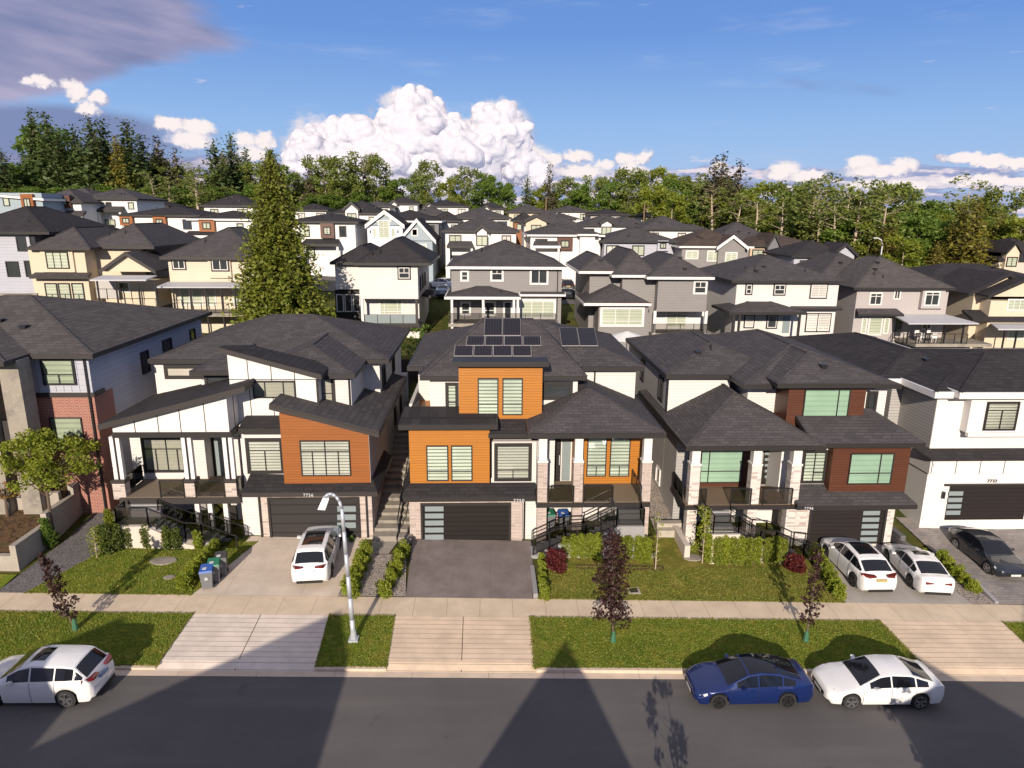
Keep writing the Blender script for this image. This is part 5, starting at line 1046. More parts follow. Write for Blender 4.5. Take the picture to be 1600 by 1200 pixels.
for i, (px, py, zr, wl, wr, pl, label) in enumerate((
    (222, 962, 9.8, 7.5, .8, .55, 'white gabled house across the street, out of view, shading the left grass strip'),
    (540, 957, 10.0, 7.4, 1.6, .43, 'white gabled house across the street, out of view, shading the pale apron'),
    (885, 1010, 9.3, 3.3, 3.3, 1.1, 'narrow gabled house across the street, out of view, casting the pointed shade'),
    (1445, 1040, 9.0, 2.2, 5.4, .60, 'gabled house across the street, out of view, shading the road under the white sedan'),
    (1640, 925, 10.5, 3.0, 5.5, .62, 'tall gabled house across the street, out of view, shading the right corner'))):
    xa, ya = shade(px, py, zr); r = empty('house', (xa, ya-5, 0), label, 'house', 'houses across the street'); ze_l, ze_r = zr-wl*pl, zr-wr*pl
    if px == 540: ze_r = zr-1.4
    pts = [(xa-wl, ya, -1), (xa+wr, ya, -1), (xa+wr, ya, ze_r), (xa, ya, zr-.12)]+[(xa-wl, ya, ze_l)]
    MB().prism(pts, (0, -9, 0)).build('wall', WH, r)
    R_ = MB()
    for a, b in (((xa-wl, ze_l), (xa, zr)), ((xa, zr), (xa+wr, ze_r))): R_.prism([(a[0], ya+.3, a[1]-.02), (b[0], ya+.3, b[1]-.02), (b[0], ya+.3, b[1]+.12), (a[0], ya+.3, a[1]+.12)], (0, -9.6, 0))
    R_.build('roof', SH, r)
    for sx_ in (-1.6, 1.2): window(r, (xa+sx_-.5, ya-9, 4), (1, 0, 0), (0, -1, 0), 1.2, 1.3, v=[(.5, 0, 1)], pane=PALE); window(r, (xa+sx_+.7, ya, 4), (-1, 0, 0), (0, 1, 0), 1.2, 1.3, v=[(.5, 0, 1)], pane=PALE)
# ================================================================ cars
def carpaint(name, col, metal=0.):
    def fn(t, p, o):
        t.set(p, 'Base Color', col); t.set(p, 'Metallic', metal); t.set(p, 'Roughness', .3); t.set(p, 'Coat Weight', 1.); t.set(p, 'Coat Roughness', .02)
        t.set(p, 'Base Color', t.mix(t.noise(pos(t), 3, 4), mul(col, .94), mul(col, 1.04)))
    return mat(name, fn)
PW = carpaint('paint_white', (.74, .73, .72)); PB = carpaint('paint_blue', (.003, .016, .10), .2); PK = carpaint('paint_darkblue', (.018, .022, .032), .3)
CGL = plain('car_glass', (.008, .009, .012), .06, .1, spec=.6); TYRE = plain('tyre_rubber', (.02, .02, .02), .8); RIMD = plain('rim_dark', (.06, .06, .065), .3, .1, metal=.8); RIMS = plain('rim_silver', (.5, .5, .52), .25, .1, metal=.9)
LAMPR = plain('lamp_red', (.13, .008, .01), .15, .1, coat=1.); LAMPW = plain('lamp_clear', (.55, .56, .58), .1, .2, spec=1., coat=1.); PLATE = plain('number_plate', (.6, .6, .6), .5); PLATEB = plain('number_plate_blue', (.18, .25, .4), .5)
BL_ = plain('car_black_trim', (.015, .015, .016), .5)
def ip(x, tab): return float(np.interp(x, [a for a, b in tab], [b for a, b in tab]))
def make_car(L, Wd, Hh, top, belt, cowl, rf, rr, rg, paint, rim, xw, rw, label, cat='car', suv=False, glassroof=None, plate=PLATE, bp=(), group='parked cars'):
    """x=0 nose .. L tail; top: centre-line heights; cowl..rf windscreen, rr..rg rear glass"""
    root = empty('parked_car', (0, 0, 0), label, cat, group)
    hwT = [(0, .70), (.07, .84), (.25, .95), (.7, 1.), (L-.9, 1.), (L-.3, .94), (L-.08, .86), (L, .74)]
    hw = lambda x: ip(x, hwT)*Wd/2
    ra = rw+.055
    def sill(x):
        z = .21+(.12 if x < .15 or x > L-.15 else 0)
        for w_ in xw:
            if abs(x-w_) < ra: z = max(z, rw+math.sqrt(ra*ra-(x-w_)**2))
        return z
    def sec(x):
        T = ip(x, top); b = ip(x, belt); f_ = max(0., min(1., (T-b)/(Hh-max(b, .5)))); h = hw(x); s = sill(x)
        shz = min(b, T-.05); ry = h*(.86-.17*f_); rz = T-.035-.03*f_ if f_ > 0 else T-.035
        rz = max(rz, shz+.01); mz = s+(shz-s)*.5
        return [(h*.95, s), (h*.99, s+(shz-s)*.22), (h*1., mz), (h*.985, s+(shz-s)*.8), (h*.945, shz), (ry, rz), (ry*.55, T-.008), (0, T)]
    xs = sorted(set([round(v, 3) for v in list(np.linspace(0, L, 56))+[.03, .07, .12, L-.03, L-.07]+[w_+ra*math.cos(a) for w_ in xw for a in np.linspace(0, PI, 15)]+[cowl, rf, rr, rg]]))
    V = []; Fc = []
    n = 8
    for x in xs:
        q = sec(x); V += [(x, y, z) for y, z in q]+[(x, -y, z) for y, z in q[:-1]]
    m_ = 15
    for i in range(len(xs)-1):
        a, b = i*m_, (i+1)*m_
        for j in range(7): Fc.append((a+j, b+j, b+j+1, a+j+1))
        idx = [8, 9, 10, 11, 12, 13, 14, 7]
        for j in range(7): Fc.append((a+idx[j], a+idx[j+1], b+idx[j+1], b+idx[j]))
        Fc.append((a+0, a+8, b+8, b+0)) if sill(xs[i]) < .4 and sill(xs[i+1]) < .4 else None
    for e in (0, (len(xs)-1)*m_): Fc.append(tuple([e+k for k in range(8)]+[e+k for k in (14, 13, 12, 11, 10, 9, 8)]))
    b_ = MB(); b_.v = V; b_.f = Fc; body = b_.build('body', paint, root, smooth=True)
    bm = bmesh.new(); bm.from_mesh(body.data)
    for e in bm.edges:
        if len(e.link_faces) == 2 and e.calc_face_angle(0) > .75: e.smooth = False
    bm.to_mesh(body.data); bm.free()
    def patch(name, pts_fn, nu, nv, m, par=root):
        q = MB(); q.v = [tuple(pts_fn(i/nu, j/nv)) for i in range(nu+1) for j in range(nv+1)]
        q.f = [(i*(nv+1)+j, (i+1)*(nv+1)+j, (i+1)*(nv+1)+j+1, i*(nv+1)+j+1) for i in range(nu) for j in range(nv)]
        return q.build(name, m, par, smooth=True)
    def roofpt(x, k, o=.012):                               # k -1..1 across
        q = sec(x); ry, rz = q[5]; my, mz = q[6]; T = q[7][1]; a = abs(k)*ry
        z = np.interp(a, [0, my, ry], [T, mz, rz]); return (x, math.copysign(a, k) if k else 0., float(z)+o)
    patch('windscreen', lambda u, v: roofpt(cowl+.06+(rf-cowl-.1)*u, (v*2-1)*(.97-.06*u)), 6, 10, CGL)
    patch('rear_window', lambda u, v: roofpt(rr+.05+(rg-rr-.08)*u, (v*2-1)*.90), 6, 10, CGL)
    if glassroof: patch('roof_glass', lambda u, v: roofpt(glassroof[0]+(glassroof[1]-glassroof[0])*u, (v*2-1)*glassroof[2]), 6, 8, CGL)
    cuts = [cowl+.38]+list(bp)+[rg-.28 if not suv else rg-.1]
    for a, b in zip(cuts[:-1], cuts[1:]):
        for sg in (1, -1):
            def sp(u, v, a=a+.03, b=b-.03, sg=sg):
                x = a+(b-a)*u; q = sec(x); (y0, z0), (y1, z1) = q[4], q[5]; k = .07+.83*v; return (x, sg*(y0+(y1-y0)*k+.012), z0+(z1-z0)*k)
            patch('side_window', sp, 8, 3, CGL)
    ub = MB().box(.3, L-.3, -Wd/2+.26, Wd/2-.26, .17, .72).build('underbody', BL_, root)
    for w_ in xw:
        for sg in (1, -1):
            y0, y1 = sg*(Wd/2-.02), sg*(Wd/2-.24); c = MB(); c.cyl((w_, y0, rw), (w_, y1, rw), rw, rw, 24); ty = c.build('wheel', TYRE, root, smooth=False)
            c = MB(); c.cyl((w_, y0+sg*.004, rw), (w_, y0-sg*.03, rw), rw*.70, rw*.70, 20); hub = c.build('hub', BL_, ty)
            c = MB()
            for k in range(5):
                a = 2*PI*k/5+.3; d = Vector((math.cos(a), 0, math.sin(a))); c.bar(Vector((w_, y0+sg*.012, rw))+d*.02, Vector((w_, y0+sg*.012, rw))+d*rw*.68, .03, rw*.26)
            for k in range(18):
                a, a2 = 2*PI*k/18, 2*PI*(k+1)/18; c.bar((w_+math.cos(a)*rw*.69, y0+sg*.012, rw+math.sin(a)*rw*.69), (w_+math.cos(a2)*rw*.69, y0+sg*.012, rw+math.sin(a2)*rw*.69), .03, .03)
            c.build('rim', rim, ty)
    nose = lambda y, z, x: (x, y, z)
    hz_ = ip(.25, top)
    for sg in (1, -1):
        c = MB(); pts = []
        for u in np.linspace(0, 1, 6):
            x = .04+u*.42; q = sec(x); pts.append((x, sg*(q[4][0]+.01), q[4][1]-.02))
        for u in np.linspace(1, 0, 6):
            x = .04+u*.42; q = sec(x); pts.append((x, sg*(q[3][0]+.012), q[4][1]-.10-.04*(1-u)))
        c.v = pts; c.f = [tuple(range(len(pts)))]; c.build('headlight', LAMPW, root)
        c = MB(); zt_ = ip(L-.12, belt)-.06 if suv else ip(L-.1, top)-.16
        q = sec(L-.3); h = hw(L-.05)
        c.hexa([(L-.32, sg*(hw(L-.32)*.97+.012), zt_-.09), (L+.012, sg*h*.80, zt_-.09), (L+.012, sg*h*.35, zt_-.05), (L-.32, sg*h*.35, zt_-.05), (L-.32, sg*(hw(L-.32)*.97+.012), zt_+.05), (L+.012, sg*h*.80, zt_+.03), (L+.012, sg*h*.35, zt_+.0), (L-.32, sg*h*.35, zt_+.0)]); c.build('tail_light', LAMPR, root)
        x = cowl+.55; q = sec(x); c = MB(); c.hexa([(x-.02, sg*(q[4][0]), q[4][1]+.01), (x+.13, sg*(q[4][0]), q[4][1]+.01), (x+.15, sg*(q[4][0]+.2), q[4][1]+.03), (x+.0, sg*(q[4][0]+.2), q[4][1]+.03), (x-.02, sg*q[4][0], q[4][1]+.1), (x+.13, sg*q[4][0], q[4][1]+.1), (x+.15, sg*(q[4][0]+.2), q[4][1]+.15), (x, sg*(q[4][0]+.2), q[4][1]+.15)]); c.build('mirror', paint, root)
        for hx in ([bp[0]+.0-.22, (bp[1] if len(bp) > 1 else rg-.5)-.2] if bp else []):
            q = sec(hx); MB().box(hx-.1, hx+.08, sg*(q[3][0]+.0)-.012, sg*(q[3][0]+.0)+.022*sg+.012, q[4][1]-.13, q[4][1]-.10).build('door_handle', paint, root)
    MB().box(-.014, .01, -.5, .5, .36, .50).build('grille', BL_, root); MB().box(-.02, .01, -.26, .26, .33, .44).build('number_plate', plate, root)
    MB().box(L-.02, L+.02, -.62, .62, .22, .36).build('rear_bumper_trim', BL_, root); zp = .50 if not suv else .78; MB().box(L-.02, L+.03, -.26, .26, zp, zp+.14).build('number_plate', plate, root)
    for x in [cowl+.15]+list(bp)[:2]:                         # door shut lines
        for sg in (1, -1):
            q = sec(x); s0 = sec(x); c = MB()
            for (ya, za), (yb, zb2) in zip(q[:4], q[1:5]): c.bar((x, sg*(ya+.002), za), (x, sg*(yb+.002), zb2), .012, .012)
            c.build('door_seam', BL_, root)
    root['_L'] = L
    return root
def put_car(c, X0, Y0, ang, gz=None, tilt=0.):               # X0,Y0: centre; ang: heading of the nose
    L = c['_L']; del c['_L']
    off = Matrix.Translation((-L/2, 0, 0))
    for ch in c.children_recursive:
        if ch.parent == c: ch.location = (-L/2, 0, 0)
    c.rotation_euler = (0, 0, ang+PI); c.location = (X0, Y0, (g(X0, Y0) if gz is None else gz)+.005); return c
SED = dict(Wd=1.84, Hh=1.43, top=[(0, .56), (.08, .68), (.5, .80), (1.15, .93), (1.25, .96), (2.05, 1.36), (2.5, 1.43), (3.2, 1.40), (3.55, 1.30), (4.25, 1.05), (4.45, 1.02), (4.58, .94), (4.65, .72)], belt=[(0, .56), (.6, .78), (1.3, .88), (4.65, .98)], cowl=1.2, rf=2.1, rr=3.3, rg=4.2, xw=(.92, 3.62), rw=.33, bp=(2.45, 3.4))
def S(**k): d = dict(SED); d.update(k); return d
blue = make_car(4.7, paint=PB, rim=RIMD, label='deep blue electric-looking sedan with black glass roof parked nose left at the kerb', glassroof=(2.12, 3.3, .93), **S(top=[(0, .55), (.08, .66), (.5, .80), (1.15, .93), (2.1, 1.37), (2.6, 1.44), (3.2, 1.40), (3.6, 1.29), (4.3, 1.07), (4.55, 1.04), (4.63, .96), (4.7, .72)]))
p = at(1166, 1085, 23.15); put_car(blue, p.x, 23.15, PI, -.024*p.x)
ws = make_car(4.65, paint=PW, rim=RIMS, label='white compact sedan parked nose left at the kerb, right of the blue one', **SED)
p = at(1366, 1083, 23.15); put_car(ws, p.x, 23.15, PI-.02, -.024*p.x)
SUV = dict(Wd=1.88, Hh=1.66, top=[(0, .70), (.08, .85), (.5, 1.0), (1.1, 1.09), (1.2, 1.11), (1.95, 1.55), (2.4, 1.66), (3.6, 1.63), (3.95, 1.58), (4.42, 1.10), (4.52, .95), (4.6, .72)], belt=[(0, .7), (.6, .95), (1.3, 1.03), (4.6, 1.12)], cowl=1.15, rf=2.0, rr=3.95, rg=4.42, xw=(.92, 3.66), rw=.36, bp=(2.4, 3.3, 4.0), suv=True)
def U_(**k): d = dict(SUV); d.update(k); return d
cx = make_car(4.6, paint=PW, rim=RIMS, plate=PLATEB, label='white crossover parked at the kerb, cut off by the left edge', glassroof=(2.2, 2.75, .6), **SUV)
xr_ = at(165, 1060, 23.1).x; put_car(cx, xr_-2.3, 23.1, PI-.02, -.024*(xr_-2.3))
big_ = make_car(4.95, paint=PW, rim=RIMD, label='large white SUV with dark panoramic roof on the driveway of number 7756', glassroof=(2.3, 3.9, .72), **U_(Wd=1.95, Hh=1.75, top=[(0, .78), (.08, .95), (.5, 1.1), (1.2, 1.17), (2.1, 1.64), (2.6, 1.75), (4.2, 1.72), (4.4, 1.66), (4.72, 1.15), (4.88, 1.0), (4.95, .75)], rr=4.38, rg=4.74, xw=(.95, 4.0), bp=(2.6, 3.7, 4.4)))
a = at(484, 885, 30.3); b = at(508, 838, 34.8); put_car(big_, (a.x+b.x)/2, 32.5, math.atan2(4.5, b.x-a.x))
s3 = make_car(4.85, paint=PW, rim=RIMD, label='white coupe-like SUV with gold number plate, left of two cars on the driveway of 7746', glassroof=(2.2, 3.5, .75), plate=plain('plate_gold', (.4, .3, .12), .5), **U_(Wd=1.95, xw=(.95, 3.9), top=[(0, .70), (.08, .85), (.5, 1.0), (1.1, 1.09), (1.2, 1.11), (1.95, 1.55), (2.4, 1.66), (3.4, 1.61), (3.8, 1.54), (4.55, 1.12), (4.77, .95), (4.85, .72)], rr=3.85, rg=4.5, bp=(2.4, 3.4)))
a = at(1371, 893, 30.4); b = at(1308, 851, 34.4); put_car(s3, (a.x+b.x)/2, 32.35, math.atan2(4.2, b.x-a.x))
s4 = make_car(4.7, paint=PW, rim=RIMD, label='white sporty sedan with dark rear glass, right of two cars on the driveway of 7746', glassroof=(2.3, 2.8, .6), **S(top=[(0, .55), (.08, .66), (.5, .78), (1.15, .92), (2.1, 1.35), (2.5, 1.42), (3.2, 1.38), (3.5, 1.30), (4.2, 1.08), (4.5, 1.08), (4.62, .98), (4.7, .72)]))
a = at(1461, 902, 30.2); b = at(1402, 862, 34.2); put_car(s4, (a.x+b.x)/2, 32.1, math.atan2(4.2, b.x-a.x))
s5 = make_car(4.65, paint=PK, rim=RIMS, label='dark blue-black sedan facing the street on the paver driveway at the right edge', **SED)
a = at(1583, 880, 31.6); b = at(1505, 835, 35.6); put_car(s5, (a.x+b.x)/2+.1, 33.7, math.atan2(-4.2, a.x-b.x), g(30, 33.7)+.03)
def copy_car(src, X0, Y0, ang, label, gz, paint=None):
    c = copy_tree(src); c.location = (X0, Y0, gz); c.rotation_euler = (0, 0, ang+PI); c['label'] = label; c['group'] = 'far cars between the houses'
    if paint:
        for ch in c.children:
            if ch.name.startswith(('body', 'mirror', 'door_handle')): ch.data = ch.data.copy(); ch.data.materials[0] = paint
    return c
p = at(885, 446, 96); copy_car(s3, p.x, 96, PI/2, 'black SUV seen from behind in the gap between the two grey houses', g(p.x, 96)+.03, BL_)
p = at(690, 446, 93); copy_car(ws, p.x, 93, PI*.8, 'white car on the far street, seen past the white house corner', g(p.x, 93)+.03)
p = at(693, 458, 89); copy_car(ws, p.x, 89, PI*.5, 'pale blue car on the far street below the white car', g(p.x, 89)+.03, carpaint('paint_paleblue', (.25, .33, .42)))
p = at(890, 462, 91); copy_car(ws, p.x, 91, 0, 'dark sedan on the far street below the black SUV', g(p.x, 91)+.03, PK)
sheet('road', ASPH, -120, 120, 88, -120, 120, 97, .0, 40, 3); sheet('sidewalk', WALK, -120, 120, 98.5, -120, 120, 100, .0, 40, 1)

# ================================================================ street lamp
lb = at(553, 1003, 26.2); lz0 = g(lb.x, 26.2)
LMP = empty('street_lamp', (lb.x, 26.2, lz0), 'tall pale grey street lamp with curved arm on the grass strip between two aprons', 'street lamp')
GAL = plain('galvanised_steel', (.46, .48, .52), .45, .1, metal=.3)
top_ = at(533, 790, 26.2); pts = []; rs = []
for i in range(7): k = i/6; pts.append(Vector((lb.x+(top_.x-lb.x)*k*.9, 26.2, lz0+(top_.z-lz0)*k*.98))); rs.append(.11-.035*k)
for px, py in ((530, 783), (525, 776), (519, 772), (513, 772), (508, 776)): pts.append(at(px, py, 26.2-.03)); rs.append(.06)
c = MB().tube(pts, rs, 12); c.build('pole', GAL, LMP, smooth=True)
MB().box(lb.x-.2, lb.x+.2, 26.0, 26.4, lz0, lz0+.12).build('base_plate', GAL, LMP); MB().cyl((lb.x, 26.2, lz0+.1), (lb.x, 26.2, lz0+.45), .15, .12, 10).build('base_cover', GAL, LMP)
a, b = at(507, 780, 26.15), at(503, 795, 26.1); m = MB(); d = b-a; m.hexa([a+Vector((-.1, -.14, .02)), a+Vector((.1, -.14, .02)), a+Vector((.1, .14, .02)), a+Vector((-.1, .14, .02)), a+Vector((-.08, -.1, .13)), a+Vector((.08, -.1, .13)), a+Vector((.08, .1, .13)), a+Vector((-.08, .1, .13))])
hd = MB(); A_ = at(509, 779, 26.15); B_ = at(502, 797, 26.0); u = (B_-A_); s_ = Vector((0, .2, 0)); n_ = u.cross(s_).normalized()*.09
s_ = Vector((.19, -.03, .0)); 
hd.hexa([A_-s_*.72, A_+s_*.72, B_+s_*.85, B_-s_*.85, A_-s_*.6+Vector((0, .12, .06)), A_+s_*.6+Vector((0, .12, .06)), B_+s_*.7+Vector((0, .14, .06)), B_-s_*.7+Vector((0, .14, .06))]); hd.build('lamp_head', GAL, LMP)
c_ = MB().prism([A_+(B_-A_)*.35-s_*.5+Vector((0, -.01, 0)), A_+(B_-A_)*.35+s_*.5+Vector((0, -.01, 0)), B_+s_*.75+Vector((0, -.012, .03)), B_-s_*.75+Vector((0, -.012, .03))], (0, -.015, -.005)); c_.build('lens', WTRIM, LMP)

# ================================================================ bins
BING = plain('bin_grey', (.15, .155, .165), .5, .08); LIDB = plain('lid_blue', (.03, .10, .36), .45); LIDG = plain('lid_green', (.02, .16, .09), .45); LIDK = plain('lid_charcoal', (.05, .05, .05), .5)
def bin_(X0, Y0, rz, lid, label, mark=True):
    z = g(X0, Y0)+.02; r = empty('wheelie_bin', (X0, Y0, z), label, 'wheelie bin', 'wheelie bins'); r.rotation_euler = (0, 0, rz)
    m = MB().hexa([(-.22, -.24, .06), (.22, -.24, .06), (.22, .26, .06), (-.22, .26, .06), (-.29, -.34, .95), (.29, -.34, .95), (.29, .36, .95), (-.29, .36, .95)]); m.build('bin_body', BING, r, loc=(0, 0, 0))
    m = MB().hexa([(-.31, -.37, .95), (.31, -.37, .95), (.31, .38, .95), (-.31, .38, .95), (-.27, -.33, 1.03), (.27, -.33, 1.03), (.27, .36, 1.08), (-.27, .36, 1.08)]); ld = m.build('lid', lid, r, loc=(0, 0, 0))
    MB().box(-.16, .02, -.16, .02, 1.045, 1.062).build('lid_label', METAL, ld, loc=(0, 0, 0))
    if mark:
        k = MB()
        for i in range(3):
            a, b = PI/2+i*2*PI/3, PI/2+(i+1)*2*PI/3; P0 = Vector((.09*math.cos(a), -.325, .62+.09*math.sin(a))); P1 = Vector((.09*math.cos(b), -.325, .62+.09*math.sin(b))); k.bar(P0+(P1-P0)*.12, P0+(P1-P0)*.85, .02, .045)
        k.build('recycling_mark', METAL, r, loc=(0, 0, 0))
    for s_ in (-.24, .24): MB().cyl((s_-.03, .26, .1), (s_+.03, .26, .1), .1, .1, 12).build('wheel', TYRE, r, loc=(0, 0, 0))
    MB().cyl((-.22, .42, .96), (.22, .42, .96), .02, .02, 6).build('handle', BING, r, loc=(0, 0, 0)); return r
def onfloor(px, py, z=None):
    Y = 30.
    for _ in range(12): q = at(px, py, Y); zz = g(q.x, Y); d = ray(px, py); k = (zz-CH)/d.z; Y = d.y*k
    return Vector((d.x*k, Y, zz))
for (px, py, lid, lb_) in ((323, 922, LIDB, 'grey wheelie bin with blue lid, nearest of three beside the hedge of 7756'), (334, 912, LIDG, 'grey wheelie bin with green lid, middle of three beside the hedge'), (345, 901, LIDK, 'grey wheelie bin with charcoal lid, farthest of three beside the hedge')):
    q = onfloor(px, py); bin_(q.x, q.y+.2, .25, lid, lb_)
q = onfloor(1440, 815); bin_(q.x, q.y+.2, -.2, LIDB, 'grey wheelie bin with blue lid against the right-edge white house')
q = onfloor(862, 852); bin_(q.x, q.y+1.6, .1, LIDG, 'grey wheelie bin with green lid under the porch of 7750', False); bin_(q.x+.8, q.y+1.6, .1, LIDB, 'grey wheelie bin with blue lid beneath the stair of 7750', False)

# ================================================================ walls, steps, fences between the lots
def rwall(name, m, x0, x1, ya, za, yb, zb, label, cat='retaining wall', ph=None, steps=1):
    mb = MB()
    for i in range(steps):
        s0, s1 = i/steps, (i+1)/steps; y0, y1 = ya+(yb-ya)*s0, ya+(yb-ya)*s1; z = za+(zb-za)*((i+.5)/steps if steps > 1 else 0)
        zt = (za+(zb-za)*(i+1)/steps) if steps > 1 else None
        if steps > 1: mb.box(x0, x1, y0, y1, min(g(x0, y0), g(x0, y1))-.3, zt)
        else: mb.hexa([(x0, y0, g(x0, y0)-.3), (x1, y0, g(x1, y0)-.3), (x1, y1, g(x1, y1)-.3), (x0, y1, g(x0, y1)-.3), (x0, y0, za), (x1, y0, za), (x1, y1, zb), (x0, y1, zb)])
    return tag(mb.build(name, m, None, ((x0+x1)/2, ya, g(x0, ya))), label, cat)
BLOCK = brickm('block_split_face', (.17, .16, .16), (.12, .115, .12), (.05, .05, .05), .4, .2, .015)
xw_ = X(1407, 820, 34.8); rwall('retaining_wall', BLOCK, xw_, xw_+.3, 31.2, g(xw_, 31.2)+.25, 38, g(xw_, 38)+.7, 'dark split-block retaining wall stepping up between the two right-hand driveways', steps=4)
rwall('kerb_edge', STC, lx(1562)-.2, lx(1562), 29.6, g(25, 29.6)+.12, 31.2, g(25, 31.2)+.25, 'low concrete edging at the street end of the split-block wall', 'edging')
CW = slabm('wall_boardmarked', (.36, .32, .275), 0, 0)
rwall('retaining_wall', CW, -23.5, -23.2, 31.4, 1.75, 41.5, 3.9, 'long stepped concrete retaining wall beside the gravel strip at the left', steps=4)
tag(MB().box(-27, -23.5, 31.4, 31.7, .2, 1.74).build('planter_front', CW, None, (-25, 31.5, .8)), 'low concrete planter front facing the street at the far left', 'planter wall')
tag(MB().box(-27.2, -23.5, 35.6, 35.85, .8, 3.3).build('planter_wall', CW, None, (-25, 35.7, 1.5)), 'concrete planter wall under the small spreading tree at the left', 'planter wall')
tag(MB().hexa([(-27.2, 31.7, .5), (-23.5, 31.7, .5), (-23.5, 35.6, .5), (-27.2, 35.6, .5), (-27.2, 31.7, 1.55), (-23.5, 31.7, 1.55), (-23.5, 35.6, 2.3), (-27.2, 35.6, 2.3)]).build('planter_soil', SOIL, None, (-25, 33, 1)), kind='structure')
tag(MB().box(-27.2, -23.5, 35.85, 37.2, .5, 3.15).build('planter_soil', SOIL, None, (-25, 36, 1)), kind='structure')
st = empty('entrance_steps', (-29, 32, 1), 'broad pale concrete entrance steps with black handrail at the left edge', 'steps')
for i, (ya, z) in enumerate(((31.2, 1.3), (32.6, 1.5), (33.0, 1.7), (33.4, 2.1), (34.8, 2.3), (35.3, 2.5))): MB().box(-36, -27.25+.0-(i > 2)*.5, ya, 37, .2, z).build('step', CONC, st)
rail(st, [(-28, 33.5, 2.1), (-28, 35.5, 2.5)], glass=False); rail(st, [(-29.2, 33.5, 2.1), (-29.2, 35.5, 2.5)], glass=False)
def sidesteps(x0, x1, ya, za, yb, zb, n, label, m=CONC):
    r = empty('side_steps', ((x0+x1)/2, ya, za), label, 'steps'); mb = MB(); d = (yb-ya)/n
    for i in range(n): z = za+(zb-za)*(i+1)/n; mb.box(x0, x1, ya+i*d, ya+(i+1)*d+.02, min(za, g(x0, ya))-.6, z)
    mb.build('steps', m, r); return r
r = sidesteps(-6.35, -5.05, 34.6, .85, 45, 3.6, 16, 'concrete side steps climbing between number 7756 and the orange house', CONCD); rail(r, [(-4.98, 35, 1.0), (-4.98, 44, 3.3)], glass=False, sp=2.2)
sidesteps(-4.95, -4.2, 34.6, .8, 45, 3.4, 16, 'darker narrow side steps against the orange house', CONCD)
r = sidesteps(9.75, 11.3, 35.5, .55, 36.4, 1.0, 2, 'two short concrete steps to the gravel side yard right of the orange house')
def fence(x0, y0, x1, y1, h, m, label, panel=2.4, base=None):
    r = empty('fence', (x0, y0, g(x0, y0)), label, 'fence'); n = max(1, int(math.hypot(x1-x0, y1-y0)/panel)); a, b = Vector((x0, y0, 0)), Vector((x1, y1, 0))
    for i in range(n+1): p = a+(b-a)*i/n; z = g(p.x, p.y); MB().box(p.x-.05, p.x+.05, p.y-.05, p.y+.05, z-.3, z+h+.08).build('post', m, r)
    for i in range(n):
        p, q = a+(b-a)*i/n, a+(b-a)*(i+1)/n; z = (g(p.x, p.y)+g(q.x, q.y))/2; mb = MB(); mb.obox(p+Vector((0, 0, z-.2)), q-p, (q-p).cross(Vector((0, 0, 1))).normalized()*.03, (0, 0, h+.2)); mb.build('panel', m, r)
    return r
FD = siding('fence_dark', (.07, .05, .04), .2, .3); FB = siding('fence_brown', (.22, .14, .08), .2, .3)
fence(-60, 58, 80, 58, 1.8, FD, 'dark timber fence along the back of the front-row yards')
fence(-6.7, 47, -6.7, 57.5, 1.7, FD, 'dark side fence in the gap beside number 7756'); fence(10.8, 53, 10.8, 57.5, 1.7, FB, 'brown side fence behind the orange house')
p = at(882, 500, 67); fence(p.x, 67, p.x+1.9, 67, 1.7, WOODF, 'short bright orange cedar fence between the two grey houses', 1.0)
fence(at(652, 500, 66).x+.6, 66, at(652, 500, 66).x+3.2, 66, 1.6, FB, 'brown fence beside the white house deck'); fence(at(668, 450, 84).x, 80, at(668, 450, 84).x, 88, 1.6, FB, 'brown fence running to the far street behind the white house')
# patio umbrella and drain
q = at(980, 522, 56); u_ = empty('patio_umbrella', (q.x, 56, g(q.x, 56)), 'open white patio umbrella in the back yard right of the solar-panel roof', 'umbrella')
m = MB(); m.cyl((q.x, 56, q.z-.35), (q.x, 56, q.z+.25), 1.9, .05, 10); m.build('canopy', WTRIM, u_); MB().cyl((q.x, 56, g(q.x, 56)-.2), (q.x, 56, q.z+.3), .03).build('pole', BLACK, u_)
q = onfloor(990, 923); tag(MB().box(q.x-.3, q.x+.3, q.y-.3, q.y+.3, q.z-.1, q.z+.03).build('drain_frame', CONC, None, q), 'concrete-framed drain in the lawn of 7750', 'drain')
tag(MB().box(q.x-.2, q.x+.2, q.y-.2, q.y+.2, q.z-.05, q.z+.036).build('drain_grate', BLACK, bpy.data.objects['drain_frame']), None)
for (a, b, w, lb_) in ((1012, 868, .55, 'flat stone in the lawn right of the hedge of 7750'), (1082, 872, .6, 'flat stone in the lawn beside the leafy sapling of 7746'), (255, 877, .7, 'bare grey slab in the lawn of 7756, larger one'), (265, 903, .3, 'small tan paver in the lawn of 7756')):
    q = onfloor(a, b); m = MB(); n = 9; m.prism([q+Vector((math.cos(2*PI*i/n)*w*random.uniform(.85, 1.1), math.sin(2*PI*i/n)*w*.6, -.02)) for i in range(n)], (0, 0, .08)); tag(m.build('stone_slab', CONCD, None, q), lb_, 'stone')
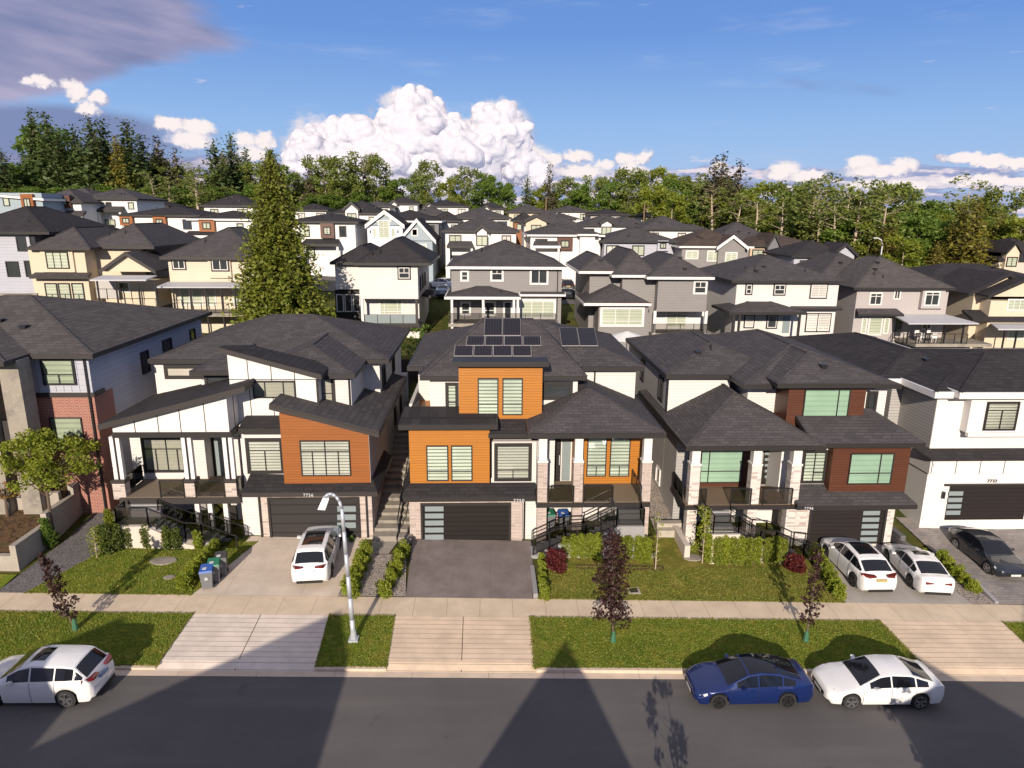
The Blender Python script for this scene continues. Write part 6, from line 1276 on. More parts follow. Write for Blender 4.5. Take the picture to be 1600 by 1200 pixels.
# wooden utility poles among the far houses
for px, py0, py1, Y, lb_ in ((853, 333, 309, 150, 'thin wooden pole at the skyline right of centre'), (1006, 342, 316, 150, 'thin wooden pole before the yellow-green trees'), (697, 130, 130, 0, '')):
    if not lb_: continue
    a, b = at(px, py0, Y), at(px, py1, Y); tag(MB().cyl((a.x, Y, g(a.x, Y)), (a.x, Y, b.z), .16, .12, 8).build('utility_pole', FB, None, (a.x, Y, g(a.x, Y))), lb_, 'pole')
a = at(1379, 381, 110); fl = empty('street_lamp', (a.x, 110, g(a.x, 110)), 'far white street lamp with curved arm against the right-hand trees', 'street lamp')
MB().tube([(a.x, 110, g(a.x, 110)), at(1379, 381, 110), at(1377, 375, 110), at(1372, 372, 110), at(1365, 372, 110)], [.12, .1, .09, .09, .12], 6).build('pole', METAL, fl)
# ================================================================ vegetation
def leafmat(name, a, b, c, tr=.35, rough=.6):
    m = bpy.data.materials.new(name); m.use_nodes = True; t = NT(m.node_tree); g_ = t.n('ShaderNodeNewGeometry'); oi = t.n('ShaderNodeObjectInfo')
    n1 = t.noise(g_.outputs['Position'], .6, 3, .6); rnd = g_.outputs['Random Per Island']
    col = t.mix(t.ramp(n1, .35, .65), a, b); col = t.mix(t.m('MULTIPLY', rnd, .65), col, c); col = t.mix(t.m('MULTIPLY', oi.outputs['Random'], .3), col, mul(b, .6))
    df = t.n('ShaderNodeBsdfDiffuse', ins={'Color': col}); tl = t.n('ShaderNodeBsdfTranslucent', ins={'Color': t.mix(.5, col, mul(b, 1.6))})
    gl = t.n('ShaderNodeBsdfGlossy', ins={'Color': (.6, .6, .6), 'Roughness': rough}); mx = t.n('ShaderNodeMixShader', ins={0: tr}); m2 = t.n('ShaderNodeMixShader', ins={0: .04})
    L = t.t.links.new; L(df.outputs[0], mx.inputs[1]); L(tl.outputs[0], mx.inputs[2]); L(mx.outputs[0], m2.inputs[1]); L(gl.outputs[0], m2.inputs[2])
    L(m2.outputs[0], t.n('ShaderNodeOutputMaterial').inputs[0]); MATS[name] = m; return m
BARK = plain('bark', (.12, .085, .06), .9, .3, 4); BARKP = plain('bark_pale', (.42, .33, .25), .9, .25, 3)
LF_FIR = leafmat('needles_fir', (.036, .07, .02), (.065, .105, .024), (.11, .14, .034), .2); LF_FIR2 = leafmat('needles_brownish', (.055, .055, .028), (.075, .07, .03), (.11, .09, .045), .15)
LF_CED = leafmat('needles_cedar', (.11, .12, .014), (.18, .165, .018), (.30, .24, .035), .3); LF_CED2 = leafmat('needles_tall_conifer', (.10, .14, .014), (.17, .20, .02), (.28, .28, .035), .3); LF_D1 = leafmat('leaves_green', (.075, .14, .016), (.12, .20, .022), (.20, .27, .04), .4)
LF_D2 = leafmat('leaves_olive', (.11, .16, .026), (.165, .205, .034), (.25, .27, .06), .35); LF_D3 = leafmat('leaves_yellowgreen', (.15, .20, .014), (.22, .26, .02), (.31, .33, .045), .45)
LF_PUR = leafmat('leaves_purple', (.022, .009, .010), (.038, .013, .012), (.075, .028, .022), .25); LF_RED = leafmat('leaves_crimson', (.075, .008, .012), (.11, .012, .015), (.17, .03, .02), .3)
LF_HEDGE = leafmat('leaves_hedge', (.17, .23, .014), (.26, .31, .02), (.38, .40, .045), .45); LF_YT = leafmat('leaves_brightgreen', (.16, .22, .014), (.24, .29, .02), (.34, .35, .04), .45); LF_DK = leafmat('leaves_darkgreen', (.06, .095, .014), (.10, .135, .018), (.17, .19, .035), .35)
LF_OR = leafmat('leaves_orange', (.30, .16, .02), (.42, .13, .02), (.25, .25, .03), .4)
def leaves(name, C_, S_, m, parent, loc, up=.35, asp=.55):
    n = len(C_); C_ = np.asarray(C_, float); S_ = np.asarray(S_, float)
    N = rng.normal(size=(n, 3)); N[:, 2] += up; N /= np.linalg.norm(N, axis=1)[:, None]
    A = rng.normal(size=(n, 3)); U = np.cross(N, A); U /= np.linalg.norm(U, axis=1)[:, None]; Vv = np.cross(N, U)
    U *= S_[:, None]; Vv *= (S_*asp)[:, None]; fold = N*(S_*.18)[:, None]
    P = np.stack([C_-U, C_-Vv+fold, C_+U, C_+Vv+fold], 1).reshape(-1, 3)
    me = bpy.data.meshes.new(name); me.vertices.add(4*n); me.vertices.foreach_set('co', P.astype(np.float32).ravel()); me.loops.add(4*n); me.loops.foreach_set('vertex_index', np.arange(4*n, dtype=np.int32))
    me.polygons.add(n); me.polygons.foreach_set('loop_start', np.arange(n, dtype=np.int32)*4); me.polygons.foreach_set('loop_total', np.full(n, 4, np.int32)); me.update(calc_edges=True); me.materials.append(m)
    o = bpy.data.objects.new(name, me); return link(o, parent)
def sph(n):
    v = rng.normal(size=(n, 3)); return v/np.linalg.norm(v, axis=1)[:, None]
def blobleaves(blobs, per, s):
    C_ = []; S_ = []
    for (c, r) in blobs:
        n = max(8, int(per*r[0]*r[1])) if hasattr(r, '__len__') else int(per*r*r)
        r = np.array(r if hasattr(r, '__len__') else (r, r, r)); d = sph(n); k = rng.uniform(.45, 1.08, (n, 1)); C_.append(np.array(c)+d*r*k); S_.append(rng.uniform(.6, 1.35, n)*s)
    return np.concatenate(C_), np.concatenate(S_)
def decid(root, h, w, m, ls, seed, dens=26, trunk=BARK, tr=.2, cb=.35, nb=26, lean=0., loose=1.):
    r_ = random.Random(seed); tb = MB(); blobs = []
    top = Vector((lean*h, 0, h*.86)); seg = [Vector((0, 0, -.2)), Vector((lean*h*.3+r_.uniform(-.1, .1), r_.uniform(-.1, .1), h*.35)), Vector((lean*h*.7, r_.uniform(-.2, .2), h*.65)), top]
    tb.tube(seg, [tr, tr*.75, tr*.45, tr*.12], 7)
    for i in range(nb):
        k = i/(nb-1) if nb > 1 else .5; z = h*(cb+(.98-cb)*k); prof = math.sin(PI*min(1, .12+.86*(1-((z/h-cb)/(1-cb)))**.8))**.7 if True else 1
        a = r_.uniform(0, 2*PI)+i*2.4; rr = w/2*prof*r_.uniform(.25, 1.)*loose; c = Vector((math.cos(a)*rr+lean*z, math.sin(a)*rr, z)); br = w*r_.uniform(.10, .21)
        blobs.append(((c.x, c.y, c.z), (br, br, br*.75)))
        q = min(.9, max(.15, k*.8+.1)); base = Vector((lean*z*.8, 0, z-rr*.55)); base.z = max(h*cb*.8, base.z); tb.cyl(base, c, tr*.28*(1-.5*k), tr*.05, 5, False)
    tk = tb.build('trunk', trunk, root, loc=(0, 0, 0)); C_, S_ = blobleaves(blobs, dens/(w*w)*24, ls); leaves('crown', C_, S_, m, root, None)
def conif(root, h, w, m, ls, seed, levels=26, nb=9, droop=.35, cb=.1, trunk=BARK, tr=.25, fill=9, pw=1., ragged=.3, up=.8):
    r_ = random.Random(seed); tb = MB(); tb.cyl((0, 0, -.3), (0, 0, h*.97), tr, .03, 7); C_ = []; S_ = []
    for i in range(levels):
        k = i/(levels-1); z = h*(cb+(1-cb)*k); R_ = w/2*(1-k)**pw*(.9+.1*math.sin(i*1.7))+w*.02
        n = max(4, int(nb*(1-k*.6)))
        for j in range(n):
            a = 2*PI*j/n+i*1.3+r_.uniform(-.3, .3); L_ = R_*r_.uniform(1-ragged, 1.08); zz = z+r_.uniform(-.5, .5)*h/levels
            if L_ > .6: tb.cyl((0, 0, zz), (math.cos(a)*L_*.8, math.sin(a)*L_*.8, zz-L_*droop*.5), .05*tr*4, .01, 4, False)
            nf = max(2, int(fill*L_/(w/2))+2)
            for q in range(nf):
                s = (q+r_.random())/nf; s = s**.75; sp = ls*1.2*(.5+s); C_.append((math.cos(a)*L_*s+r_.gauss(0, sp*.6), math.sin(a)*L_*s+r_.gauss(0, sp*.6), zz-L_*droop*s*s*.9+r_.gauss(0, sp*.35))); S_.append(ls*r_.uniform(.6, 1.3)*(1-.45*k))
    tb.build('trunk', trunk, root, loc=(0, 0, 0)); leaves('crown', C_, S_, m, root, None, up=up)
def troot(name, px, py, Y, label, cat='tree', group=None, z=None):
    x = at(px, py, Y).x; return empty(name, (x, Y, g(x, Y) if z is None else z), label, cat, group)
# tall conifer
Yc = 61.; tp = at(435, 237, Yc); r = troot('conifer', 440, 480, Yc, 'very tall olive-green conifer standing alone between the second-row houses', 'tree'); hc = tp.z-r.location.z
conif(r, hc, 10.8, LF_CED2, .25, 3, levels=84, nb=30, droop=.26, cb=.02, tr=.35, fill=46, pw=.66, ragged=.42, up=1.2)
# purple street maples
def mapleP(px, pb, ptop, w, lean, label, seed, lv=.085, dens=1., cb=.2):
    q = onfloor(px, pb); tz = at(px, ptop, q.y).z; r = empty('maple_sapling', tuple(q), label, 'tree', 'purple-leaved street maples'); h = tz-q.z
    rr = random.Random(seed); blobs = []
    tb = MB(); tb.tube([Vector((0, 0, -.1)), Vector((lean*h*.5, 0, h*.5)), Vector((lean*h, 0, h*.97))], [.05, .04, .012], 6)
    for i in range(34):
        k = i/33; z = h*(cb+(1-cb)*k); R_ = w/2*math.sin(PI*min(.97, .25+.72*k))**.6*(1-.25*k); a = i*2.39; q2 = R_*rr.uniform(.15, 1.); c = (math.cos(a)*q2+lean*z, math.sin(a)*q2*.8, z)
        blobs.append((c, w*rr.uniform(.12, .22))); tb.cyl((lean*z, 0, max(h*cb*.9, z-q2*.9)), c, .018, .006, 4, False)
    tb.build('trunk', BARK, r, loc=(0, 0, 0)); C_, S_ = blobleaves(blobs, 340*dens, lv); leaves('crown', C_, S_, LF_PUR, r, None)
    mb = MB().cyl((0, 0, -.05), (0, 0, .55), .14, .07, 8); mb.build('trunk_guard', plain('watering_bag_green', (.05, .14, .08), .5), r, loc=(0, 0, 0)); return r
mapleP(118, 984, 868, 1.0, -.25, 'purple maple sapling leaning left on the grass beside the white crossover', 11, dens=1.9)
mapleP(958, 1003, 838, 2.05, -.05, 'fullest purple street maple, in front of the orange house lawn', 12, dens=1.15)
mapleP(1259, 1002, 862, 1.0, .02, 'thin purple maple sapling behind the gap between blue and white sedans', 13, dens=1.7)
# young trees
q = onfloor(72, 788); r = empty('young_tree', (at(74, 780, 34.3).x, 34.3, 2.0), 'spreading bright green young tree in the planter before the brick house', 'tree')
h = at(72, 668, 34.3).z-2.0; 
def spread(r, h, w, m, ls, seed, nb=30, per=150, flat=.5, z0=.45, tr=.09):
    rr = random.Random(seed); tb = MB(); tb.tube([Vector((0, 0, -.2)), Vector((.05, 0, h*.35)), Vector((0, .1, h*.6))], [tr, tr*.8, tr*.5], 7); blobs = []
    for i in range(nb):
        a = i*2.39; k = rr.uniform(.1, 1.); z = h*(z0+(1-z0)*rr.random()*(1-.5*k)); c = Vector((math.cos(a)*w/2*k, math.sin(a)*w/2*k*.8, z)); blobs.append((tuple(c), (w*.11, w*.11, w*.06))); tb.cyl((0, .05, h*rr.uniform(.3, .5)), c, tr*.35, .012, 5, False)
    tb.build('trunk', BARK, r, loc=(0, 0, 0)); C_, S_ = blobleaves(blobs, per, ls); leaves('crown', C_, S_, m, r, None, up=.9)
spread(r, h*.97, 5.0, LF_YT, .09, 5, nb=50, per=360, z0=.52)
r = empty('young_tree', (at(-8, 700, 35).x, 35.0, 2.4), 'orange-tinted leafy shrub tree cut off by the left edge at the red door', 'tree'); spread(r, 2.0, 1.7, LF_OR, .07, 6, nb=18, per=420)
def sapling(px, pb, pt, w, m, label, seed, cat='tree', dens=420, ls=.06, z=None):
    q = onfloor(px, pb); h = at(px, pt, q.y).z-q.z; r = empty('sapling', tuple(q), label, cat); rr = random.Random(seed); tb = MB(); tb.cyl((0, 0, -.1), (0, 0, h*.95), .035, .012, 6); blobs = []
    for i in range(18): k = i/17; z_ = h*(.18+.8*k); a = i*2.4; R_ = w/2*rr.uniform(.2, 1)*(1-.4*k); c = (math.cos(a)*R_, math.sin(a)*R_, z_); blobs.append((c, w*.2)); tb.cyl((0, 0, z_-.1), c, .012, .005, 4, False)
    tb.build('trunk', BARKP, r, loc=(0, 0, 0)); C_, S_ = blobleaves(blobs, dens, ls); leaves('crown', C_, S_, m, r, None); return r
sapling(152, 872, 826, .95, LF_HEDGE, 'small pale-stemmed sapling in the lawn of 7756', 21); sapling(1024, 890, 800, .55, LF_HEDGE, 'slender yellow-green sapling right of the hedge of 7750', 22, dens=500)
sapling(1097, 880, 792, 1.1, LF_HEDGE, 'leafy yellow-green sapling before the stair landing of 7746', 23, dens=620, ls=.07)
r = troot('yard_tree', 657, 545, 57, 'small bright green tree in the back yard gap left of the solar-panel house'); spread(r, at(657, 500, 57).z-r.location.z, 3.6, LF_D1, .13, 8, nb=26, per=160)
r = troot('yard_tree', 640, 575, 52, 'low green shrub below the bright yard tree', 'shrub'); spread(r, 1.3, 1.8, LF_D1, .1, 9, nb=12, per=160)
# shrubs: every bush a thing
def shrub(px, pb, ptop, w, m, label, cat='shrub', group=None, ls=.05, seed=0, dens=900, Y=None, sq=1., name='shrub', ellip=.8):
    q = onfloor(px, pb) if Y is None else Vector((at(px, pb, Y).x, Y, g(at(px, pb, Y).x, Y))); h = max(.25, at(px, ptop, q.y).z-q.z)
    r = empty(name, tuple(q), label, cat, group); rr = random.Random(seed+int(px)); blobs = []; n = max(5, int(h/w*7))
    for i in range(n): k = (i+.5)/n; a = i*2.4; R_ = w/2*.42*rr.uniform(.3, 1.); blobs.append(((math.cos(a)*R_, math.sin(a)*R_, h*(.06+.86*k)), (w*.33*(1-ellip*.35*abs(2*k-.9)), w*.33*(1-ellip*.3*abs(2*k-.9)), h/n*.95+.04)))
    C_, S_ = [], []
    for c, rd in blobs: nn = int(dens*rd[0]*(rd[0]+rd[2])*2.2)+20; d = sph(nn); C_.append(np.array(c)+d*np.array(rd)*rng.uniform(.6, 1.12, (nn, 1))); S_.append(rng.uniform(.6, 1.4, nn)*ls)
    leaves('foliage', np.concatenate(C_), np.concatenate(S_), m, r, None, up=.3); MB().cyl((0, 0, -.05), (0, 0, h*.6), .03, .015, 5).build('stem', BARK, r, loc=(0, 0, 0)); return r
HG = 'columnar shrubs along the planter of 7756'
for i, (px, pb, pt, w, m) in enumerate(((168, 865, 815, .9, LF_DK), (185, 860, 818, .75, LF_DK), (203, 856, 820, .6, LF_DK), (230, 857, 820, .6, LF_DK), (262, 860, 822, .65, LF_DK), (278, 860, 824, .6, LF_DK), (311, 860, 828, .6, LF_HEDGE), (172, 825, 795, .6, LF_HEDGE))):
    shrub(px, pb, pt, w, m, ['dark bush at the left end of the planter row of 7756', 'second upright bush of the planter row, beside the left-end one', 'narrow upright bush third along the planter row', 'single upright bush in the middle of the pale planter wall', 'left of the close pair of upright bushes by the stairs', 'right of the close pair of upright bushes by the stairs', 'golden-tipped upright bush at the right end of the planter row', 'light green bush at the landing corner of 7756'][i], 'shrub', HG, .05, i)
for i, k in enumerate(np.linspace(0, 1, 8)):
    shrub(288+(336-288)*k, 922-(922-862)*k, 897-(897-842)*k, .85-.1*k, LF_HEDGE, 'golden-green clump in the hedge row behind the bins of 7756, '+['nearest the sidewalk', 'second from the sidewalk', 'third from the sidewalk', 'fourth from the sidewalk', 'fourth from the stair', 'third from the stair', 'second from the stair', 'nearest the stair'][i], 'shrub', 'golden hedge row of 7756', .05, i, dens=750)
def row(P0, P1, n, hpx, w, m, base, grp, seed, ls=.05, dens=900, hp1=None):
    wd = ['at the street end', 'second from the street', 'third from the street', 'fourth from the street', 'fifth from the street', 'sixth from the street', 'seventh from the street', 'eighth from the street']
    for i in range(n): k = i/(n-1); hh = hpx+((hp1 or hpx)-hpx)*k; shrub(P0[0]+(P1[0]-P0[0])*k+random.uniform(-1, 1), P0[1]+(P1[1]-P0[1])*k, P0[1]+(P1[1]-P0[1])*k-hh*random.uniform(.9, 1.1), w*random.uniform(.88, 1.1), m, base+', '+(wd[i] if i < n-1 else 'at the house end'), 'shrub', grp, ls, seed+i, dens)
row((548, 932), (570, 878), 5, 28, .95, LF_HEDGE, 'yellow-green bush in the left gravel row beside 7756', 'left shrub row in the gravel', 40)
row((602, 932), (630, 870), 5, 26, .9, LF_HEDGE, 'yellow-green bush in the right gravel row beside the dark driveway', 'right shrub row in the gravel', 50)
row((851, 937), (846, 885), 5, 20, .6, LF_HEDGE, 'small golden bush along the kerb right of the dark driveway', 'golden bushes at the dark driveway', 60)
row((1309, 935), (1275, 878), 6, 25, .85, LF_HEDGE, 'yellow-green bush beside the driveway of 7746', 'bushes left of the driveway of 7746', 70)
row((1520, 925), (1470, 880), 5, 20, .85, LF_HEDGE, 'yellow-green bush beside the split-block wall', 'bushes right of the driveway of 7746', 80)
shrub(1441, 868, 857, .5, LF_HEDGE, 'small lone bush at the top of the split-block wall'); shrub(549, 846, 838, .35, LF_D1, 'tiny green plant beside the garage of 7756')
cedar = [(883, 868, 836), (896, 870, 834), (908, 870, 833), (921, 872, 832), (933, 874, 832), (968, 874, 838), (980, 876, 836), (998, 876, 838), (1010, 876, 840)]
for i, (px, pb, pt) in enumerate(cedar): shrub(px, pb+2, pt, .66, LF_HEDGE if i % 3 else LF_D3, 'bright hedge bush before the stairs of 7750, '+['leftmost', 'second from left', 'third from left', 'fourth from left', 'left of the purple maple', 'right of the purple maple', 'third from right', 'second from right', 'rightmost'][i], 'shrub', 'hedge before the stairs of 7750', .05, i, 900, ellip=.3)
ced2 = [(1105, 878, 832), (1120, 882, 838), (1131, 882, 836), (1143, 882, 838), (1155, 881, 836), (1167, 881, 838), (1181, 880, 838), (1198, 880, 838), (1210, 879, 836), (1221, 878, 838)]
for i, (px, pb, pt) in enumerate(ced2): shrub(px, pb+2, pt, .60, LF_D3 if i % 2 else LF_HEDGE, 'upright cedar in the hedge before 7746, '+['leftmost', 'second from left', 'third from left', 'fourth from left', 'fifth from left', 'fifth from right', 'fourth from right', 'third from right', 'second from right', 'rightmost'][i], 'shrub', 'cedar hedge before 7746', .05, i, 900, ellip=.3)
shrub(868, 892, 860, 1.5, LF_RED, 'crimson dwarf maple mound right of the dark driveway of 7750', 'shrub', None, .06, 3, 900, ellip=1.); shrub(1241, 893, 868, 1.4, LF_RED, 'crimson dwarf maple mound at the foot of the stairs of 7746', 'shrub', None, .06, 4, 900, ellip=1.)
shrub(80, 853, 825, .9, LF_D1, 'green weedy bush on the gravel by the stepped wall'); shrub(70, 815, 806, .6, LF_D1, 'small green clump in the planter soil', Y=33.5)
# ---------------------------------------------------------------- wood behind the houses
PRO = []
def proto(fn, *a, **k): r = bpy.data.objects.new('forest_tree', None); COL.objects.link(r); fn(r, *a, **k); PRO.append(r); return r
FIRS = [proto(conif, 20, 8.2, LF_FIR, .5, s, levels=36, nb=13, droop=.4, cb=.08, fill=15, pw=.75, ragged=.5) for s in (1, 2, 3)]
FIRB = [proto(conif, 20, 7, LF_FIR2, .5, s, levels=30, nb=10, droop=.35, cb=.25, fill=12, pw=.75, ragged=.6, trunk=BARKP) for s in (4, 5)]
DEC = [proto(decid, 18, 10, LF_D1, .36, s, dens=230, nb=44, cb=.08) for s in (6, 7, 8)]
OLV = [proto(decid, 18, 9, LF_D2, .32, s, dens=150, nb=42, cb=.2, trunk=BARKP, loose=1.1) for s in (9, 10)]
YEL = [proto(decid, 18, 9, LF_D3, .34, s, dens=200, nb=40, cb=.06, trunk=BARKP) for s in (13, 14)]
BARE = [proto(decid, 18, 6, LF_D2, .28, s, dens=30, nb=26, cb=.4, trunk=BARKP, tr=.28, lean=.05) for s in (15, 16)]
CEDAR = [proto(conif, 16, 9, LF_CED, .38, s, levels=40, nb=16, droop=.25, cb=.02, fill=18, pw=.62, ragged=.4) for s in (17, 18)]
KIND = {'fir': (FIRS, 20, 'dark fir', 'conifer'), 'firb': (FIRB, 20, 'brownish fir', 'conifer'), 'dec': (DEC, 18, 'green broadleaf tree', 'broadleaf_tree'), 'olv': (OLV, 18, 'olive loose-crowned tree', 'broadleaf_tree'), 'yel': (YEL, 18, 'yellow-green tree', 'broadleaf_tree'), 'bare': (BARE, 18, 'thin pale-trunked half-bare tree', 'bare_tree'), 'ced': (CEDAR, 16, 'golden-green cedar', 'conifer')}
used = set()
def ftree(kind, px, ptop, Y, label=None, ws=1., group='trees of the wood behind the houses'):
    P_, h0, nm, on = KIND[kind]; src = random.choice(P_); tpz = at(px, ptop, Y); gz = g(tpz.x, Y)-.5; h = max(3., tpz.z-gz)
    if src not in used: used.add(src); o = src
    else: o = copy_tree(src)
    o.name = on; s = h/h0; w_ = s**.6*ws*random.uniform(.85, 1.15); o.location = (tpz.x, Y, gz); o.scale = (w_, w_, s); o.rotation_euler = (0, 0, random.uniform(0, 6.28))
    reg = next(t_ for lim, t_ in LAND if px < lim); sk = np.interp(px, [a for a, b, c in SKY_T], [b for a, b, c in SKY_T]) if True else 0
    hgt = 'skyline-topping' if ptop < sk+9 else 'second-row' if ptop < sk+48 else 'low front'
    tag(o, label or f'{hgt} {nm} {reg}', 'tree', group); return o
SKY_T = [(0, 235, 'fir'), (20, 262, 'dec'), (46, 171, 'fir'), (70, 178, 'fir'), (88, 205, 'fir'), (113, 198, 'fir'), (138, 183, 'fir'), (158, 188, 'fir'), (180, 215, 'ced'), (196, 187, 'fir'), (218, 212, 'fir'), (243, 214, 'firb'), (258, 250, 'olv'), (273, 232, 'firb'), (292, 262, 'bare'), (308, 255, 'bare'), (333, 220, 'fir'), (359, 210, 'fir'), (383, 232, 'fir'), (402, 255, 'olv'), (425, 262, 'dec'), (455, 270, 'olv'), (482, 242, 'firb'), (505, 246, 'olv'), (530, 248, 'olv'), (565, 242, 'olv'), (592, 258, 'olv'), (620, 280, 'dec'), (645, 272, 'olv'), (668, 254, 'olv'), (700, 280, 'yel'), (730, 265, 'olv'), (762, 274, 'dec'), (790, 286, 'dec'), (824, 277, 'fir'), (845, 292, 'yel'), (859, 256, 'firb'), (885, 280, 'olv'), (910, 288, 'dec'), (928, 278, 'olv'), (955, 285, 'dec'), (980, 266, 'olv'), (1000, 270, 'olv'), (1037, 265, 'yel'), (1062, 284, 'dec'), (1085, 276, 'olv'), (1118, 248, 'firb'), (1132, 242, 'firb'), (1156, 252, 'firb'), (1180, 290, 'yel'), (1203, 285, 'bare'), (1225, 288, 'olv'), (1250, 290, 'dec'), (1274, 272, 'bare'), (1300, 277, 'bare'), (1325, 280, 'bare'), (1355, 300, 'olv'), (1385, 288, 'olv'), (1408, 292, 'olv'), (1435, 318, 'dec'), (1458, 315, 'dec'), (1490, 316, 'olv'), (1528, 273, 'bare'), (1560, 298, 'olv'), (1590, 342, 'dec')]
LAND = [(55, 'at the left edge above the slate-blue house'), (120, 'above the porch-fronted white house at the left'), (185, 'behind the white house with pointed gable, left'), (250, 'above the long white balcony house'), (315, 'above the low house with rust bays'), (375, 'behind the highest white house, left of the conifer'), (440, 'just behind the tall conifer'), (500, 'just right of the tall conifer'), (560, 'above the white house with small pointed gable'), (620, 'above the two steep white-edged gables'), (690, 'beneath the middle of the big cloud'), (750, 'left of the centre skyline house'), (810, 'above the mid-grey house'), (870, 'around the thin wooden pole'), (930, 'above the brown-panelled white house'), (990, 'left of the yellow-green trees'), (1050, 'above the pyramid-roofed white house'), (1110, 'left of the tall brownish firs'), (1170, 'around the tall brownish firs'), (1230, 'above the peach-walled house'), (1290, 'left of the pale bare trunks'), (1350, 'among the pale bare trunks'), (1410, 'behind the far street lamp'), (1480, 'above the dark brown modern building'), (1545, 'behind the golden cedars at the right'), (9999, 'at the right edge')]
def fY(px): return float(np.interp(px, [0, 300, 450, 1000, 1150, 1350, 1600], [165, 172, 195, 198, 160, 135, 128]))
for px, pt, kd in SKY_T: ftree(kd, px, pt, fY(px)+random.uniform(-4, 6), ws=1.3 if kd == 'bare' else 1.75 if kd == 'firb' and px > 1000 else 1.45 if 'fir' in kd and px < 420 else 1.05)
for px, pt in ((243, 268), (256, 276), (300, 262), (312, 280), (1008, 300), (1122, 285), (1150, 300), (1188, 298), (1230, 296), (1262, 290), (1273, 280), (1284, 286), (1296, 284), (1318, 300), (1344, 292), (1386, 300)): ftree('bare', px, pt, fY(px)-15, ws=1.5)
for px in range(-30, 1640, 13):                                 # the body of the wood
    base = np.interp(px, [a for a, b, c in SKY_T], [b for a, b, c in SKY_T])
    kd = random.choice(['fir', 'fir', 'dec', 'ced', 'firb'] if px < 420 else ['dec', 'olv', 'yel', 'dec', 'olv'] if px < 1080 else ['dec', 'yel', 'dec', 'olv', 'bare', 'dec'])
    ftree(kd, px+random.uniform(-5, 5), (base+18 if px < 430 else max(base+34, 250))+random.uniform(0, 24), fY(px)+12+random.uniform(-4, 8), ws=1.25)
    kd = random.choice(['fir', 'dec', 'dec', 'olv'] if px < 420 else ['dec', 'olv', 'yel', 'dec'])
    ftree(kd, px+6+random.uniform(-5, 5), max(base+55, 290)+random.uniform(0, 20)+(14 if px > 1150 else 0), fY(px)-6+random.uniform(-4, 3), ws=1.2)
for px in range(1180, 1640, 26): ftree(random.choice(['dec', 'yel', 'dec', 'ced']), px+random.uniform(-6, 6), random.uniform(335, 352), fY(px)-12+random.uniform(-3, 3), ws=1.2)
for px, pt, Y, kd, lb_ in ((1395, 335, 116, 'ced', 'pointed yellow-green cedar left of the dark brown modern building'), (1415, 372, 108, 'yel', 'low yellow-green tree before the dark brown modern building'), (1505, 322, 112, 'ced', 'broad golden cedar right of the dark brown modern building'), (1530, 312, 108, 'ced', 'largest golden cedar at the right, standing before the wood'), (1467, 378, 106, 'ced', 'low golden cedar at the right end of the dark brown building'), (1362, 350, 120, 'yel', 'yellow-green tree behind the far street lamp'), (1006, 352, 130, 'dec', 'small round green tree before the pyramid-roofed white house'), (1022, 290, 165, 'yel', 'tall yellow-green tree behind the wooden pole'), (1052, 300, 160, 'yel', 'yellow-green tree right of the wooden pole'), (112, 352, 95, 'dec', 'low green bush between the left-hand roofs')):
    ftree(kd, px, pt, Y, lb_, ws=1.1, group=None) if True else None
# yard trees seen between the rows, and saplings across the street that shade the road
for (x, y, h, lb_) in ((5.6, 14.0, 3.9, 'street maple across the road, out of view, shading the kerb left of the blue sedan'), (14.6, 13.6, 4.6, 'street maple across the road, out of view, shading the white sedan')):
    r = empty('maple_sapling', (x, y, g(x, y)), lb_, 'tree'); decid(r, h, 1.7, LF_PUR, .10, int(x), dens=60, nb=16, cb=.3, tr=.05)
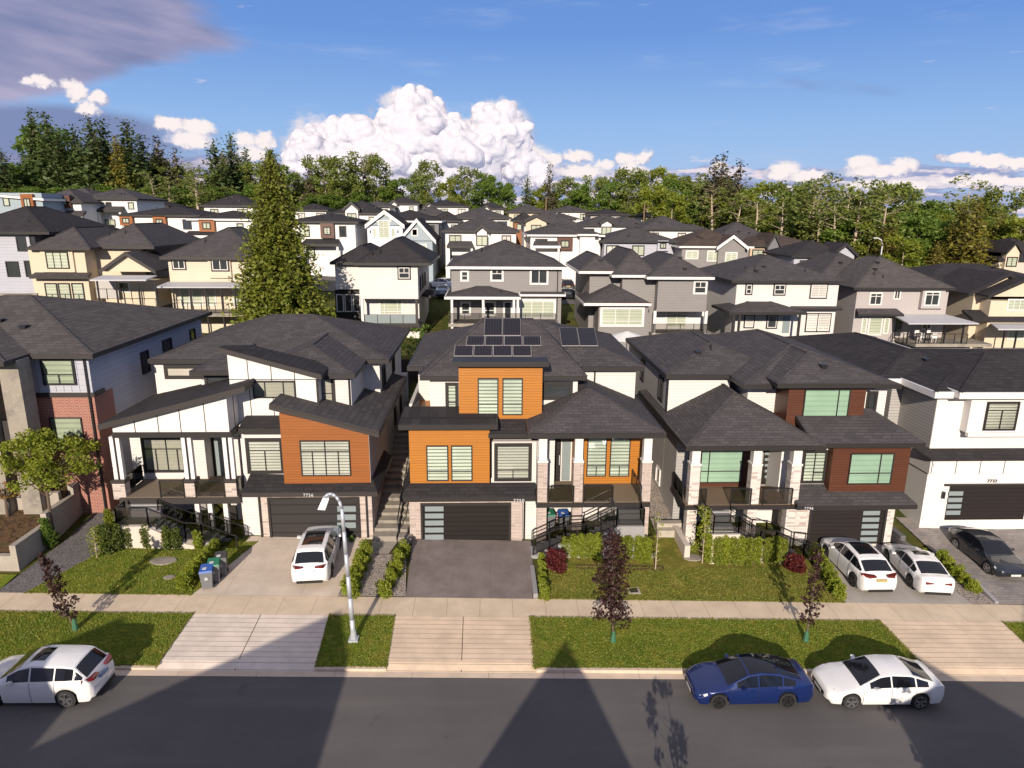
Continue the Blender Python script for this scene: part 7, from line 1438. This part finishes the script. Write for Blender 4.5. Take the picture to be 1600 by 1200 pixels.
# ---------------------------------------------------------------- clouds: billowing heaps far beyond the wood
def cloud_fn(t, p, o):
    d = t.n('ShaderNodeBsdfDiffuse', ins={'Color': (.80, .78, .80)}); l = t.n('ShaderNodeBsdfTranslucent', ins={'Color': (.75, .74, .78)}); mx = t.n('ShaderNodeMixShader', ins={0: .5, 1: d.outputs[0], 2: l.outputs[0]}); t.t.links.new(mx.outputs[0], o.inputs[0])
CLM = mat('cloud', cloud_fn)
ico = bmesh.new(); bmesh.ops.create_icosphere(ico, subdivisions=3, radius=1.); IV = np.array([v.co[:] for v in ico.verts]); IF = np.array([[v.index for v in f.verts] for f in ico.faces]); ico.free()
def cloud(sp, D, seed, label_=None, gen=(9, 7), mind=1.4):
    rr = np.random.default_rng(seed); V_ = []; F_ = []; nv = 0; Q = []
    for (px, py, pr) in sp: c = np.array(at(px, py, D)); R_ = pr/F*D*1.02; Q.append((c+np.array([0, rr.uniform(-.4, .4)*R_, 0]), R_, 0))
    allS = list(Q); cur = Q
    for lvl, n in enumerate(gen):
        nx = []
        for c, R_, l in cur:
            for _ in range(n):
                d = rr.normal(size=3); d[1] = -abs(d[1])*.9; d[2] = d[2]*.9+.35; d /= np.linalg.norm(d); r2 = R_*rr.uniform(.28, .50)
                if r2/D*F < mind: continue
                nx.append((c+d*R_*rr.uniform(.78, .98), r2, lvl+1))
        allS += nx; cur = nx
    for c, R_, l in allS:
        ph = rr.uniform(0, 6, 3); P = IV.copy(); dsp = 1+.07*np.sin(P[:, 0]*5+ph[0])*np.sin(P[:, 1]*4+ph[1])+.06*np.sin(P[:, 2]*7+ph[2])+.03*np.sin(P[:, 0]*13+P[:, 2]*11+ph[1])
        P = P*dsp[:, None]*np.array([1.1, 1., .92])*R_+c; V_.append(P); F_.append(IF+nv); nv += len(P)
    V_ = np.concatenate(V_); F_ = np.concatenate(F_); c0 = V_.mean(0); V_ = V_-c0
    me = bpy.data.meshes.new('cloud'); me.vertices.add(len(V_)); me.vertices.foreach_set('co', V_.astype(np.float32).ravel()); me.loops.add(F_.size); me.loops.foreach_set('vertex_index', F_.astype(np.int32).ravel())
    me.polygons.add(len(F_)); me.polygons.foreach_set('loop_start', np.arange(len(F_), dtype=np.int32)*3); me.polygons.foreach_set('loop_total', np.full(len(F_), 3, np.int32)); me.update(calc_edges=True); me.polygons.foreach_set('use_smooth', [True]*len(F_)); me.materials.append(CLM)
    o = bpy.data.objects.new('cloud', me); o.location = c0; link(o); o['kind'] = 'structure'
    px_ = D/F; rm = o.modifiers.new('merge', 'REMESH'); rm.mode = 'VOXEL'; rm.voxel_size = 1.3*px_; rm.use_smooth_shade = True
    sm = o.modifiers.new('soft', 'SMOOTH'); sm.factor = .7; sm.iterations = 22
    for sz, st in ((34, 12.), (12, 2.6)):
        tx = bpy.data.textures.new('billow', 'CLOUDS'); tx.noise_scale = sz*px_; tx.noise_depth = 3; dm = o.modifiers.new('billow', 'DISPLACE'); dm.texture = tx; dm.strength = st*px_; dm.mid_level = .45; dm.texture_coords = 'LOCAL'
    return o
DC = 6000.
cloud([(480, 232, 20), (505, 215, 24), (500, 262, 40), (540, 235, 34), (565, 208, 24), (560, 262, 42), (520, 200, 14), (600, 240, 36), (610, 200, 22), (640, 175, 24), (655, 168, 22), (678, 172, 16), (650, 215, 42), (690, 215, 34), (620, 270, 40), (680, 262, 42), (720, 235, 34), (740, 262, 38), (760, 190, 20), (752, 176, 13), (780, 205, 30), (800, 215, 24), (765, 232, 36), (795, 240, 28), (810, 262, 26), (840, 275, 20)], DC, 1)

# ---------------------------------------------------------------- blades over the lawns, one mass nobody could count
LF_GR = leafmat('grass_blades', (.16, .22, .024), (.23, .26, .034), (.36, .32, .065), .35)
def blades(rects, n, label):
    A = [abs((b-a+d-c)/2*(y1-y0)) for a, b, y0, c, d, y1 in rects]; P = []; S_ = []
    for (a, b, y0, c, d, y1), ar in zip(rects, A):
        k = int(n*ar/sum(A)); u = rng.random(k); v = rng.random(k); e = rng.random(k) < .12; u = np.where(e, np.where(rng.random(k) < .5, rng.normal(0, .004, k), 1+rng.normal(0, .004, k)), u); e2 = rng.random(k) < .10; v = np.where(e2, np.where(rng.random(k) < .5, rng.normal(-.005, .008, k), 1+rng.normal(.005, .008, k)), v)
        X0 = a+(c-a)*v; X1 = b+(d-b)*v; x = X0+(X1-X0)*u; y = y0+(y1-y0)*v; P += [(p, q, g(p, q)+.035) for p, q in zip(x, y)]; S_ += list(rng.uniform(.025, .06, k))
    o = leaves('grass', np.array(P), np.array(S_), LF_GR, None, None, up=.0, asp=.35); tag(o, label, 'grass', kind='stuff')
R_ = []; pk, pt_ = -22., -22.
for (a, b), (c, d), m_ in AP+[((1700, 0), (1700, 0), None)]: R_.append((pk, kx(a), 24.5, pt_, tx(c), 28.0)); pk, pt_ = kx(b), tx(d)
R_ += [(lx(45), lx(300), 29.55, -19.6, -12.6, 34.3), (lx(845), lx(1318), 29.55, 3.0, 17.5, 32.4)]
blades(R_, 90000, 'short green and yellowed grass blades over the front lawns and boulevard strips')
# wear on the pavements
for px, py, r_, nm in ((700, 1095, .33, 'manhole_cover'), (1180, 1122, .3, 'manhole_cover')):
    pass
